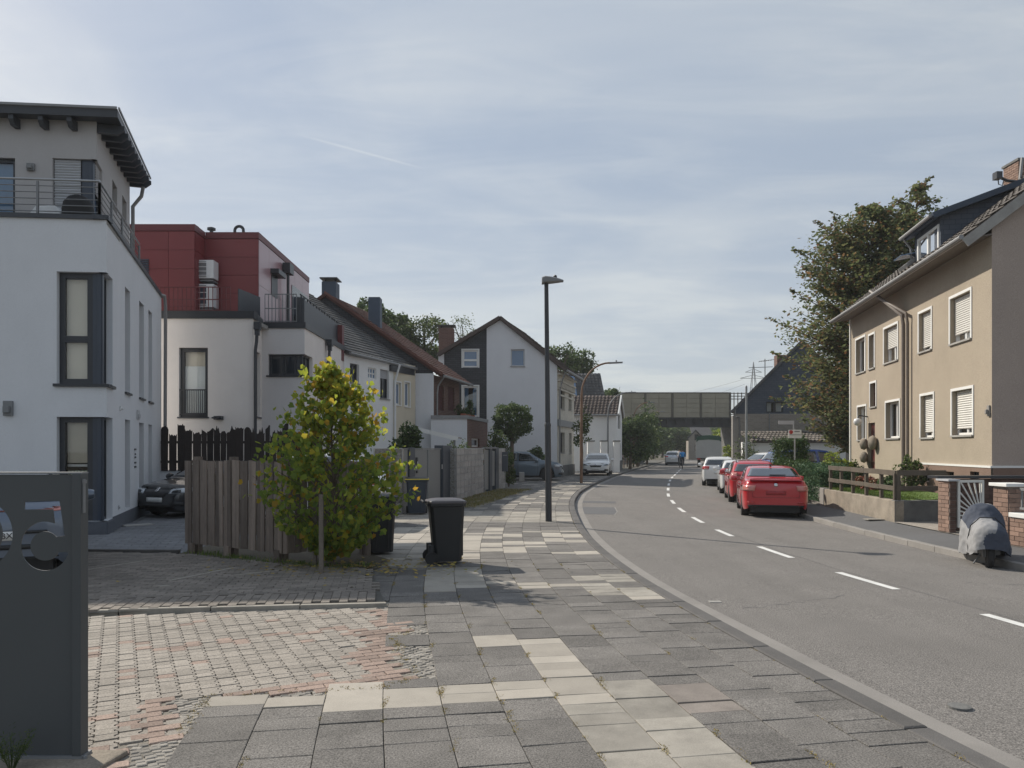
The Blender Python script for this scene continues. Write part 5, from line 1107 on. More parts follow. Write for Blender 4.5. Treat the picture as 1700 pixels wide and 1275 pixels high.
mb = MB(); mb.tube([P(1690, 302, 26.2), P(1672, 300, 26.2), P(1657, 293, 26.2)], .05, 6); mb.obox(P(1656, 292, 26.2), (.1, 0, 0), (0, .12, 0), (0, 0, .12)); mb.tube([P(1657, 296, 26.2), P(1658, 306, 26.2), P(1664, 308, 26.2), P(1666, 301, 26.2)], .02, 5); obj('feed_arm', mb, 'frame_dark', aer)
# ---------------------------------------------------------------- S: slate-gabled house behind, garage with white wall
Sh = house('slate_gabled_house', 'house with blue-grey slated gable over tan brick behind the big tree', (17, 48, 0))
GS = Fac((13.85, 48), (22.6, 48)); s_ap = (P(1330, 0, 48).x-13.85, P(1330, 566, 48).z); zs = GS.z(1250, 687)
sw_ = GS.rect(1272, 1300, 667, 685)
mb = MB(); GS.wall(mb, 0, GS.L, zs, 10, [sw_], rev=.1, clips=[((0, P(1218, 677, 48).z), s_ap), (s_ap, (GS.L, P(1218, 677, 48).z))]); obj('gable', mb, 'slate_cladding_blue', Sh, fix=False)
mb = MB(); GS.wall(mb, 0, GS.L, 0, zs-.003, [], o=.03); bwall(mb, (13.85, 48), (18.4, 58), 0, 4.2); obj('wall', mb, 'brickwork_tan', Sh, fix=False)
window(GS, Sh, sw_, rev=.08, fm='frame_dark', fw=.07, mull=(.5,), pane='glass', curtain='curtain_white')
a, b, c = GS.p(0, .15, P(1218, 677, 48).z), GS.p(s_ap[0], .15, s_ap[1]+.1), GS.p(GS.L, .15, P(1218, 677, 48).z); s_ = V((4.6, 10, 0)); a = a+V((-.3, 0, -.25))
mb = MB(); slab(mb, [a, b, b+s_, a+s_], .14); slab(mb, [b, c, c+s_, b+s_], .14); obj('roof', mb, 'roof_dark', Sh)
q = P(1292, 590, 49.5); chimney(Sh, (q.x+.1, 49.5), .55, .6, 6.2, q.z, 'brickwork_brown_x', False)
mb = MB(); mb.tube([GS.p(GS.t(1219.5), .1, 4.2), GS.p(GS.t(1219.5), .1, 0)], .05, 6); mb.tube([GS.p(GS.t(1277), .05, 4.0), GS.p(GS.t(1277), .05, 2.6), GS.p(GS.t(1310), .05, 2.6)], .04, 6); obj('downpipe', mb, 'zinc', Sh)
for py, dxx in ((600, .25), (597, 0)): pass
an = thing('roof_aerial', 'thin television aerial on the slate gabled house', 'aerial', P(1270, 640, 49)); mb = MB(); mb.tube([P(1270, 625, 49), P(1270, 596, 49)], .03, 6); obj('mast', mb, 'lamp_grey', an); mb = MB()
mb.tube([P(1260, 600, 49), P(1285, 597, 49)], .02, 5); mb.tube([P(1243, 610.5, 49), P(1283, 609, 49)], .02, 5)
for i in range(6): q = P(1262+i*4, 600-i*.5, 49); mb.tube([q-V((0, .35, 0)), q+V((0, .35, 0))], .012, 4)
obj('elements', mb, 'lamp_grey', an)
Gw = thing('garage', 'long white walled garage with corrugated tile roof behind the parked cars', 'garage', (16, 44, 0))
x0, x1 = P(1233, 0, 44).x, P(1404, 0, 44).x; zt = P(1300, 734, 44).z
mb = MB(); mb.box(x0, x1, 44, 44.3, 0, zt); obj('wall', mb, 'render_white', Gw)
xg = P(1247, 0, 44).x; e1, e2, r_2, r1 = V((xg, 43.8, zt+.03)), V((x1+.2, 43.8, zt+.03)), V((x1+.2, 46.2, zt+.62)), V((xg, 46.2, zt+.62))
mb = MB(); slab(mb, [e1, e2, r_2, r1], .08); obj('roof', mb, 'roof_old', Gw); tiles(Gw, e1, e2, r_2, r1, 26, 5, 'roof_old', .06, wave=.07)
mb = MB(); mb.box(xg, x1, 44.32, 46.2, .05, zt-.05); obj('shed_body', mb, 'concrete_dark', Gw)
# ---------------------------------------------------------------- railway bridge with noise barrier
Br = thing('railway_bridge', 'railway bridge crossing the street with a tan noise barrier on top', 'bridge', (22, 94, 0))
YB_ = 94.0; xa, xb = P(1075, 0, YB_).x, P(1217, 0, YB_).x; zu, zd, zt = P(0, 709.5, YB_).z, P(0, 693.5, YB_).z, P(0, 653, YB_).z
mb = MB(); mb.box(xa-14, xb+14, YB_, YB_+6, zu+.25, zd); obj('deck', mb, 'girder', Br)
mb = MB(); mb.box(xa-14, xb+14, YB_-.35, YB_+.0, zu, zu+.28); mb.box(xa-14, xb+14, YB_-.30, YB_-.0, zd-.15, zd+.02)
for i in range(14): x = xa-2+i*1.1; mb.box(x-.04, x+.04, YB_-.25, YB_, zu+.28, zd-.15)
obj('girder', mb, 'girder', Br)
mb = MB(); mb.box(xa-14, xa-.4, YB_+.3, YB_+6, -.2, zu+.24); mb.box(xb+.1, xb+14, YB_+.3, YB_+6, -.2, zu+.24); obj('abutment', mb, 'concrete_dark', Br)
mb = MB(); x = P(1220.5, 0, YB_-.6).x; mb.box(x-.28, x+.28, YB_-.9, YB_-.35, -.1, zu+.3+1.1); obj('pillar', mb, 'gutter', Br)
pxs = [887, 934, 980, 1026, 1071, 1116, 1163, 1211.5]
for i in range(len(pxs)-1):
    a, b = P(pxs[i], 0, YB_).x, P(pxs[i+1], 0, YB_).x
    mb = MB(); mb.box(a+.12, b-.12, YB_-.12, YB_, zd+.02, zt); o = obj('barrier_panel', mb, 'barrier', Br)
    mb = MB()
    for j in range(5):
        for k in range(2): h = (zt-zd-.1)/5; w = (b-a-.3)/2; xx = a+.14+k*(w+.02); mb.box(xx, xx+w-.02, YB_-.19, YB_-.12, zd+.06+j*h, zd+.06+j*h+h-.05)
    obj('cassettes', mb, 'barrier', o)
    mb = MB(); mb.box(b-.11, b+.11, YB_-.24, YB_+.1, zd-.1, zt+.1); obj('barrier_post', mb, 'barrier_post', Br)
mb = MB(); mb.box(P(887, 0, YB_).x, P(1212, 0, YB_).x, YB_-.18, YB_+.05, zt, zt+.12); obj('barrier_coping', mb, 'barrier_post', Br)
mb = MB(); a, b = P(1212, 0, YB_).x, P(1250, 0, YB_).x
for i in range(7): x = a+(b-a)*i/6; mb.box(x-.05, x+.05, YB_-.1, YB_, zd, zt+.1)
for z in (zt, zt-.35, zt-.7, zd+.4): mb.box(a, b, YB_-.08, YB_-.02, z-.05, z+.05)
obj('end_railing', mb, 'barrier_post', Br)
# ---------------------------------------------------------------- house beyond the bridge, pylon
Hh = house('pale_gabled_house', 'small pale gabled house seen under the railway bridge', (32, 130, 0))
YH = 130; GH = Fac((P(1143, 0, YH).x, YH), (P(1166, 0, YH).x, YH)); zz = lambda py: P(0, py, YH).z
ho = [GH.rect(1153, 1160, 721, 731), GH.rect(1153.5, 1160, 738, 748)]
mb = MB(); GH.wall(mb, 0, GH.L, -.1, 7, ho, clips=[((0, zz(727)), (GH.L/2, zz(714))), ((GH.L/2, zz(714)), (GH.L, zz(727)))]); obj('wall', mb, 'brickwork_tan', Hh, fix=False)
for q in ho: window(GH, Hh, q, rev=.1, fm='frame_dark', fw=.08, pane='pane_dark')
a, b, c = GH.p(-.3, .2, zz(727.5)), GH.p(GH.L/2, .2, zz(713)), GH.p(GH.L+.3, .2, zz(727.5)); s_ = V((2, 8, 0))
mb = MB(); slab(mb, [a, b, b+s_, a+s_], .2); slab(mb, [b, c, c+s_, b+s_], .2); obj('roof', mb, 'roof_dark', Hh); rxl, rxr = c.x-1.2, c.x+2.2; mb = MB(); slab(mb, [V((rxl, YH+1.5, zz(731))), V((rxr, YH+1.5, zz(731))), V((rxr, YH+5.5, zz(706.5))), V((rxl, YH+5.5, zz(706.5)))], .2); obj('main_roof', mb, 'roof_dark', Hh); mb = MB(); mb.box(rxl+.2, rxr-.2, YH+2, YH+9, -.1, zz(731)); obj('main_wall', mb, 'brickwork_tan', Hh)
Yp = 300; py_ = thing('pylon', 'distant steel lattice power pylon above the slate house', 'pylon', P(1251, 745, Yp)); mb = MB(); c = P(1251, 0, Yp).x
zb_, zt_ = 0, P(0, 601, Yp).z
for sx in (-1, 1):
    for sy in (-1, 1): mb.tube([(c+sx*2.6, Yp+sy*2.6, 0), (c+sx*.9, Yp+sy*.9, zt_*.72), (c, Yp, zt_)], .13, 4)
for i in range(9):
    z0, z1 = zt_*.08*i, zt_*.08*(i+1); w0, w1 = 2.6-1.7*z0/(zt_*.72), 2.6-1.7*z1/(zt_*.72)
    for sy in (-1,): mb.tube([(c-w0, Yp+sy*w0, z0), (c+w1, Yp+sy*w1, z1)], .07, 4); mb.tube([(c+w0, Yp+sy*w0, z0), (c-w1, Yp+sy*w1, z1)], .07, 4)
obj('lattice', mb, 'lamp_grey', py_); mb = MB()
for z, w in ((P(0, 628, Yp).z, 5.2), (P(0, 618, Yp).z, 3.2)):
    mb.tube([(c-w, Yp, z), (c, Yp, z+1.3), (c+w, Yp, z)], .1, 4); mb.tube([(c-w, Yp, z), (c+w, Yp, z)], .1, 4)
obj('cross_arm', mb, 'lamp_grey', py_)
for px0, py0, px1, py1 in ((1233, 630, 1020, 665), (1236, 638, 1020, 690)):
    mb = MB(); a, b = P(px0, py0, Yp), P(px1, py1, 420); pts = [a.lerp(b, i/12)-V((0, 0, 4*6*(i/12)*(1-i/12)*.4)) for i in range(13)]; mb.tube(pts, .05, 4); obj('power_line', mb, 'lamp_grey', py_)
# ================================================================== VEGETATION
def leaf_arrays(C, L, Wd, up=0.3, heart=False):
    """one folded leaf per centre: random facing, biased to lie flat by `up`"""
    n = len(C); C = np.asarray(C, float)
    nm = rng.normal(size=(n, 3)); nm /= np.linalg.norm(nm, axis=1)[:, None]; nm[:, 2] = np.abs(nm[:, 2])+up; nm /= np.linalg.norm(nm, axis=1)[:, None]
    u = np.cross(nm, rng.normal(size=(n, 3))); u /= np.linalg.norm(u, axis=1)[:, None]; w = np.cross(nm, u)
    L = np.broadcast_to(L, n)[:, None]; Wd = np.broadcast_to(Wd, n)[:, None]
    if not heart:
        v = np.stack([C-u*L, C+w*Wd-nm*L*.12, C+u*L, C-w*Wd-nm*L*.12], 1).reshape(-1, 3)
        return v, np.arange(4*n).reshape(-1, 4)
    v = np.stack([C-u*L*.75, C-u*L*.95+w*Wd*.55, C-u*L*.15+w*Wd, C+u*L, C-u*L*.15-w*Wd, C-u*L*.95-w*Wd*.55], 1)
    v[:, [1, 2, 4, 5]] += (nm*L*.22)[:, None, :]
    q = np.arange(6*n).reshape(-1, 6); f = np.concatenate([q[:, [0, 1, 2, 3]], q[:, [0, 3, 4, 5]]])
    return v.reshape(-1, 3), f
def crown(parent, C, L, Wd, m, name='crown', up=0.3, heart=False):
    v, f = leaf_arrays(C, L, Wd, up, heart); return loft_mesh(v, f, name, m, parent)
def lump_points(c, r, n, lumps=14, fill=0.55, seed=0, flat=1.0):
    """points for a crown: many unequal lumps set round an ellipsoid, with gaps between them"""
    g = np.random.default_rng(seed+5); c = np.array(c, float); r = np.array(r, float)
    d = g.normal(size=(lumps, 3)); d /= np.linalg.norm(d, axis=1)[:, None]
    lc = c+d*r*g.uniform(.45, .85, (lumps, 1)); lr = g.uniform(.22, .48, lumps)
    k = g.integers(0, lumps, n); dd = g.normal(size=(n, 3)); dd /= np.linalg.norm(dd, axis=1)[:, None]
    rad = (fill+(1-fill)*g.uniform(0, 1, (n, 1)))*(1+0.25*g.normal(size=(n, 1))*.5)
    return lc[k]+dd*rad*lr[k][:, None]*r*np.array([1, 1, flat])
def simple_tree(name, label, cat, base, c, r, n, leaf, m, seed=0, group=None, lumps=16, trunk_r=.15, kind=None):
    t = thing(name, label, cat, base, group); b = V(base); c = V(c)
    mb = MB(); mb.tube([b, b.lerp(c, .5)+V((.05, 0, 0)), c+V((0, 0, r[2]*.4))], [trunk_r, trunk_r*.7, trunk_r*.25], 8)
    g = random.Random(seed)
    for i in range(6):
        a = g.uniform(0, 6.28); e = c+V((math.cos(a)*r[0]*.7, math.sin(a)*r[1]*.7, g.uniform(-.1, .7)*r[2])); s = b.lerp(c, g.uniform(.55, .95)); mb.tube([s, s.lerp(e, .5)+V((0, 0, .1*r[2])), e], [trunk_r*.45, trunk_r*.3, trunk_r*.1], 6)
    obj('trunk', mb, 'bark', t, smooth='angle')
    C = lump_points(c, r, n, lumps, seed=seed); crown(t, C, rng.uniform(.7, 1.2, n)*leaf, rng.uniform(.7, 1.2, n)*leaf*.6, m); return t
def bush(name, label, base, r, n, leaf, m, seed=0, group=None, lumps=18, cat='bush', flat=.85):
    t = thing(name, label, cat, base, group); b = V(base); g = random.Random(seed); mb = MB()
    for i in range(7):
        a = g.uniform(0, 6.28); mb.tube([b, b+V((math.cos(a)*r[0]*.3, math.sin(a)*r[1]*.3, r[2]*.8)), b+V((math.cos(a)*r[0]*.6, math.sin(a)*r[1]*.6, r[2]*1.4))], [.03, .02, .008], 5)
    obj('stems', mb, 'bark', t)
    C = lump_points(b+V((0, 0, r[2]*.98)), r, n, lumps, seed=seed, flat=flat); C[:, 2] = np.maximum(C[:, 2], b.z+.02)
    crown(t, C, rng.uniform(.7, 1.2, n)*leaf, rng.uniform(.7, 1.2, n)*leaf*.6, m, 'foliage'); return t
def sprays(base, axis, prof, n, per, leaf, seed, rise=0.5, spread=.35, r_lo=.5, tw_=1.0):
    """branches from a trunk axis out to a radius profile (z, r); returns branch mesh and leaf centres along the outer part of each"""
    g = np.random.default_rng(seed); zs = [p[0] for p in prof]; rs_ = [p[1] for p in prof]; mb = MB(); C = []
    for i in range(n):
        z = g.uniform(zs[0], zs[-1]); r = np.interp(z, zs, rs_)
        if r <= 0: continue
        if g.uniform(0, max(rs_)) > r+.5*max(rs_): continue
        a = g.uniform(0, 2*math.pi); rr = r*g.uniform(r_lo, 1.08)**.7; e = np.array(axis(z))+np.array([math.cos(a)*rr, math.sin(a)*rr, 0]); e[2] = z
        s = np.array(axis(max(zs[0]*.8, z-rr*rise-.1*r))); mid = (s+e)/2+np.array([0, 0, .10*rr])
        p = [s, mid, e]; 
        if i % 2 == 0 or rr > .8*r: mb.tube([V(q) for q in p], [(.012*rr+.008)*tw_, (.008*rr+.005)*tw_, .003*tw_], 4, False)
        k = int(per*(.6+.6*g.uniform())); tt = g.uniform(.38, 1.06, k)[:, None]
        q = (1-tt)**2*s+2*(1-tt)*tt*mid+tt**2*e
        sc = spread*(.45+.8*tt)*(.35+.25*rr); q = q+g.normal(size=(k, 3))*sc*np.array([1, 1, .55])*.5
        q[:, 2] -= .10*spread*tt[:, 0]; C.append(q)
    return mb, np.concatenate(C)
# -------- the small linden at the pavement edge
lb = (-2.66, 11.18, 0.0)
T = thing('linden_sapling', 'small linden with green and yellow autumn leaves beside the board fence', 'tree', lb)
ax = lambda z: (lb[0]+.03*math.sin(z*2)+.04, lb[1]+.05, z)
prof = [(.2, .15), (.4, .52), (.7, .90), (1.0, 1.10), (1.3, 1.18), (1.62, 1.10), (1.85, .90), (2.1, .74), (2.4, .56), (2.7, .30), (2.98, .05)]
bm_, C = sprays(lb, ax, prof, 250, 21, .04, 3, rise=.75, spread=.2, r_lo=.4, tw_=.45)
mb = MB(); mb.tube([V(ax(z)) for z in (0, .6, 1.2, 1.8, 2.4, 2.8)], [.028, .025, .021, .016, .011, .006], 8); mb.add(bm_.v, bm_.f); obj('trunk', mb, 'bark', T, smooth='angle')
C2 = []
g_ = np.random.default_rng(8)
for q in (( -.35, 2.93), (-.22, 2.98), (.02, 3.0), (.12, 2.86), (.62, 2.72), (.75, 2.62), (.50, 2.75), (-.5, 2.62), (-.82, 1.75), (.95, 1.72), (1.05, 1.25), (.98, 1.45), (-.62, 2.3), (-.45, 2.45), (.85, 2.35), (.35, 2.85), (-.05, 2.8), (.28, 2.65), (-1.0, 1.45), (-.95, 1.1)): # loose leading shoots
    s = np.array([lb[0]+q[0]*.35, lb[1]+.05, q[1]-.75*min(1, abs(q[0])+.35)]); e = np.array([lb[0]+q[0], lb[1]+g_.normal()*.15, q[1]])
    tt = g_.uniform(.2, 1.0, 34)[:, None]; C2.append(s+(e-s)*tt+g_.normal(size=(34, 3))*.045)
C = np.concatenate([C]+C2); dxy = np.hypot(C[:, 0]-lb[0]-.05, C[:, 1]-lb[1]); pz = np.clip((C[:, 2]-1.55)/1.0, 0, 1)*.62+.05+.20*(dxy < .28)*(C[:, 2] > 1.2)
yl = rng.uniform(size=len(C)) < pz
for sel, m in ((~yl, 'leaf_linden'), (yl, 'leaf_linden_yellow')):
    n = sel.sum(); L = rng.uniform(.033, .055, n); crown(T, C[sel], L, L*.92, m, 'leaves', up=-.25, heart=True)
mb = MB(); mb.box(lb[0]+.005, lb[0]+.065, lb[1]-.62, lb[1]-.56, -.05, 1.12); tag(obj('tree_stake', mb, 'wood_stake', loc=(lb[0]+.03, lb[1]-.1, 0), bevel=.008), 'weathered wooden stake in front of the small linden trunk', 'stake')
mb = MB(); mb.box(lb[0]-.27, lb[0]-.21, lb[1]+.10, lb[1]+.16, -.05, .95); tag(obj('tree_stake', mb, 'wood_stake', loc=(lb[0]-.24, lb[1]+.13, 0), bevel=.008), 'second wooden stake half hidden behind the linden leaves', 'stake')
n = 420; fx = rng.normal(lb[0]+.35, .9, n); fy = rng.normal(11.15, .45, n); v, f = leaf_arrays(np.stack([fx, fy, np.full(n, .055)+(fy < 11.0)*(-.01)], 1), .035, .028, up=2.5); loft_mesh(v, f, 'fallen_leaves', 'leaf_fallen', kind='stuff')
pts = [(random.uniform(-5.3, -2.0), 0, .03) for _ in range(140)]; pts = [(x, np.interp(x, [-5.4, -3.2, -2.5, -1.9], [12.6, 11.25, 11.0, 11.2])+random.uniform(0, .25), z) for x, _, z in pts]
blades('bed_weeds', pts, .09, .006, 'grass_blade', n=6)
# -------- copper-green beech behind the tan house
bb = (17.2, 36.5, 0)
T = thing('beech_tree', 'large dark beech with rusty tints rising behind the tan house', 'tree', bb)
mb = MB(); mb.tube([V(bb), V((17.1, 36.5, 3)), V((17.0, 36.5, 7)), V((16.9, 36.5, 11))], [.35, .28, .2, .06], 10); mb.tube([V((17.1, 36.5, 3.5)), V((18.4, 36.6, 8)), V((19.4, 36.8, 13.6))], [.22, .16, .04], 8)
p1 = [(1.7, 1.3), (2.6, 2.5), (3.4, 3.2), (4.3, 3.6), (5.3, 3.5), (7.0, 3.7), (8.0, 3.9), (9.3, 3.0), (10.4, 3.1), (11.6, 2.8), (12.5, 2.0), (13.3, .2)]
b1_, Ca = sprays(bb, lambda z: (17.0, 36.5, z), p1, 760, 88, .1, 21, rise=.5, spread=.36, r_lo=.2)
p2_ = [(6, 1.5), (9, 3.0), (11.5, 2.9), (13, 1.8), (14.5, .1)]
b2_, Cb = sprays(bb, lambda z: (17.6+.13*z, 36.8, z), p2_, 170, 60, .1, 22, rise=.7, spread=.40, r_lo=.25)
g_ = np.random.default_rng(31); Cc_ = []; tw = MB()
for q, w in (((1272, 527), 3.0), ((1283, 585), 2.4), ((1278, 660), 2.2), ((1315, 412), 2.2), ((1330, 440), 2.0), ((1352, 366), 2.0), ((1380, 352), 2.2), ((1422, 338), 2.4), ((1470, 345), 2.0), ((1490, 330), 2.2), ((1548, 293), 3.0), ((1525, 318), 2.0), ((1300, 622), 2.0), ((1393, 752), 2.2), ((1340, 712), 2.0), ((1310, 480), 2.0)):
    e = np.array(P(*q, 36.2+g_.normal()*.6)); s = np.array([17.3, 36.5, max(2.5, e[2]-2.2)]); s = e+(s-e)*w/np.linalg.norm(s-e); tt = g_.uniform(0, 1, 95)[:, None]; Cc_.append(s+(e-s)*tt+g_.normal(size=(95, 3))*(.34*(1.1-tt))*np.array([1, 1, .6])); tw.tube([V(s), V(e)], [.03, .006], 4)
mb.add(b1_.v, b1_.f); mb.add(b2_.v, b2_.f); mb.add(tw.v, tw.f); obj('trunk', mb, 'bark', T, smooth='angle')
C = np.concatenate([Ca, Cb]+Cc_); n = len(C); L = rng.uniform(.065, .13, n); crown(T, C, L, L*.62, 'leaf_beech', 'crown', up=.55)
# -------- trees and bushes further off
def tpx(px, py, Y): return tuple(P(px, py, Y))
for i, (px, py, Y, rx2, rz2, lab) in enumerate(((705, 562, 68, 2.6, 3.0, 'round crowned tree behind the red tiled roof, between chimneys'), (640, 548, 66, 2.4, 2.2, 'dark tree showing above the red roof beside its second chimney'), (660, 575, 70, 2.6, 2.4, 'lower green tree behind the middle of the red roof'), (603, 530, 62, 1.6, 1.7, 'tree top peeking over the red ridge left of the slated chimney'))):
    c = tpx(px, py, Y); simple_tree('background_tree', lab, 'tree', (c[0], c[1], 0), c, (rx2, 2.4, rz2), 3400, .17, 'leaf_dark' if i % 2 else 'leaf_mid', 40+i, 'trees behind the row houses', trunk_r=.2)
c = tpx(768, 556, 72); simple_tree('sparse_tree', 'thin nearly bare tree right of the dark brick chimney', 'tree', (c[0], c[1], 0), c, (1.7, 1.5, 2.0), 500, .1, 'leaf_mid', 51, 'trees behind the row houses')
for i, (px, py, Y, r, lab) in enumerate(((930, 597, 72, 2.3, 'leafy tree behind the right roof slope of the gabled house'), (958, 606, 76, 2.0, 'small tree top showing right of the gabled house roof'), (1012, 655, 84, 1.6, 'bush-like tree top left of the noise barrier'))):
    c = tpx(px, py, Y); simple_tree('background_tree', lab, 'tree', (c[0], c[1], 0), c, (r, 2, r*.75), 2200, .16, 'leaf_dark', 60+i, 'trees behind the row houses')
# clipped ball tree in front of the white gable
c = V(tpx(850, 699, 41)); t = thing('ball_tree', 'clipped ball-headed tree in front of the white gable wall', 'tree', (c.x, c.y, 0)); mb = MB(); mb.tube([V((c.x, c.y, 0)), V((c.x, c.y, c.z))], [.12, .09], 8)
for i in range(12): a = i*.55; mb.tube([V((c.x, c.y, c.z-.7)), c+V((math.cos(a)*.8, math.sin(a)*.8, .3*math.sin(i*2)))], [.05, .015], 5)
obj('trunk', mb, 'bark', t); n = 5200; d = rng.normal(size=(n, 3)); d /= np.linalg.norm(d, axis=1)[:, None]; rr = rng.uniform(.35, 1, (n, 1))**.4; lump = 1+.09*np.sin(d[:, [0]]*9+1)+.08*np.sin(d[:, [2]]*11)+.06*rng.normal(size=(n, 1))
crown(t, np.array(c)+d*rr*lump*np.array([1.08, 1.05, .98]), rng.uniform(.05, .09, n), rng.uniform(.03, .055, n), 'leaf_dark', up=.3)
bush('round_bush', 'dense round bush between the ball tree and the street lamp', tpx(886, 790, 44), (.85, .8, .95), 3600, .07, 'leaf_dark', 71)
bush('climber', 'light green climber beside the brick extension behind the gate', (-.75+.1, 36.5, 0), (.75, .6, 1.35), 2200, .08, 'leaf_mid', 72, cat='plant')
bush('garden_shrub', 'dark leafy shrub rising behind the grey gate panel', (-3.75, 27.2, 0), (.75, .6, 1.32), 2600, .075, 'leaf_dark', 73)
bush('garden_shrub', 'loose shrub behind the gabion wall below the carport roof', (-2.1, 29.5, 0), (.6, .5, 1.1), 1200, .06, 'leaf_mid', 74)
bush('terrace_shrub', 'dark clipped shrub on the terrace of the brick extension', (-2.75, 42.2, 3.33), (.42, .4, .5), 1100, .05, 'leaf_dark', 111)
bush('terrace_shrub', 'small pointed conifer beside the curtained terrace door', (-2.35, 43.6, 3.33), (.25, .25, .65), 700, .05, 'leaf_yew', 112)
bush('gate_bush', 'low bush beside the last gabion post and the parked grey car', (-.15, 35.4, 0), (.45, .5, .75), 1500, .06, 'leaf_mid', 75)
c = tpx(966, 735, 46); simple_tree('young_tree', 'young thin street tree beside the rusty arched lamp', 'tree', (c[0], c[1], 0), (c[0], c[1], 3.0), (.75, .6, 1.2), 500, .1, 'leaf_mid', 76, trunk_r=.05)
for i, (px, Y, r, z, m, lab) in enumerate(((1046, 66, 1.9, 3.0, 'leaf_dark', 'dark hedge tree at the corner after the low white house'), (1058, 74, 2.3, 3.3, 'leaf_mid', 'broad hedge tree second along the left pavement towards the bridge'), (1060, 80, 2.6, 4.0, 'leaf_dark', 'tallest hedge tree under the left end of the barrier'), (1074, 87, 1.7, 3.2, 'leaf_mid', 'hedge tree nearest the bridge on the left'))):
    x = P(px, 0, Y).x; simple_tree('hedge_tree', lab, 'tree', (x, Y, 0), (x, Y, z*.85), (r, r, z*.75), 3000, .16, m, 80+i, 'trees along the left pavement before the bridge', lumps=22)
mb = MB()
for i in range(9): x = LE(62+i*3)-1.6; mb.box(x-.06, x+.06, 62+i*3-.06, 62+i*3+.06, 0, 1.9)
for z in (.5, 1.1, 1.7): mb.grid([[(LE(62+i*3)-1.62, 62+i*3, z-.1) for i in range(9)], [(LE(62+i*3)-1.62, 62+i*3, z+.1) for i in range(9)]])
tag(obj('garden_fence', mb, 'wood_grey', loc=(LE(62)-1.6, 62, 0)), 'grey board fence under the hedge trees along the left pavement', 'fence')
for i, (px, Y, r, z, m, lab) in enumerate(((1100, 150, 5, 6.5, 'leaf_mid', 'wide tree beyond the bridge over the far left kerb'), (1122, 165, 5.5, 7, 'leaf_dark', 'dark tree beyond the bridge left of the pale gabled house'), (1136, 150, 3.2, 6, 'leaf_mid', 'slim tree beyond the bridge touching the pale gabled house'), (1196, 120, 3.2, 4.6, 'leaf_mid', 'rounded tree beyond the bridge right of the lorry'), (1210, 108, 2.8, 4.5, 'leaf_lime', 'light green tree beside the right bridge abutment'), (1085, 130, 4.5, 6, 'leaf_dark', 'shaded tree beyond the bridge behind its left abutment'))):
    x = P(px, 0, Y).x; simple_tree('far_tree', lab, 'tree', (x, Y, 0), (x, Y, z*.55), (r, r, z*.5), 2000, .35, m, 90+i, 'trees beyond the railway bridge', lumps=22, trunk_r=.2)
n = 9000; C = np.stack([rng.uniform(-10, 120, n), rng.uniform(225, 245, n), rng.uniform(0, 9, n)**1.0], 1); v, f = leaf_arrays(C, .8, .55, .3); loft_mesh(v, f, 'far_wood', 'leaf_mid', kind='stuff')
# -------- right-hand front gardens
obj('lawn', MB().poly((9.5, 18.65, .50), (11.15, 18.65, .55), (13.0, 29.5, .55), (11.0, 30.0, .45), (9.95, 24.0, .45)), 'lawn', kind='structure')
pts = [(random.uniform(9.45, 11.8), random.uniform(18.7, 26), .5) for _ in range(1500)]; pts = [p for p in pts if p[0] < 11.1+.16*(p[1]-18) and p[0] > 9.5+.07*(p[1]-18.6)]
blades('lawn_grass', pts, .07, .007, 'grass_blade', n=9, spread=.07)
def clipped(name, label, x0, x1, y0, y1, z0, z1, n, leaf, m, cat='hedge', taper=.9, seed=0, rag=.07):
    t = thing(name, label, cat, ((x0+x1)/2, (y0+y1)/2, z0)); g = np.random.default_rng(seed); u = g.uniform(-1, 1, (n, 3)); k = g.integers(0, 3, n); sgn = np.sign(g.uniform(-1, 1, n)); dep = 1-g.uniform(0, .28, n)**1.5
    for i in range(3): u[k == i, i] = (sgn*dep)[k == i]
    z = (u[:, 2]+1)/2; s = 1-(1-taper)*z; c = np.stack([(x0+x1)/2+u[:, 0]*(x1-x0)/2*s, (y0+y1)/2+u[:, 1]*(y1-y0)/2*s, z0+z*(z1-z0)], 1)
    c += g.normal(size=(n, 3))*rag; c[:, 2] += .10*np.sin(c[:, 0]*7+c[:, 1]*3)*(z > .9); c[:, 2] = np.maximum(c[:, 2], z0)
    mb = MB(); 
    for i in range(6): x = x0+(x1-x0)*(i+.5)/6; mb.tube([V((x, (y0+y1)/2, z0-.1)), V((x, (y0+y1)/2, z1*.8))], [.04, .02], 5)
    obj('stems', mb, 'bark', t); crown(t, c, g.uniform(.7, 1.2, n)*leaf, g.uniform(.7, 1.2, n)*leaf*.45, m, 'foliage', up=.1); return t
clipped('clipped_hedge', 'dense dark green clipped hedge behind the parked red cars', 9.75, 10.9, 24.4, 26.6, .1, 1.12, 15000, .042, 'leaf_cypress', seed=1, taper=1.0, rag=.05)
clipped('low_hedge', 'low yellowish green hedge top behind the dark clipped hedge', 9.5, 10.7, 26.9, 28.2, .1, 1.22, 5000, .055, 'leaf_yew', seed=2)
clipped('yew_column', 'upright bushy yew in front of the parked blue car', 10.6, 11.65, 30.3, 31.2, .1, 2.02, 10000, .055, 'leaf_yew', 'bush', .92, 3, rag=.10)
bush('lime_shrub', 'bright yellow green shrub right of the clipped hedge', (11.6, 27.6, .3), (.7, .6, .62), 2200, .06, 'leaf_lime', 101)
bush('lime_shrub', 'smaller dark shrub beside the far corner of the tan house', (12.55, 28.4, .3), (.35, .4, .55), 900, .06, 'leaf_mid', 104)
bush('sedum_bed', 'low rust red flowering clump in the front garden', (10.75, 23.2, .45), (.5, .5, .26), 2400, .04, 'leaf_russet', 102, cat='plant')
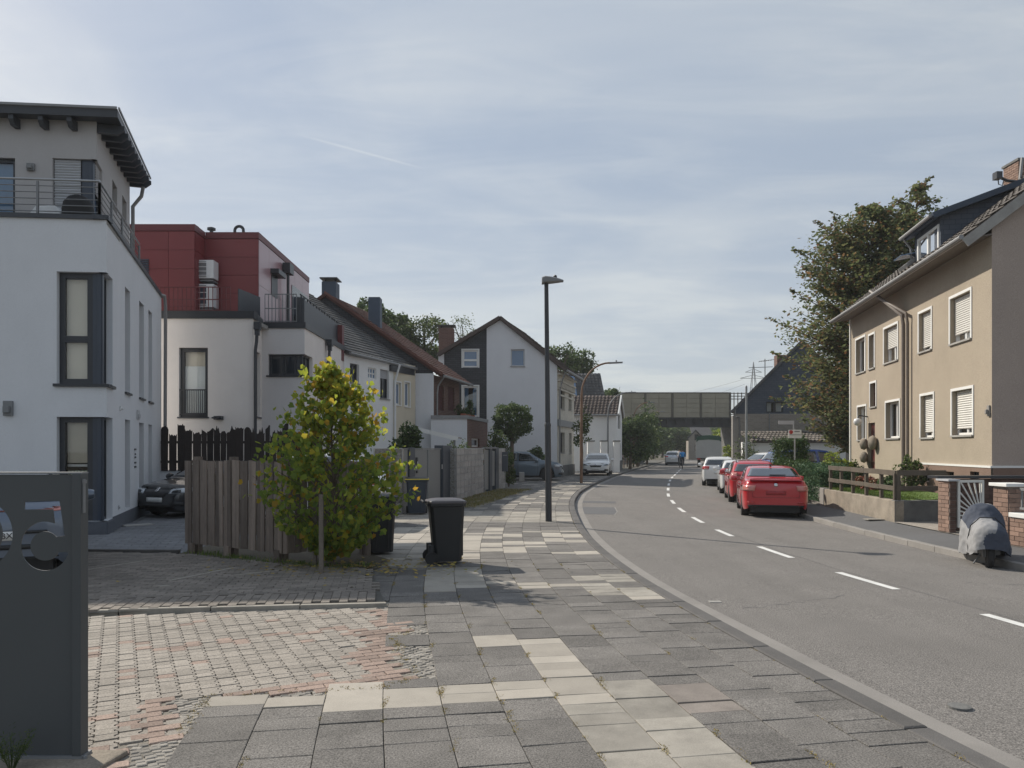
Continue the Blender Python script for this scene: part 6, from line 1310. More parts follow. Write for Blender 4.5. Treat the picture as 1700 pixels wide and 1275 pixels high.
bush('perennial_clump', 'dark green perennial clump next to the red flowers', (11.0, 22.4, .45), (.34, .4, .27), 1200, .05, 'leaf_yew', 105, cat='plant')
bush('rose_shrub', 'open climbing shrub at the foot of the brown downpipes', (11.42, 22.0, .45), (.42, .4, .62), 800, .055, 'leaf_mid', 103)
bush('abutment_creeper', 'yellowing creeper at the foot of the pale bridge pillar', (P(1212, 0, 60).x, 60, 0), (.7, .6, 1.2), 900, .1, 'leaf_lime', 106, cat='plant')
bush('wall_creeper', 'thin creeper over the left end of the white garage wall', (P(1240, 0, 43.5).x, 43.6, 0), (.8, .4, 1.5), 500, .08, 'leaf_mid', 107, cat='plant')
# weed in front of the sign
wp = V((-2.68, 4.12, 0)); T = thing('sign_weed', 'fine feathery weed growing at the foot of the steel sign', 'plant', wp); mb = MB(); cpts = []
for i in range(26):
    a = random.uniform(0, 6.28); h = random.uniform(.12, .25); e = wp+V((math.cos(a)*h*.55, math.sin(a)*h*.4, h)); m_ = wp.lerp(e, .5)+V((0, 0, .03)); mb.tube([wp, m_, e], [.0022, .0018, .001], 4, False)
    for k in range(16): t_ = random.uniform(.35, 1.05); cpts.append(wp.lerp(e, t_)+V((random.gauss(0, .014), random.gauss(0, .014), random.gauss(0, .012)+.02)))
obj('stalks', mb, 'leaf_mid', T, fix=False); n = len(cpts); crown(T, np.array([tuple(c) for c in cpts]), rng.uniform(.008, .016, n), .0025, 'leaf_mid', 'foliage')
# ================================================================== VEHICLES (local frame: x forward, y left, z up)
TOPS = dict(
 sedan=[(0, .62), (.012, .71), (.035, .752), (.15, .765), (.17, .772), (.335, .965), (.40, .99), (.47, 1.0), (.55, .985), (.735, .69), (.80, .665), (.92, .60), (.975, .51), (1, .42)],
 hatch=[(0, .56), (.012, .665), (.035, .72), (.135, .94), (.19, .98), (.35, 1.0), (.48, .995), (.56, .97), (.745, .685), (.82, .655), (.93, .59), (.98, .50), (1, .40)],
 suv=[(0, .52), (.010, .62), (.03, .68), (.095, .93), (.15, .975), (.35, 1.0), (.50, .995), (.585, .965), (.745, .70), (.84, .675), (.94, .62), (.985, .52), (1, .42)])
def smooth1(a, k):
    p = np.pad(a, k, mode='edge'); return np.convolve(p, np.ones(2*k+1)/(2*k+1), 'valid')
WHEEL = {}
def wheel_parts(par, x, y, r, w, side, m='rim_metal'):
    k = (round(r, 3), round(w, 3), m)
    if k not in WHEEL:
        a = MB(); a.lathe([(r*.62, -w/2), (r*.93, -w/2), (r, -w*.36), (r, w*.36), (r*.93, w/2), (r*.62, w/2)], (0, 0, 0), (0, 1, 0), 28)
        o = obj('wheel', a, 'rubber', par, smooth='angle'); b = MB(); b.lathe([(.02, w*.34), (r*.16, w*.36), (r*.2, w*.30)], (0, 0, 0), (0, 1, 0), 16)
        b.lathe([(r*.60, w*.44), (r*.66, w*.47), (r*.66, w*.1), (r*.60, w*.1)], (0, 0, 0), (0, 1, 0), 28)
        for i in range(5):
            t = 2*math.pi*i/5; d = V((math.cos(t), 0, math.sin(t))); q = V((-math.sin(t), 0, math.cos(t)))
            b.prism([d*r*.1-q*r*.10+V((0, w*.27, 0)), d*r*.62-q*r*.17+V((0, w*.36, 0)), d*r*.62+q*r*.17+V((0, w*.36, 0)), d*r*.1+q*r*.10+V((0, w*.27, 0))], (0, .02, 0))
        rm = obj('rim', b, m, o); c = MB(); c.lathe([(0, 0), (r*.62, 0), (r*.62, w*.12), (0, w*.12)], (0, 0, 0), (0, 1, 0), 20); dk = obj('brake_disc', c, 'black_plastic', o)
        WHEEL[k] = (o.data, rm.data, dk.data)
    else:
        o = link(bpy.data.objects.new('wheel', WHEEL[k][0])); o.parent = par
        for nm, d in (('rim', WHEEL[k][1]), ('brake_disc', WHEEL[k][2])): q = link(bpy.data.objects.new(nm, d)); q.parent = o
    o.location = (x, y, r); o.rotation_euler = (0, random.uniform(0, 1), 0 if side > 0 else math.pi); return o
def car(name, label, paint, kind, L, W, H, loc, rz, group=None, cat='car', rear='std', front='std', ride=.19, wr=.32, detail=None):
    t = thing(name, label, cat, loc, group, local=True, rz=rz)
    xs = np.linspace(0, 1, 121); tp = TOPS[kind]; zt = smooth1(np.interp(xs, [p[0] for p in tp], [p[1] for p in tp]), 1)*H
    pw = smooth1(np.interp(xs, [0, .012, .045, .12, .25, .78, .90, .955, .985, 1], [.80, .885, .955, .99, 1, 1, .965, .90, .81, .70]), 1)*W/2
    zb = np.interp(xs, [0, .02, .08, .14, .88, .94, .985, 1], [.36, .27, .23, ride, ride, .20, .22, .30])
    wb0, wb1 = .195*L, .81*L; Ra = wr+.055
    X = (xs-.5)*L
    for xw in (wb0-L/2, wb1-L/2):
        d = np.abs(X-xw); zb = np.where(d < Ra, np.maximum(zb, wr+np.sqrt(np.maximum(Ra*Ra-d*d, 0))), zb)
    belt = np.interp(xs, [0, .2, .7, 1], [.665, .66, .635, .60])*H
    rows = []
    for i in range(121):
        z_t = zt[i]; be = min(belt[i], z_t-.035); g = max(0., min(1., (z_t-be)/(H-belt[i]))); w = pw[i]; b = min(zb[i], be-.06)
        wr_ = w*(.93-.185*g); h = be-b
        half = [(w*.93, b), (w*.985, b+min(.07, h*.3)), (w*.995, b+h*.45), (w, b+h*.70), (w*.985, b+h*.88), (w*(.965-.02*g), be), (wr_+(w*.93-wr_)*.5, be+(z_t-be)*.5), (wr_+.01, z_t-.05*g-.012), (wr_*.9, z_t-.012*g-.004), (wr_*.6, z_t+.008), (0, z_t+.015)]
        rows.append([(X[i], -y, z) for y, z in half]+[(X[i], y, z) for y, z in reversed(half[:-1])])
    mb = MB(); mb.grid(rows); mb.add([p for p in rows[0]], [tuple(range(len(rows[0])))]); mb.add([p for p in rows[-1]], [tuple(range(len(rows[-1])))])
    me = bpy.data.meshes.new('b'); me.from_pydata(mb.v, [], mb.f); bm = bmesh.new(); bm.from_mesh(me); bmesh.ops.remove_doubles(bm, verts=bm.verts, dist=1e-5); bmesh.ops.recalc_face_normals(bm, faces=bm.faces); bm.to_mesh(me); bvh = BVHTree.FromBMesh(bm); bm.free()
    me.materials.append(M[paint]); me.name = 'body'; body = link(bpy.data.objects.new('body', me)); body.parent = t; me.polygons.foreach_set('use_smooth', [True]*len(me.polygons)); ORG[body.name] = V((0, 0, 0))
    sb = body.modifiers.new('s', 'SUBSURF'); sb.levels = 1; sb.render_levels = 1
    def patch(nm, bot, top, axis, m, off=.006, n=10, k=5, sides=(1,), parent=None):
        """surface piece following the body: between two polylines, thrown onto it along axis (x: list of (y, z) from behind or in front; y: (x, z))"""
        def samp(pl, u):
            pl = [V(p) for p in pl]; s = u*(len(pl)-1); i = min(int(s), len(pl)-2); return pl[i].lerp(pl[i+1], s-i)
        out = []
        for sd in sides:
            P_ = []
            for j in range(k+1):
                r_ = []
                for i in range(n+1):
                    q = samp(bot, i/n).lerp(samp(top, i/n), j/k)
                    if axis in ('+x', '-x'): dr = V((-1 if axis == '+x' else 1, 0, 0)); o = V((-dr.x*L, q.x*sd, q.y))
                    else: dr = V((0, -sd, 0)); o = V((q.x, sd*W, q.y))
                    h = bvh.ray_cast(o, dr); 
                    if h[0] is None: h = bvh.find_nearest(o+dr*(L/2 if axis != 'y' else W/2))
                    nn = h[1] if h[1].dot(dr) < 0 else -h[1]
                    r_.append(h[0]+nn*off)
                P_.append(r_)
            a = MB(); a.grid(P_); o = obj(nm, a, m, parent or t, smooth=True); out.append(o)
            sm = o.modifiers.new('t', 'SOLIDIFY'); sm.thickness = off*1.6; sm.offset = 0
        return out
    fx = lambda u: (u-.5)*L
    hb = lambda u: float(np.interp(u, [0, .2, .7, 1], [.665, .66, .635, .60]))*H
    # glass
    b_, r_ = (lambda u: hb(u)+.035), (lambda u: float(np.interp(u, xs, zt))-.075)
    a0, a1, c0, c1 = {'sedan': (.165, .33, .735, .575), 'hatch': (.06, .15, .74, .585), 'suv': (.05, .115, .74, .60)}[kind]
    def side(u0, u1, v0, v1, nm): patch(nm, [(fx(u0), b_(u0)), (fx(u1), b_(u1))], [(fx(v0), r_(v0)), (fx(v1), r_(v1))], 'y', 'car_glass', .004, 8, 5, (1, -1))
    mid = .455; rq = a0+.07
    side(mid+.012, c0-.035, mid+.008, c1-.01, 'front_side_window'); side(rq+.09, mid-.012, max(a1+.045, rq+.075), mid-.014, 'rear_side_window')
    if kind != 'sedan': side(rq-.015, rq+.078, a1+.035, rq+.066, 'quarter_window')
    def zat(u): return float(np.interp(u, xs, zt))
    yr = W/2*.74
    zr0, zr1 = {'sedan': (zat(.178)+.02, zat(.325)), 'hatch': (zat(.04)+.03, zat(.135)-.03), 'suv': (zat(.035)+.03, zat(.095)-.04)}[kind]
    patch('rear_window', [(-W/2*.80, zr0), (W/2*.80, zr0)], [(-W/2*.64, zr1), (W/2*.64, zr1)], '-x', 'car_glass', .004, 14, 8)
    zf0, zf1 = zat(.735)+.02, zat(.585)-.03
    patch('windscreen', [(-W/2*.82, zf0), (W/2*.82, zf0)], [(-W/2*.66, zf1), (W/2*.66, zf1)], '+x', 'car_glass', .004, 14, 8)
    # lights, bumpers, plate
    lamp = detail.get('lamp', 'lamp_red') if detail else 'lamp_red'
    zl = H*(.56 if kind == 'sedan' else .58)
    lt = (detail or {}).get('tail', (.58, .97, zl-.02, zl+.12))
    for nm_, sd in (('tail_light', 1), ('tail_light', -1)):
        patch(nm_, [(W/2*lt[0], lt[2]), (W/2*lt[1], lt[2]+.01)], [(W/2*(lt[0]-.04), lt[3]), (W/2*lt[1], lt[3])], '-x', lamp, .010, 8, 4, (sd,))
        patch('tail_light_side', [(-L/2+.07, lt[2]+.02), (-L/2+.24, lt[2]+.06)], [(-L/2+.07, lt[3]), (-L/2+.20, lt[3])], 'y', lamp, .008, 5, 3, (sd,))
        patch('reverse_lens', [(W/2*(lt[0]+.05), lt[2]+.015), (W/2*(lt[1]-.13), lt[2]+.02)], [(W/2*(lt[0]+.03), lt[2]+.06), (W/2*(lt[1]-.13), lt[2]+.06)], '-x', 'lamp_red_pale', .016, 4, 2, (sd,))
    pz = H*(.50 if kind == 'sedan' else .46)
    patch('number_plate', [(-.26, pz-.05), (.26, pz-.05)], [(-.26, pz+.06), (.26, pz+.06)], '-x', (detail or {}).get('plate', 'plate_white'), .012, 6, 2)
    patch('rear_valance', [(-W/2*.72, .24), (W/2*.72, .24)], [(-W/2*.80, .37), (W/2*.80, .37)], '-x', 'black_plastic', .010, 14, 3)
    patch('front_valance', [(-W/2*.66, .25), (W/2*.66, .25)], [(-W/2*.76, .36), (W/2*.76, .36)], '+x', 'black_plastic', .010, 14, 3)
    patch('grille', [(-W/2*.34, H*.385), (W/2*.34, H*.385)], [(-W/2*.44, H*.46), (W/2*.44, H*.46)], '+x', 'black_plastic', .010, 10, 3)
    patch('front_plate', [(-.26, .42), (.26, .42)], [(-.26, .53), (.26, .53)], '+x', 'plate_white', .02, 6, 2)
    for sd in (1, -1):
        patch('headlight', [(W/2*.50, H*.435), (W/2*.95, H*.47)], [(W/2*.52, H*.50), (W/2*.95, H*.55)], '+x', 'lamp_clear', .010, 8, 3, (sd,))
        patch('headlight_core', [(W/2*.60, H*.45), (W/2*.84, H*.465)], [(W/2*.62, H*.49), (W/2*.84, H*.51)], '+x', 'pane_dark', .015, 5, 2, (sd,))
        patch('headlight_side', [(L/2-.34, H*.50), (L/2-.09, H*.465)], [(L/2-.36, H*.535), (L/2-.10, H*.535)], 'y', 'lamp_clear', .008, 5, 2, (sd,))
        patch('fog_recess', [(W/2*.60, .33), (W/2*.88, .34)], [(W/2*.62, .45), (W/2*.88, .43)], '+x', 'black_plastic', .009, 5, 2, (sd,))
        patch('door_seam', [(fx(mid)-.006, .36), (fx(mid)+.006, .36)], [(fx(mid)-.006, hb(.45)), (fx(mid)+.006, hb(.45))], 'y', 'black_plastic', .003, 1, 8, (sd,))
        patch('door_seam', [(fx(c0-.04)-.006, .36), (fx(c0-.04)+.006, .36)], [(fx(c0-.04)-.006, hb(.7)), (fx(c0-.04)+.006, hb(.7))], 'y', 'black_plastic', .003, 1, 8, (sd,))
        patch('sill_trim', [(fx(.29), ride+.02), (fx(.715), ride+.02)], [(fx(.29), ride+.09), (fx(.715), ride+.09)], 'y', 'black_plastic', .006, 8, 2, (sd,))
        for u in (mid-.035, .66): patch('door_handle', [(fx(u)-.09, hb(u)-.075), (fx(u)+.05, hb(u)-.075)], [(fx(u)-.09, hb(u)-.05), (fx(u)+.05, hb(u)-.05)], 'y', paint, .022, 3, 2, (sd,))
        a = MB(); mx = fx(c0-.055); a.lathe([(.0, -.10), (.07, -.085), (.095, 0), (.07, .085), (0, .10)], (mx, sd*(W/2+.10), hb(.7)+.10), (0, 1, 0), 12); a.obox((mx, sd*(W/2-.01), hb(.7)+.06), (.03, 0, 0), (0, .08, 0), (0, 0, .02)); obj('mirror', a, paint, t, smooth='angle')
        for xw in (wb0-L/2, wb1-L/2): wheel_parts(t, xw, sd*(W/2-.125), wr, .21, sd)
    a = MB(); a.box(-L*.44, L*.44, -W*.36, W*.36, .16, .62); 
    for xw in (wb0-L/2, wb1-L/2): a.box(xw-.42, xw+.42, -W*.36, W*.36, .15, .72*min(1, belt[60]/.95))
    obj('underbody', a, 'black_plastic', t)
    patch('badge', [(-.045, zl+.10), (.045, zl+.10)], [(-.045, zl+.19), (.045, zl+.19)], '-x', 'chrome', .014, 4, 4); patch('badge', [(-.05, H*.47), (.05, H*.47)], [(-.05, H*.535), (.05, H*.535)], '+x', 'chrome', .016, 4, 4)
    return t, patch, dict(L=L, W=W, H=H, zl=zl, zat=zat, fx=fx, hb=hb)
def road_h(Y): return math.atan2(1, (CE(Y+1)-CE(Y-1))/2)            # heading of the road at Y
# -------- the four cars parked on the right, tail towards us
def park(Yr, xrear, L, extra=0.0): # rear-centre point on the road -> object centre
    h = road_h(Yr+L/2)+extra; x_, y_ = xrear+math.cos(h)*L/2, Yr+math.sin(h)*L/2; return (x_, y_, zroad(x_, y_)), h
(lc, h) = park(21.45, 7.36, 4.68, R(76)-road_h(21.45+2.34))
t, pt, d = car('parked_car', 'red saloon with a boot spoiler, nearest of the cars parked on the right', 'paint_red', 'sedan', 4.68, 1.82, 1.45, lc, h, 'cars parked along the right kerb', wr=.335, detail=dict(lamp='lamp_red_pale', tail=(.63, .985, .78, .93), plate='plate_red'))
pt('boot_seam', [(-.62, .595), (.62, .595)], [(-.62, .608), (.62, .608)], '-x', 'plate_red', .004, 10, 1)
for sd in (1, -1): pt('boot_seam', [(sd*.615-.008, .60), (sd*.615+.008, .60)], [(sd*.64-.008, .93), (sd*.64+.008, .93)], '-x', 'plate_red', .004, 1, 5); pt('exhaust', [(sd*.55-.13, .30), (sd*.55+.13, .30)], [(sd*.55-.13, .355), (sd*.55+.13, .355)], '-x', 'chrome', .02, 4, 1); pt('reflector', [(sd*.66-.09, .44), (sd*.66+.09, .44)], [(sd*.66-.09, .475), (sd*.66+.09, .475)], '-x', 'lamp_red', .01, 4, 1)
pt('diffuser', [(-.70, .22), (.70, .22)], [(-.74, .38), (.74, .38)], '-x', 'black_plastic', .014, 12, 3)
a = MB(); zs_ = d['zat'](.03); a.prism([V((-d['L']/2+.0, -.70, zs_+.0)), V((-d['L']/2+.02, -.70, zs_+.035)), V((-d['L']/2+.30, -.70, zs_+.02)), V((-d['L']/2+.30, -.70, zs_-.02))], (0, 1.40, 0)); obj('spoiler', a, 'paint_red', t, bevel=.008)
a = MB(); a.prism([V((-.42, -.03, 1.45)), V((-.60, -.02, 1.505)), V((-.64, -.01, 1.46))], (0, .05, 0)); obj('roof_aerial', a, 'black_plastic', t)
a = MB(); a.obox((-1.42, -.12, d['zat'](.19)+.05), (.012, 0, .0), (0, .22, 0), (0, 0, .012)); obj('rear_wiper', a, 'black_plastic', t)
(lc, h) = park(24.9+.6, 7.35, 4.35, .05); lc = (7.55+.30, lc[1]+.35, ZR)
t, pt, d = car('parked_car', 'red estate car with roof rails parked directly ahead of the red saloon', 'paint_red', 'hatch', 4.3, 1.80, 1.56, (9.22, 29.8, zroad(9, 29.8)), R(77.5), 'cars parked along the right kerb', wr=.33, detail=dict(lamp='lamp_red_pale', tail=(.72, .985, .88, 1.12), plate='plate_red'))
for sd in (1, -1): a = MB(); a.tube([V((-1.45, sd*.60, 1.50)), V((-1.3, sd*.61, 1.60)), V((.2, sd*.62, 1.62)), V((.35, sd*.62, 1.56))], .018, 6); obj('roof_rail', a, 'black_plastic', t)
t, pt, d = car('parked_car', 'white hatchback, third in the row of cars parked on the right', 'paint_white', 'hatch', 4.05, 1.74, 1.50, (10.35, 35.3, zroad(10.3, 35.3)), R(77), 'cars parked along the right kerb', wr=.31, detail=dict(tail=(.74, .985, .85, 1.12)))
t, pt, d = car('parked_car', 'white compact with black rear window, farthest in the row on the right', 'paint_white', 'suv', 4.1, 1.78, 1.52, (11.15, 41.5, zroad(11, 41.5)), R(76), 'cars parked along the right kerb', wr=.32, detail=dict(tail=(.60, .98, .86, 1.02), plate='plate_white'))
# -------- the pair parked across, in front of the white garage
car('parked_car', 'white hatchback parked across, half behind the upright yew', 'paint_white', 'hatch', 4.2, 1.78, 1.52, (13.55, 37.6, .08), R(10), 'cars in front of the white garage', wr=.32, detail=dict(tail=(.62, .985, .88, 1.15)))
car('parked_car', 'blue estate parked in front of the white garage behind the yew', 'paint_blue', 'suv', 4.5, 1.84, 1.66, (13.5, 34.5, .06), R(6), 'cars in front of the white garage', wr=.34)
# -------- left side
car('parked_car', 'white hatchback facing us on the left pavement by the rusty lamp', 'paint_white', 'hatch', 4.25, 1.82, 1.47, (5.75, 51.6, 0), R(-100), wr=.33, cat='car')
car('parked_car', 'blue grey crossover standing in the driveway before the white gable', 'paint_bluegrey', 'suv', 4.45, 1.84, 1.62, (.62, 43.2, 0), R(-6), wr=.35)
car('driving_car', 'silver car driving away towards the railway bridge', 'paint_silver', 'suv', 4.4, 1.85, 1.62, (18.5, 88, ZR), road_h(88), wr=.34)
car('parked_car', 'black hatchback showing its headlight left of the board fence', 'paint_black', 'hatch', 4.2, 1.78, 1.42, (-8.05, 21.15, 0), R(-115), wr=.32)
car('parked_car', 'small white car mostly hidden behind the board fence and linden', 'paint_white', 'hatch', 3.6, 1.68, 1.66, (-4.72, 17.9, 0), R(176), wr=.31)
t, pt, d = car('parked_car', 'dark silver car glimpsed through the cut-out digits of the sign', 'paint_steel', 'hatch', 4.2, 1.80, 1.38, (-7.30, 11.15, .045), R(118), wr=.32, detail=dict(tail=(.88, .985, .90, .97), lamp='lamp_red_pale'))
pt('tailgate_band', [(-.6, .66), (.6, .66)], [(-.6, .70), (.6, .70)], '-x', 'black_plastic', .008, 10, 1); pt('bumper_strip', [(-.72, .47), (.72, .47)], [(-.72, .53), (.72, .53)], '-x', 'black_plastic', .008, 10, 1)
def lettering(name, txt, size, par, m, mtx, ext=.002):
    cu = bpy.data.curves.new('t', 'FONT'); cu.body = txt; cu.size = size; cu.extrude = ext; cu.align_x = 'CENTER'; cu.align_y = 'CENTER'; o = bpy.data.objects.new('t', cu); COL.objects.link(o)
    dg = bpy.context.evaluated_depsgraph_get(); me = bpy.data.meshes.new_from_object(o.evaluated_get(dg)); bpy.data.objects.remove(o)
    me.transform(mtx); me.materials.clear(); me.materials.append(M[m]); n = link(bpy.data.objects.new(name, me)); n.parent = par; ORG[n.name] = V((0, 0, 0)); return n
pl_z = 1.38*.46; xr = -2.1
lettering('plate_letters', 'BX', .105, t, 'letter', Matrix.Translation((-2.135, -.175, pl_z+.005)) @ Matrix.Rotation(R(-90), 4, 'Z') @ Matrix.Rotation(R(90), 4, 'X'))
# -------- lorry with a tarpaulin body
lx_, ly_ = P(1190, 0, 76).x, 79.2; h = road_h(78); t = thing('tarpaulin_lorry', 'grey tarpaulin lorry with green top parked under the bridge approach', 'lorry', (lx_, ly_, ZR), None, True, h)
a = MB(); rows = []
for i, x in enumerate(np.linspace(-3.2, 1.6, 9)):
    b = .03*math.sin(i*2.3); rows.append([(x, -1.22-b, .95), (x, -1.24+b, 2.0), (x, -1.2, 2.95), (x, -1.0, 3.12), (x, 0, 3.2+.03*(i % 2)), (x, 1.0, 3.12), (x, 1.2, 2.95), (x, 1.24-b, 2.0), (x, 1.22+b, .95)])
a.grid(rows); a.add(rows[0], [tuple(range(9))]); a.add(rows[-1], [tuple(range(9))]); obj('tarpaulin_body', a, 'tarp_grey', t, smooth='angle')
a = MB(); a.grid([[(x, y*1.01, z+.012) for x, y, z in r[2:7]] for r in rows]); a.grid([[(-3.23, y, z) for _, y, z in rows[0][2:7]], [(-3.23, y*.98, z-.42+.06*math.sin(y*3)) for _, y, z in rows[0][2:7]]]); obj('tarpaulin_top', a, 'tarp_green', t)
a = MB(); a.box(-3.3, 1.7, -1.15, 1.15, .8, .95); a.box(-3.2, 3.4, -.45, .45, .5, .8); obj('chassis', a, 'black_plastic', t)
a = MB(); a.box(1.8, 3.5, -1.1, 1.1, .55, 2.3); obj('cab', a, 'paint_white', t, bevel=.12)
for x in (-2.2, 2.6):
    for sd in (1, -1): wheel_parts(t, x, sd*.95, .42, .28, sd)
for sd in (1, -1): a = MB(); a.box(-3.33, -3.28, sd*.95-.16, sd*.95+.16, .78, .92); obj('tail_light', a, 'lamp_red', t)
# -------- covered scooter at the right kerb
sc_ = V((7.72, 12.55, zroad(7.7, 12.4))); t = thing('covered_scooter', 'motor scooter under a silver and navy cover at the right kerb', 'scooter', sc_, None, True, R(65))
prof_ = [(1.0, 0), (1.03, .22), (1.0, .45), (.93, .66), (.74, .86), (.42, .97), (.0, 1.0)]
secs = [(-.90, .13, .34, .60), (-.86, .22, .26, .70), (-.74, .27, .22, .77), (-.55, .29, .20, .79), (-.35, .29, .19, .78), (-.15, .28, .18, .75), (.02, .28, .16, .77), (.15, .31, .14, .88), (.26, .36, .12, .99), (.38, .38, .11, 1.03), (.50, .35, .11, 1.01), (.60, .27, .12, .92), (.66, .14, .16, .80)]
a = MB(); rows = []; rg = random.Random(4)
for i, (x, w, z0, z1) in enumerate(secs):
    r = []
    for j, (kw, kz) in enumerate(prof_+[(-q, h) for q, h in prof_[-2::-1]]):
        f_ = (1-kz)*(.055*math.sin(i*2.1+(0 if kw > 0 else 1.3))+rg.uniform(-.02, .02)); r.append((x+rg.uniform(-.012, .012), kw*w+math.copysign(f_, kw), z0+(z1-z0)*kz+(.03*math.sin(i*1.7+j) if kz == 0 else 0)))
    rows.append(r)
nr = len(rows[0])
for i in range(len(rows)-1):
    for j in range(nr-1):
        a.mi = 1 if (j >= 7 and i < 9) or (6 <= i <= 8 and 3 <= j) else 0
        a.add([rows[i][j], rows[i][j+1], rows[i+1][j+1], rows[i+1][j]], [(0, 1, 2, 3)])
a.mi = 1; a.add(rows[0], [tuple(range(nr))]); a.mi = 0; a.add(rows[-1], [tuple(range(nr))])
me_o = obj('cover', a, ['cover_silver', 'cover_dark'], t, smooth=True)
bm = bmesh.new(); bm.from_mesh(me_o.data); bmesh.ops.remove_doubles(bm, verts=bm.verts, dist=1e-4); bmesh.ops.recalc_face_normals(bm, faces=bm.faces); bm.to_mesh(me_o.data); bm.free()
sm = me_o.modifiers.new('s', 'SUBSURF'); sm.levels = sm.render_levels = 3
t.scale = (.88, .86, .95)
tx = bpy.data.textures.new('folds', 'CLOUDS'); tx.noise_scale = .14; tx.noise_depth = 1; dm = me_o.modifiers.new('d', 'DISPLACE'); dm.texture = tx; dm.strength = .045; dm.mid_level = .5
a = MB(); pts_ = [V((-.30, y, z)) for y, z in ((-.31, .18), (-.315, .45), (-.27, .66), (-.12, .80), (.12, .80), (.27, .66), (.315, .45), (.31, .18))]; a.tube(pts_, .011, 6); obj('strap', a, 'black_plastic', t)
for x in (-.62, .55):
    a = MB(); a.lathe([(.10, -.05), (.19, -.055), (.22, -.03), (.22, .03), (.19, .055), (.10, .05)], (x, 0, .22), (0, 1, 0), 22); w = obj('wheel', a, 'rubber', t, smooth='angle'); a = MB(); a.lathe([(0, -.03), (.12, -.03), (.12, .03), (0, .03)], (x, 0, .22), (0, 1, 0), 16); obj('rim', a, 'rim_metal', w)
a = MB(); a.box(-.55, .1, -.10, .10, .16, .40); a.tube([V((-.55, -.13, .25)), V((-.15, -.14, .22))], .05, 8); a.tube([V((-.2, .08, .2)), V((-.25, .22, .01))], .014, 6); obj('engine', a, 'lamp_grey', t)
# -------- cyclists riding away
def skin(name, J, E, rad, m, par, sub=1):
    me = bpy.data.meshes.new(name); me.from_pydata(J, E, []); o = bpy.data.objects.new(name, me); link(o); sk = o.modifiers.new('s', 'SKIN'); su = o.modifiers.new('u', 'SUBSURF'); su.levels = su.render_levels = sub
    for i, r_ in enumerate(rad): me.skin_vertices[0].data[i].radius = (r_, r_)
    me.skin_vertices[0].data[0].use_root = True
    dg = bpy.context.evaluated_depsgraph_get(); m2 = bpy.data.meshes.new_from_object(o.evaluated_get(dg)); bpy.data.objects.remove(o); m2.materials.clear()
    for x in (m if isinstance(m, (list, tuple)) else [m]): m2.materials.append(M[x])
    m2.name = name; q = link(bpy.data.objects.new(name, m2)); q.parent = par; m2.polygons.foreach_set('use_smooth', [True]*len(m2.polygons)); ORG[q.name] = V((0, 0, 0)); return q
def cyclist(px, Y, jacket, lab, blab, seed):
    x = P(px, 0, Y).x; h = road_h(Y); b = thing('bicycle', blab, 'bicycle', (x, Y, ZR), 'bicycles under the two riders', True, h)
    for xx in (-.52, .55):
        a = MB(); pts = [V((xx+.34*math.cos(q), 0, .35+.34*math.sin(q))) for q in np.linspace(0, 2*math.pi, 25)]; a.tube(pts, .022, 6, False); w = obj('wheel', a, 'rubber', b)
        a = MB()
        for i in range(9): q = math.pi*i/9; a.tube([V((xx+.33*math.cos(q), 0, .35+.33*math.sin(q))), V((xx-.33*math.cos(q), 0, .35-.33*math.sin(q)))], .004, 4)
        obj('spokes', a, 'steel', w)
    a = MB()
    for p, q in (((-.52, .35), (-.05, .30)), ((-.05, .30), (-.18, .88)), ((-.52, .35), (-.15, .75)), ((-.05, .30), (.42, .80)), ((-.15, .75), (.40, .88)), ((.38, 1.05), (.55, .35))): a.tube([V((p[0], 0, p[1])), V((q[0], 0, q[1]))], .02, 6)
    obj('frame', a, 'bike_black', b); a = MB(); a.tube([V((.25, -.3, 1.05)), V((.38, -.1, 1.06)), V((.38, .1, 1.06)), V((.25, .3, 1.05))], .014, 6); obj('handlebar', a, 'steel', b)
    a = MB(); a.prism([V((-.32, -.09, .93)), V((-.05, -.03, .93)), V((-.05, .03, .93)), V((-.32, .09, .93))], (0, 0, .05)); obj('saddle', a, 'black_plastic', b)
    p = thing('person', lab, 'person', (x, Y, ZR+.02), 'cyclists riding towards the bridge', True, h)
    J = [(-.18, 0, 1.02), (-.10, 0, 1.28), (-.02, 0, 1.48), (0, 0, 1.56), (.03, 0, 1.66), (.02, 0, 1.76), (-.16, .10, .98), (.18, .11, .78), (.02, .11, .28), (.12, .11, .22), (-.16, -.10, .98), (.10, -.11, .68), (-.14, -.11, .42), (-.04, -.11, .38), (-.02, .19, 1.46), (.10, .27, 1.22), (.28, .28, 1.08), (-.02, -.19, 1.46), (.10, -.27, 1.22), (.28, -.28, 1.08)]
    E = [(0, 1), (1, 2), (2, 3), (3, 4), (4, 5), (0, 6), (6, 7), (7, 8), (8, 9), (0, 10), (10, 11), (11, 12), (12, 13), (2, 14), (14, 15), (15, 16), (2, 17), (17, 18), (18, 19)]
    rd = [.15, .14, .13, .055, .085, .08, .095, .07, .05, .04, .095, .07, .05, .04, .07, .05, .035, .07, .05, .035]
    o = skin('body', J, E, rd, ['skin', jacket, 'trousers_dark', 'hair_brown'], p)
    for f in o.data.polygons:
        c = f.center; f.material_index = 3 if (c.z > 1.64 and c.x < .05) or c.z > 1.76 else (0 if c.z > 1.53 or (abs(c.y) > .2 and c.x > .22) else (1 if c.z > 1.04 or (abs(c.y) > .19 and c.z > 1.0) else 2))
cyclist(1133, 71.5, 'jacket_blue', 'cyclist in a bright blue jacket seen from behind on the road', 'black bicycle ridden by the person in blue', 1)
cyclist(1128.5, 76, 'jacket_pale', 'cyclist in a pale jacket riding left of the one in blue', 'bicycle ridden by the person in the pale jacket', 2)
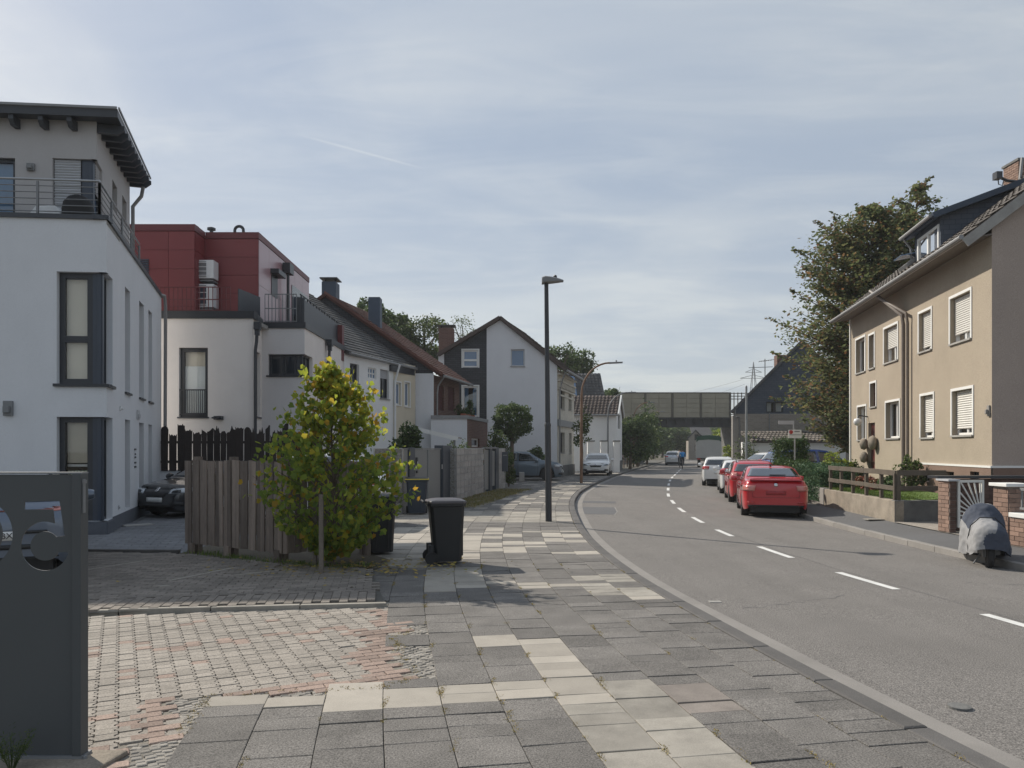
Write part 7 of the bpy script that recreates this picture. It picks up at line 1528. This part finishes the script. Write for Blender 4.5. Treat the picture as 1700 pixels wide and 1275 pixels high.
# ================================================================== STREET FURNITURE, FENCES, BINS
# -------- steel sign with cut-out digits, seen from the back
YS_ = 4.32; sg = thing('number_sign', 'dark steel house number sign with cut-out digits seen from behind', 'sign', (P(60, 0, YS_).x, YS_, 0))
ztop = P(0, 788, YS_).z; xr_ = P(122, 0, YS_).x; xl_ = P(-150, 0, YS_).x
cu = bpy.data.curves.new('plate', 'CURVE'); cu.dimensions = '2D'; cu.fill_mode = 'BOTH'; cu.extrude = .004
def spl(pts):
    s = cu.splines.new('POLY'); s.points.add(len(pts)-1); s.use_cyclic_u = True
    for p, (x, y) in zip(s.points, pts): p.co = (x, y, 0, 1)
spl([(xl_, .03), (xr_, .03), (xr_, ztop), (xl_, ztop)])
def sp(cx_, cy_): q = P(cx_/8.5, 780+cy_/8.5, YS_); return (q.x, q.z)      # digits measured in an enlarged view of the photograph
rc = (640, 1075); ro, ri = 345, 205
arc_in = [sp(rc[0]+ri*math.cos(a), rc[1]-ri*math.sin(a)) for a in np.linspace(R(38), R(335), 30)]
arc_out = [sp(rc[0]+ro*math.cos(a), rc[1]-ro*math.sin(a)) for a in np.linspace(R(345), R(68), 36)]
spl([sp(350, 440), sp(845, 438), sp(920, 930), sp(845, 938)]+arc_in+arc_out+[sp(752, 555), sp(350, 560)])
z0c = (-250, 905); spl([sp(z0c[0]+435*math.cos(a), z0c[1]-470*math.sin(a)) for a in np.linspace(R(-172), R(172), 44)]+[sp(z0c[0]+285*math.cos(a), z0c[1]-330*math.sin(a)) for a in np.linspace(R(168), R(-168), 44)])
o = bpy.data.objects.new('plate', cu); COL.objects.link(o); me = bpy.data.meshes.new_from_object(o.evaluated_get(bpy.context.evaluated_depsgraph_get())); bpy.data.objects.remove(o)
me.transform(Matrix.Translation((0, YS_, 0)) @ Matrix.Rotation(R(90), 4, 'X')); me.transform(Matrix.Translation(-ORG[sg.name])); me.materials.clear(); me.materials.append(M['sign_steel'])
pl = link(bpy.data.objects.new('plate', me)); pl.parent = sg
xe = P(137, 0, YS_).x; mb = MB(); mb.box(xr_+.002, xe, YS_-.02, YS_+.06, .03, ztop+.004); obj('edge_post', mb, 'sign_steel', sg, bevel=.003)
mb = MB(); mb.box(xl_, xe, YS_-.012, YS_+.06, ztop+.005, ztop+.014); obj('top_flange', mb, 'lamp_grey', sg)
mb = MB(); mb.box(xl_, xe+.01, YS_-.02, YS_+.08, 0, .03); mb.lathe([(.0, 0), (.012, 0), (.012, .03), (0, .035)], (xe+.02, YS_-.01, 0), n=6); obj('foot_rail', mb, 'lamp_grey', sg)
mb = MB(); mb.box(xe+.002, xe+.007, YS_-.005, YS_+.02, 1.39, 1.58); mb.box(xe+.002, xe+.012, YS_-.01, YS_+.025, 1.555, 1.575); obj('latch', mb, 'lamp_grey', sg)
mb = MB(); mb.prism([(xl_, YS_-.16, -.02), (xe+.16, YS_-.14, -.02), (xe+.20, YS_+.12, -.02), (xl_, YS_+.14, -.02)], (0, 0, .035)); tag(obj('footing', mb, 'concrete_mossy', loc=(xe-.3, YS_, 0), bevel=.012), 'rough concrete footing under the steel number sign', 'footing')
# -------- board fence of the bin enclosure: every board is a part
Fb = thing('board_fence', 'weathered vertical board fence round the bin enclosure beside the linden', 'fence', (-4, 12, 0))
pA, pB, pC = V((-5.42, 12.75)), V((-3.42, 11.72)), V((-2.30, 12.55))
def boards(a, b, n, z0a, z0b, z1, gap, m):
    f = Fac(a, b); w = f.L/n
    for i in range(n):
        t0 = i*w; dz = random.uniform(-.012, .012); mb = MB(); o = .010 if i % 2 else -.008; zb_ = z0a+(z0b-z0a)*i/n+random.uniform(-.01, .01)
        tl = random.uniform(-.006, .006); ww = w*(1-gap)
        mb.hexa([f.p(t0+tl, o+.012, zb_), f.p(t0+ww+tl, o+.012, zb_), f.p(t0+ww+tl, o-.012, zb_), f.p(t0+tl, o-.012, zb_), f.p(t0-tl, o+.012, z1+dz), f.p(t0+ww-tl, o+.012, z1+dz), f.p(t0+ww-tl, o-.012, z1+dz), f.p(t0-tl, o-.012, z1+dz)])
        obj('board', mb, m, Fb)
    for z in (.45, 1.30): mb = MB(); f.box(mb, 0, f.L, -.075, -.035, z-.05, z+.05); obj('rail', mb, m, Fb)
    return f
fa = boards(pA, pB, 25, .19, .15, 1.56, .13, 'wood_grey'); fb = boards(pB, pC, 13, .15, .17, 1.55, .10, 'wood_grey')
for f, ts in ((fa, (.16, .98, 2.05)), (fb, (.62, 1.32))):
    for t_ in ts: mb = MB(); f.box(mb, t_-.05, t_+.05, -.18, -.08, -.02, 1.62); obj('post', mb, 'wood_grey', Fb); mb = MB(); f.box(mb, t_-.055, t_+.055, -.02 if f is fa else -.03, .035, -.02, .2); obj('post_foot', mb, 'wood_grey', Fb)
# -------- dark ragged plank fence on a white wall, in front of the cream house
Fp = thing('plank_fence', 'dark fence of ragged waney planks standing on a low white wall', 'fence', (-9.3, 23.6, 0)); fp = Fac((-10.95, 23.6), (-6.6, 23.6)); x = 0
tag(obj('garden_wall', MB().box(-11.0, -6.6, 23.62, 23.8, 0, 1.09), 'render_blue', loc=(-9, 23.7, 0)), 'low white rendered wall under the ragged plank fence', 'wall')
rr = random.Random(3)
while x < fp.L-.1:
    w = rr.uniform(.13, .27); h = rr.choice([2.28, 2.35, 2.42, 2.2, 2.5, 2.32]); k = max(3, int(w/.035)); tp = []
    st = rr.random(); n = 7
    for i in range(n+1):
        u = i/n; hh = h+(.10*math.sin(u*math.pi) if st < .35 else (-.06*abs(math.sin(u*9)) if st < .7 else .12*(u-.5)*(1 if st < .85 else -1)))+rr.uniform(-.02, .02); tp.append(fp.p(x+w*u, -.0, hh))
    if rr.random() < .3: tp = [q+V((0, 0, rr.choice([0, .12]) if 2 < i < 6 else -.03)) for i, q in enumerate(tp)]
    j0, j1 = rr.uniform(-.01, .01), rr.uniform(-.012, .012); mb = MB(); mb.prism([fp.p(x+j0, 0, 1.07), fp.p(x+w*.5, 0, 1.07), fp.p(x+w-.012+j1, 0, 1.07), fp.p(x+w-.012, 0, 1.8)]+tp[::-1]+[fp.p(x, 0, 1.7)], (0, -.035, 0)); obj('plank', mb, 'wood_black', Fp); x += w+rr.choice([.0, .006, .015, .03])
for z in (1.35, 1.95): mb = MB(); fp.box(mb, 0, fp.L, -.09, -.03, z-.04, z+.04); obj('rail', mb, 'wood_black', Fp)
x0, x1 = P(455, 0, 23.4).x, P(515, 0, 23.4).x; t = thing('garden_shed', 'low dark garden shed with flat green edged roof behind the linden', 'shed', (x1, 24, 0)); mb = MB(); mb.box(x0, x1, 23.9, 24.9, 0, 2.15); obj('body', mb, 'brick_dark', t); mb = MB(); mb.box(x0-.1, x1+.1, 23.8, 25.0, 2.15, 2.25); obj('roof', mb, 'concrete_mossy', t)
# -------- wheeled bins
def bin_(x, y, rz, H, W_, D_, body, lid, label, rim=None, cat='wheelie bin', group='wheelie bins'):
    t = thing('wheelie_bin', label, cat, (x, y, 0.0), group, True, rz); s = H/1.0
    a = MB(); lv = [(.05, .80, .74, .02), (.40, .86, .83, .0), (.80, .94, .93, 0), (.88, .96, .95, 0), (.885, 1.06, 1.05, 0), (.925, 1.06, 1.05, 0)]
    rows = []
    for z, kw, kd, of in lv:
        w, d, c = W_/2*kw, D_/2*kd, .045; yo = (1-kd)*D_*.18*-1
        rows.append([(-w+c, -d+yo, z*s), (w-c, -d+yo, z*s), (w, -d+c+yo, z*s), (w, d-c+yo, z*s), (w-c, d+yo, z*s), (-w+c, d+yo, z*s), (-w, d-c+yo, z*s), (-w, -d+c+yo, z*s), (-w+c, -d+yo, z*s)])
    a.grid(rows); a.add(rows[0][:8], [tuple(range(8))]); a.add(rows[-1][:8], [tuple(range(8))]); obj('body', a, body, t, bevel=.006)
    a = MB(); rows = []
    for z, kw, kd in ((.926, 1.09, 1.07), (.945, 1.10, 1.08), (.965, 1.06, 1.04), (.985, .80, .80), (.995, .55, .6)):
        w, d, c = W_/2*kw, D_/2*kd, .05; rows.append([(-w+c, -d, z*s), (w-c, -d, z*s), (w, -d+c, z*s), (w, d-c, z*s), (w-c, d, z*s), (-w+c, d, z*s), (-w, d-c, z*s), (-w, -d+c, z*s), (-w+c, -d, z*s)])
    a.grid(rows); a.add(rows[-1][:8], [tuple(range(8))]); a.add(rows[0][:8], [tuple(range(8))]); o = obj('lid', a, lid, t, bevel=.008)
    if rim: a = MB(); w, d = W_/2*1.10, D_/2*1.09; a.box(-w, w, -d, d, .93*s, .958*s); obj('lid_edge', a, rim, o)
    a = MB(); a.tube([V((-W_*.45, D_*.56, .95*s)), V((-W_*.45, D_*.63, .95*s)), V((W_*.45, D_*.63, .95*s)), V((W_*.45, D_*.56, .95*s))], .016, 8); obj('handle', a, body, t)
    a = MB()
    for sx in (-1, 1): a.box(sx*W_*.30-.05, sx*W_*.30+.05, D_*.36, D_*.50, .06, .30); a.box(sx*W_*.2-.012, sx*W_*.2+.012, -D_*.47, -D_*.40, .12, .8*s)
    obj('ribs', a, body, t, bevel=.006)
    for sx in (-1, 1):
        a = MB(); a.lathe([(.07, -.025), (.098, -.028), (.10, 0), (.098, .028), (.07, .025)], (sx*W_*.44, D_*.42, .10), (1, 0, 0), 22); w = obj('wheel', a, 'rubber', t, smooth='angle'); a = MB(); a.lathe([(.0, -.02), (.068, -.02), (.068, .02), (0, .02)], (sx*W_*.44, D_*.42, .10), (1, 0, 0), 14); obj('hub', a, 'bin_black', w)
    return t
bin_(-1.02, 11.78, R(102), 1.0, .48, .55, 'bin_black', 'bin_lid_sheen', 'black wheelie bin standing alone on the pavement with its wheels showing')
bin_(-2.22, 12.85, R(20), 1.0, .50, .55, 'bin_black', 'bin_black', 'black wheelie bin half hidden behind the linden foliage')
bin_(-2.55, 20.6, R(8), 1.0, .58, .60, 'bin_blue', 'bin_black', 'dark blue bin with a yellow lid edge in front of the gate', 'bin_yellow')
# -------- gate and gabion walls along the left property line
def gline(t): return V((-2.80+t*.178, 20.4+t))
gz = 1.76
def gabion(name, label, a, b, rows, cols, th=.35, fill='gabion_stone'):
    t = thing(name, label, 'gabion wall', (a[0], a[1], 0), 'gabion walls of the gateway'); f = Fac(a, b); mb = MB(); f.box(mb, .01, f.L-.01, -th+.01, -.03, .0, gz-.02); obj('core', mb, 'gabion_fill', t)
    h = gz/rows
    for j in range(rows):
        off = 0 if j % 2 else .5; cs = [0]+[ (i+off)/cols for i in range(0 if off else 1, cols) if 0 < (i+off)/cols < 1 ]+[1]
        for i in range(len(cs)-1):
            mb = MB(); g_ = .008; f.box(mb, cs[i]*f.L+g_, cs[i+1]*f.L-g_, -.06, random.uniform(-.012, .012), j*h+g_, (j+1)*h-g_); obj('stone_block', mb, fill, t, bevel=.012)
    mb = MB()
    for j in range(rows+1): z = min(gz, max(.012, j*h)); mb.tube([f.p(0, .022, z), f.p(f.L, .022, z)], .008, 4)
    for i in range(cols*2+1): q = f.L*i/(cols*2); mb.tube([f.p(q, .024, 0), f.p(q, .024, gz)], .004 if 0 < i < cols*2 else .012, 4)
    c = f.p(0, 0, 0); fe = Fac(f.p(0, -th, 0).xy, f.p(0, 0, 0).xy)
    for j in range(11): z = gz*j/10; mb.tube([fe.p(0, .01, z), fe.p(fe.L, .01, z)], .006, 4)
    for j in range(10):
        z, z2 = gz*j/10, gz*(j+1)/10; mb.tube([fe.p(0, .01, z), fe.p(fe.L/2, .01, z2), fe.p(fe.L, .01, z)], .006, 4)
    for q in (0, fe.L/2, fe.L): mb.tube([fe.p(q, .01, 0), fe.p(q, .01, gz)], .008, 4)
    obj('wire_cage', mb, 'galvanised', t); return t
Y0 = 20.6; gabion('gabion_wall', 'short rough stone gabion between the linden and the grey gate', (P(640, 0, Y0).x-.3, Y0), (P(668, 0, Y0).x, Y0), 6, 2, .4, 'gabion_fill')
GA, GB = V((P(757, 0, 25.4).x, 25.4)), V((P(803, 0, 30.6).x, 30.6))
gabion('gabion_wall', 'long gabion wall of grey stone courses right of the grey gate', GA, GB, 8, 4, .5)
gabion('gabion_wall', 'narrow gabion pillar carrying the dark letter box', V((P(826.5, 0, 33).x, 33.0)), V((P(838, 0, 34.4).x, 34.4)), 8, 2, .3)
gp = thing('entrance_gate', 'grey panelled entrance gate with dark posts and intercom', 'gate', (-2.8, 23, 0))
f1 = Fac((P(668, 0, 21.0).x, 21.0), (P(737, 0, 25.0).x, 25.0))
for a, b, m, nm in ((668.5, 677, 'gate_grey', 'panel'), (677.5, 686.5, 'gate_dark', 'post'), (687.5, 709, 'gate_grey', 'panel'), (711, 731, 'gate_grey', 'panel')):
    mb = MB(); o = .05 if m == 'gate_dark' else 0; f1.box(mb, f1.t(a), f1.t(b), -.05, o, .05, gz+(.02 if m == 'gate_dark' else -.04)); obj(nm, mb, m, gp, bevel=.006)
mb = MB(); f1.box(mb, f1.t(668), f1.t(733), -.06, .012, gz-.035, gz+.005); f1.box(mb, f1.t(668), f1.t(733), -.04, -.01, .02, .05); obj('top_rail', mb, 'gate_grey', gp)
mb = MB(); f1.box(mb, f1.t(732), f1.t(747), -.22, .08, 0, gz+.10); obj('post', mb, 'gate_dark', gp, bevel=.01)
q = f1.t(691); mb = MB(); f1.box(mb, q-.07, q+.08, .004, .03, 1.28, 1.50); f1.box(mb, f1.t(691)-.04, f1.t(691)+.05, .004, .04, 1.05, 1.12); o = obj('intercom', mb, 'black_plastic', gp); mb = MB(); f1.box(mb, q+.0, q+.05, .031, .04, 1.32, 1.38); obj('button', mb, 'white_plastic', o)
mb = MB(); q = f1.t(731.5); mb.tube([f1.p(q, .05, 1.1), f1.p(q, .05, 1.25)], .02, 6); obj('handle', mb, 'steel', gp)
f2 = Fac((P(804, 0, 30.7).x, 30.7), (P(826, 0, 33.0).x, 33.0)); g2_ = thing('garden_gate', 'narrow dark garden gate between the long gabion and the letter box', 'gate', (-1, 31.8, 0))
mb = MB(); f2.box(mb, f2.t(805), f2.t(811), -.04, .0, .1, gz-.05); f2.box(mb, f2.t(815), f2.t(820.5), -.04, .02, .2, gz-.1); obj('panel', mb, 'gate_grey', g2_)
mb = MB(); f2.box(mb, f2.t(811), f2.t(815), -.1, .06, 0, gz); f2.box(mb, f2.t(821), f2.t(826), -.1, .06, 0, gz+.06); obj('post', mb, 'gate_dark', g2_)
mb = MB(); f2.box(mb, f2.t(804), f2.t(822), -.12, .08, gz, gz+.05); obj('top_rail', mb, 'lamp_grey', g2_)
q = V((P(834, 0, 32.9).x, 32.9, 0)); t = thing('letter_box', 'dark tall letter box mounted on the narrow gabion pillar', 'letter box', (q.x, q.y, .9)); mb = MB(); mb.box(q.x-.02, q.x+.24, 32.75, 32.95, .78, 1.62); obj('box', mb, 'gate_dark', t, bevel=.01); mb = MB(); mb.box(q.x+.02, q.x+.20, 32.74, 32.75, 1.45, 1.49); obj('flap', mb, 'lamp_grey', t)
mb = MB(); q = P(865, 0, 41); mb.box(q.x-.1, q.x+.18, 40.9, 41.2, 0, .5); tag(obj('stone_post', mb, 'concrete', loc=(q.x, 41, 0), bevel=.02), 'short concrete stub post beside the grey crossover', 'post')
a, b = P(703, 715, 30.5), P(760, 728.5, 30.5); t = thing('carport', 'pale flat carport roof sloping behind the gate and gabions', 'carport', (a.x, 30.5, 0)); mb = MB(); mb.beam(a+V((-.6, 0, .14)), b, .12, .16); obj('fascia', mb, 'white_paint', t); mb = MB(); slab(mb, [a+V((-.6, 0, .2)), b+V((0, 0, .08)), b+V((0, 2.6, .08)), a+V((-.6, 2.6, .2))], .06); obj('roof', mb, 'concrete', t)
mb = MB(); mb.box(b.x-.2, b.x-.1, 30.55, 30.65, 0, b.z-.05); mb.box(a.x-.3, a.x-.2, 30.55, 30.65, 0, a.z); obj('post', mb, 'lamp_grey', t)
# -------- street lamps
lp = V((.885, 18.55, 0)); lt = V((P(907, 0, 18.55).x, 18.55, P(0, 471, 18.55).z)); t = thing('street_lamp', 'tall dark straight street lamp with flat head on the pavement', 'street lamp', lp, 'street lamps on the left pavement')
mid = lp.lerp(lt, .40); mb = MB(); mb.tube([lp, mid], [.078, .072], 16); mb.tube([mid, mid+V((0, 0, .04)), mid+V((0, 0, .12))], [.082, .08, .05], 16); mb.tube([mid+V((0, 0, .10)), lt], [.062, .050], 16); obj('pole', mb, 'lamp_black', t, smooth='angle')
a = lt; mb = MB(); x0, x1 = P(900, 0, 18.4).x, P(936, 0, 18.4).x
rows = []
for u in np.linspace(0, 1, 8):
    x = x0+(x1-x0)*u; w = .17*(1-.5*u**3); zt_ = a.z+.17-.09*u**2-(.03 if u == 0 else 0); zb_ = a.z+.0+.045*u; rows.append([V((x, 18.55-w, zb_+.01)), V((x, 18.55-w, zt_-.03)), V((x, 18.55-w*.6, zt_)), V((x, 18.55+w*.6, zt_)), V((x, 18.55+w, zt_-.03)), V((x, 18.55+w, zb_+.01)), V((x, 18.55, zb_)), V((x, 18.55-w, zb_+.01))])
mb.grid(rows); mb.add(rows[0][:7], [tuple(range(7))]); mb.add(rows[-1][:7], [tuple(range(7))]); obj('lamp_head', mb, 'lamp_grey', t, bevel=.004)
mb = MB(); mb.lathe([(.045, 0), (.045, .05), (.03, .075), (0, .08)], (x0+.32, 18.55, a.z+.13), n=12); obj('sensor', mb, 'lamp_black', t)
for i, (px, Y, pxh, pyh, m, lab) in enumerate(((965, 39, 1034, 600, 'lamp_rust', 'arched street lamp with rusty brown pole near the parked white car'), (1009, 59.5, 1056, 650, 'lamp_grey', 'grey arched street lamp in front of the low white house'), (1051.5, 73, 1087, 667, 'lamp_rust', 'third arched lamp standing in the hedge trees'), (1073, 90, 1104, 682.5, 'lamp_rust', 'smallest arched lamp just before the bridge'))):
    b = V((P(px, 0, Y).x, Y, 0)); h = P(pxh, pyh, Y); t = thing('street_lamp', lab, 'street lamp', b, 'street lamps on the left pavement'); zc = h.z-1.75; pts = [b, b+V((0, 0, zc*.5)), b+V((.02, 0, zc))]
    dx = h.x-b.x-.45
    for s in np.linspace(.15, 1, 9): pts.append(b+V((dx*(1-math.cos(s*math.pi/2*.93))/1.0, 0, zc+(1.68)*math.sin(s*math.pi/2))))
    mb = MB(); mb.tube(pts, [.075]*2+[.06]+[.045]*9, 10); obj('pole', mb, m, t, smooth='angle')
    e = pts[-1]; mb = MB(); mb.prism([e+V((-.05, -.11, -.05)), e+V((.62, -.07, -.02)), e+V((.62, .07, -.02)), e+V((-.05, .11, -.05))], (.0, 0, .075)); obj('lamp_head', mb, 'lamp_grey', t, bevel=.01); mb = MB(); mb.lathe([(.04, 0), (.04, .06), (0, .08)], e+V((.3, 0, .06)), n=8); obj('sensor', mb, 'lamp_grey', t)
mb = MB(); q = V((P(939, 0, 18.0).x, 18.0)); 
t = thing('utility_pole', 'slim pale metal pole in front of the slate gabled house', 'pole', (P(1239, 0, 42.6).x, 42.6, 0)); mb = MB(); q = P(1239, 642, 42.6); mb.tube([V((q.x, q.y, 0)), q], [.075, .06], 10); obj('shaft', mb, 'galvanised', t, smooth='angle'); mb = MB(); mb.lathe([(.065, 0), (.03, .06), (0, .07)], q, n=10); obj('cap', mb, 'lamp_grey', t)
# pale pillar with pipe beside the garage end
t = thing('masonry_pillar', 'pale masonry pillar with dark pipe at the left end of the white garage', 'pillar', (P(1221, 0, 45).x, 45, 0)); a, b = P(1216.5, 0, 45).x, P(1224.5, 0, 45).x; mb = MB(); mb.box(a, b, 45, 45.3, 0, P(0, 690, 45).z); obj('shaft', mb, 'gutter', t); mb = MB(); q = P(1228, 700, 44.9); mb.tube([P(1222, 692, 44.9), P(1227, 693, 44.9), V((q.x, q.y, 3.0)), V((q.x, q.y, 0))], .06, 8); obj('pipe', mb, 'concrete_dark', t)
# no-parking sign and name plate
q = P(1320, 0, 29.4); t = thing('parking_sign', 'white rectangular sign with red ring symbol on a grey post', 'sign', (q.x, 29.4, 0)); mb = MB(); mb.tube([V((q.x, 29.43, 0)), V((q.x, 29.43, P(0, 712, 29.4).z))], .03, 10); obj('post', mb, 'galvanised', t)
a, b = P(1309, 727.5, 29.4), P(1330, 713.5, 29.4); mb = MB(); mb.box(a.x, b.x, 29.37, 29.39, a.z, b.z); o = obj('board', mb, 'white_paint', t)
mb = MB(); c = P(1313.3, 717.3, 29.36); mb.lathe([(.05, 0), (.075, 0), (.075, .006), (.05, .006)], c, (0, -1, 0), 20); mb.beam(c+V((-.04, -.003, .04)), c+V((.04, -.003, -.04)), .006, .022, (0, -1, 0)); obj('ring_symbol', mb, 'sign_red', o)
mb = MB(); c = P(1313.3, 717.3, 29.363); mb.lathe([(0, 0), (.05, 0), (.05, .004), (0, .004)], c, (0, -1, 0), 16); obj('blue_field', mb, 'sign_blue', o)
mb = MB(); mb.box(P(1318.5, 0, 29.4).x, P(1327, 0, 29.4).x, 29.362, 29.37, P(0, 717.2, 29.4).z, P(0, 715.6, 29.4).z); mb.box(a.x+.02, b.x-.02, 29.362, 29.37, P(0, 722.3, 29.4).z, P(0, 721.4, 29.4).z); obj('text_bars', mb, 'lamp_grey', o)
q = P(1316, 0, 33.0); t = thing('street_name_sign', 'pale blank looking street name plate above the parking sign', 'sign', (q.x, 33, 0)); mb = MB(); mb.tube([V((q.x+.05, 33.03, 0)), V((q.x+.05, 33.03, P(0, 699, 33).z))], .03, 8); obj('post', mb, 'galvanised', t); mb = MB(); a, b = P(1292, 704.5, 33), P(1318, 698.5, 33); mb.box(a.x, b.x, 32.97, 32.99, a.z, b.z); obj('plate', mb, 'slat_grey', t)
# -------- right: low wall, rail fence, brick gateway
wl = thing('retaining_wall', 'low stained concrete retaining wall in front of the lawn', 'wall', (9.2, 18.4, 0))
W0, W1_, W2_ = V((9.16, 18.42)), V((9.70, 23.9)), V((10.05, 26.4)); f = Fac(W1_, W0); mb = MB(); f.box(mb, 0, f.L, -.22, 0, -.05, .50); obj('side_wall', mb, 'concrete_mossy', wl, bevel=.012)
f3 = Fac((9.17, 18.42), (10.42, 18.36)); mb = MB(); f3.box(mb, 0, f3.L, -.2, .002, -.05, .51); obj('end_wall', mb, 'concrete_dark', wl, bevel=.012)
f4 = Fac(W2_, W1_); mb = MB(); f4.box(mb, 0, f4.L-.01, -.2, .02, -.05, .52); tag(obj('pale_wall', mb, 'gutter', loc=(9.8, 25, 0), bevel=.012), 'short pale concrete wall under the clipped hedge', 'wall')
rf = thing('rail_fence', 'low two rail wooden fence along the lawn edge', 'fence', (9.3, 18.5, .5))
fz = .50
def railrun(f, ts, o, m, zs_=((.80, .075), (1.17, .085))):
    for t_ in ts: mb = MB(); f.box(mb, t_-.045, t_+.045, o-.09, o-.01, fz-.05, 1.16); obj('post', mb, m, rf, bevel=.006)
    for k in range(len(ts)-1):
        for z, h in zs_: mb = MB(); a, b = f.p(ts[k]+.004, o+.012, z), f.p(ts[k+1]-.004, o+.012, z+random.uniform(-.01, .01)); mb.beam(a, b, .035, h*1.5); obj('rail', mb, m, rf, bevel=.005)
railrun(f, [.25, 1.25, 2.25, 3.3, 4.35, f.L-.08], -.07, 'wood_rail'); railrun(f3, [.06, f3.L-.03], -.06, 'wood_rail')
# brick gateway: core of mortar with individual bricks
def bricked(par, f, t0, t1, z0, z1, m, d=.012, bw=.24, bh=.0833, wrap=0):
    rows = int(round((z1-z0)/bh))
    for j in range(rows):
        x = t0-(bw/2 if j % 2 else 0)
        while x < t1-.02:
            a, b = max(t0, x)+.005, min(t1, x+bw)-.005
            if b-a > .03: mb = MB(); f.box(mb, a, b, -.01, d+random.uniform(-.003, .004), z0+j*bh+.005, z0+(j+1)*bh-.005); obj('brick', mb, m, par)
            x += bw
g1 = thing('gate_pier', 'slim brick gate pier at the left of the sunburst gate', 'pillar', (9.1, 16, 0)); pf = Fac((9.04, 16.30), (9.06, 15.92)); pg = Fac((9.06, 15.92), (9.18, 15.91)); mb = MB(); mb.prism([(9.04, 16.30, 0), (9.06, 15.92, 0), (9.18, 15.91, 0), (9.18, 16.30, 0)], (0, 0, 1.08)); obj('core', mb, 'mortar', g1); bricked(g1, pf, 0, pf.L, 0.02, 1.08, 'brick_lit'); bricked(g1, pg, 0, pg.L, .02, 1.08, 'brick_shaded')
mb = MB(); mb.box(9.0, 9.24, 15.86, 16.34, 1.08, 1.12); obj('cap', mb, 'slat_grey', g1)
bw_ = thing('brick_wall', 'shaded brown brick wall behind the sunburst gate with dark coping', 'wall', (10.5, 16.5, 0)); wf = Fac((9.20, 16.36), (12.4, 16.42)); mb = MB(); wf.box(mb, 0, wf.L, -.24, 0, 0, 1.10); obj('core', mb, 'mortar_dark', bw_); bricked(bw_, wf, 0, 1.75, .02, 1.10, 'brick_shaded'); mb = MB(); wf.box(mb, -.2, wf.L, -.3, .08, 1.121, 1.175); obj('coping', mb, 'frame_dark', bw_)
gt = thing('sunburst_gate', 'pale metal garden gate with sunburst bars standing open', 'gate', (9.5, 15.95, 0)); gf = Fac((9.22, 15.92), (9.82, 16.02)); mb = MB(); gh0, gh1 = .12, 1.10
for a, b, c, d in ((0, .05, gh0, gh1), (gf.L-.05, gf.L, gh0, gh1), (.05, gf.L-.05, gh1-.05, gh1), (.05, gf.L-.05, gh0, gh0+.05)): gf.box(mb, a, b, -.02, .02, c, d)
obj('frame', mb, 'slat_white', gt); mb = MB(); o_ = gf.p(gf.L-.06, 0, .32)
for an in np.linspace(R(92), R(205), 12):
    dx, dz = math.cos(an), math.sin(an); s_ = min(((gf.L-.06-.05)/-dx) if dx < -1e-3 else 9, ((gh1-.05-.32)/dz) if dz > 1e-3 else 9, ((gh0+.05-.32)/dz) if dz < -1e-3 else 9); mb.beam(gf.p(gf.L-.06+dx*.08, 0, .32+dz*.08), gf.p(gf.L-.06+dx*s_, 0, .32+dz*s_), .02, .028)
obj('bars', mb, 'slat_white', gt)
g2 = thing('gate_pier', 'broad brick gate pier with white cap beside the covered scooter', 'pillar', (9.2, 14, 0)); qf = Fac((8.98, 14.34), (9.0, 13.94)); qg = Fac((9.0, 13.94), (9.34, 13.93)); mb = MB(); mb.prism([(8.98, 14.34, 0), (9.0, 13.94, 0), (9.34, 13.93, 0), (9.34, 14.34, 0)], (0, 0, 1.06)); obj('core', mb, 'mortar', g2); bricked(g2, qf, 0, qf.L, .02, 1.06, 'brick_lit'); bricked(g2, qg, 0, qg.L, .02, 1.06, 'brick_lit')
mb = MB(); mb.box(8.92, 9.40, 13.88, 14.40, 1.06, 1.12); obj('cap', mb, 'white_paint', g2, bevel=.008)
lw = thing('brick_parapet', 'low brick parapet wall with metal railing at the right edge', 'wall', (9.1, 13, 0)); qf = Fac((9.02, 13.92), (9.12, 11.4)); mb = MB(); qf.box(mb, 0, qf.L, -.24, 0, 0, .52); obj('core', mb, 'mortar', lw); bricked(lw, qf, 0, 1.6, .02, .52, 'brick_lit'); mb = MB(); qf.box(mb, 0, qf.L, -.28, .04, .52, .60); obj('coping', mb, 'white_paint', lw, bevel=.008)
mb = MB(); qf.box(mb, .1, qf.L, -.14, -.10, 1.0, 1.05); qf.box(mb, .1, qf.L, -.14, -.10, .66, .70)
for i in range(16): qf.box(mb, .12+i*.15, .145+i*.15, -.132, -.108, .70, 1.0)
obj('railing', mb, 'lamp_grey', lw)
# ================================================================== HAZE: thin pale air over the street
if HAZE:
    hz = MB(); hz.box(-140, 220, -40, 330, -1.4, 60); ho_ = obj('haze', hz, 'soil', kind='stuff', loc=(0, 100, 0))
    hm = bpy.data.materials.new('haze_air'); hm.use_nodes = True; hn = hm.node_tree.nodes; hl = hm.node_tree.links; hn.clear()
    o_ = hn.new('ShaderNodeOutputMaterial'); pv = hn.new('ShaderNodeVolumePrincipled'); pv.inputs['Color'].default_value = (0.86, 0.89, 0.92, 1); pv.inputs['Density'].default_value = HAZE; hl.new(pv.outputs[0], o_.inputs['Volume'])
    ho_.data.materials.clear(); ho_.data.materials.append(hm); ho_.display_type = 'WIRE'
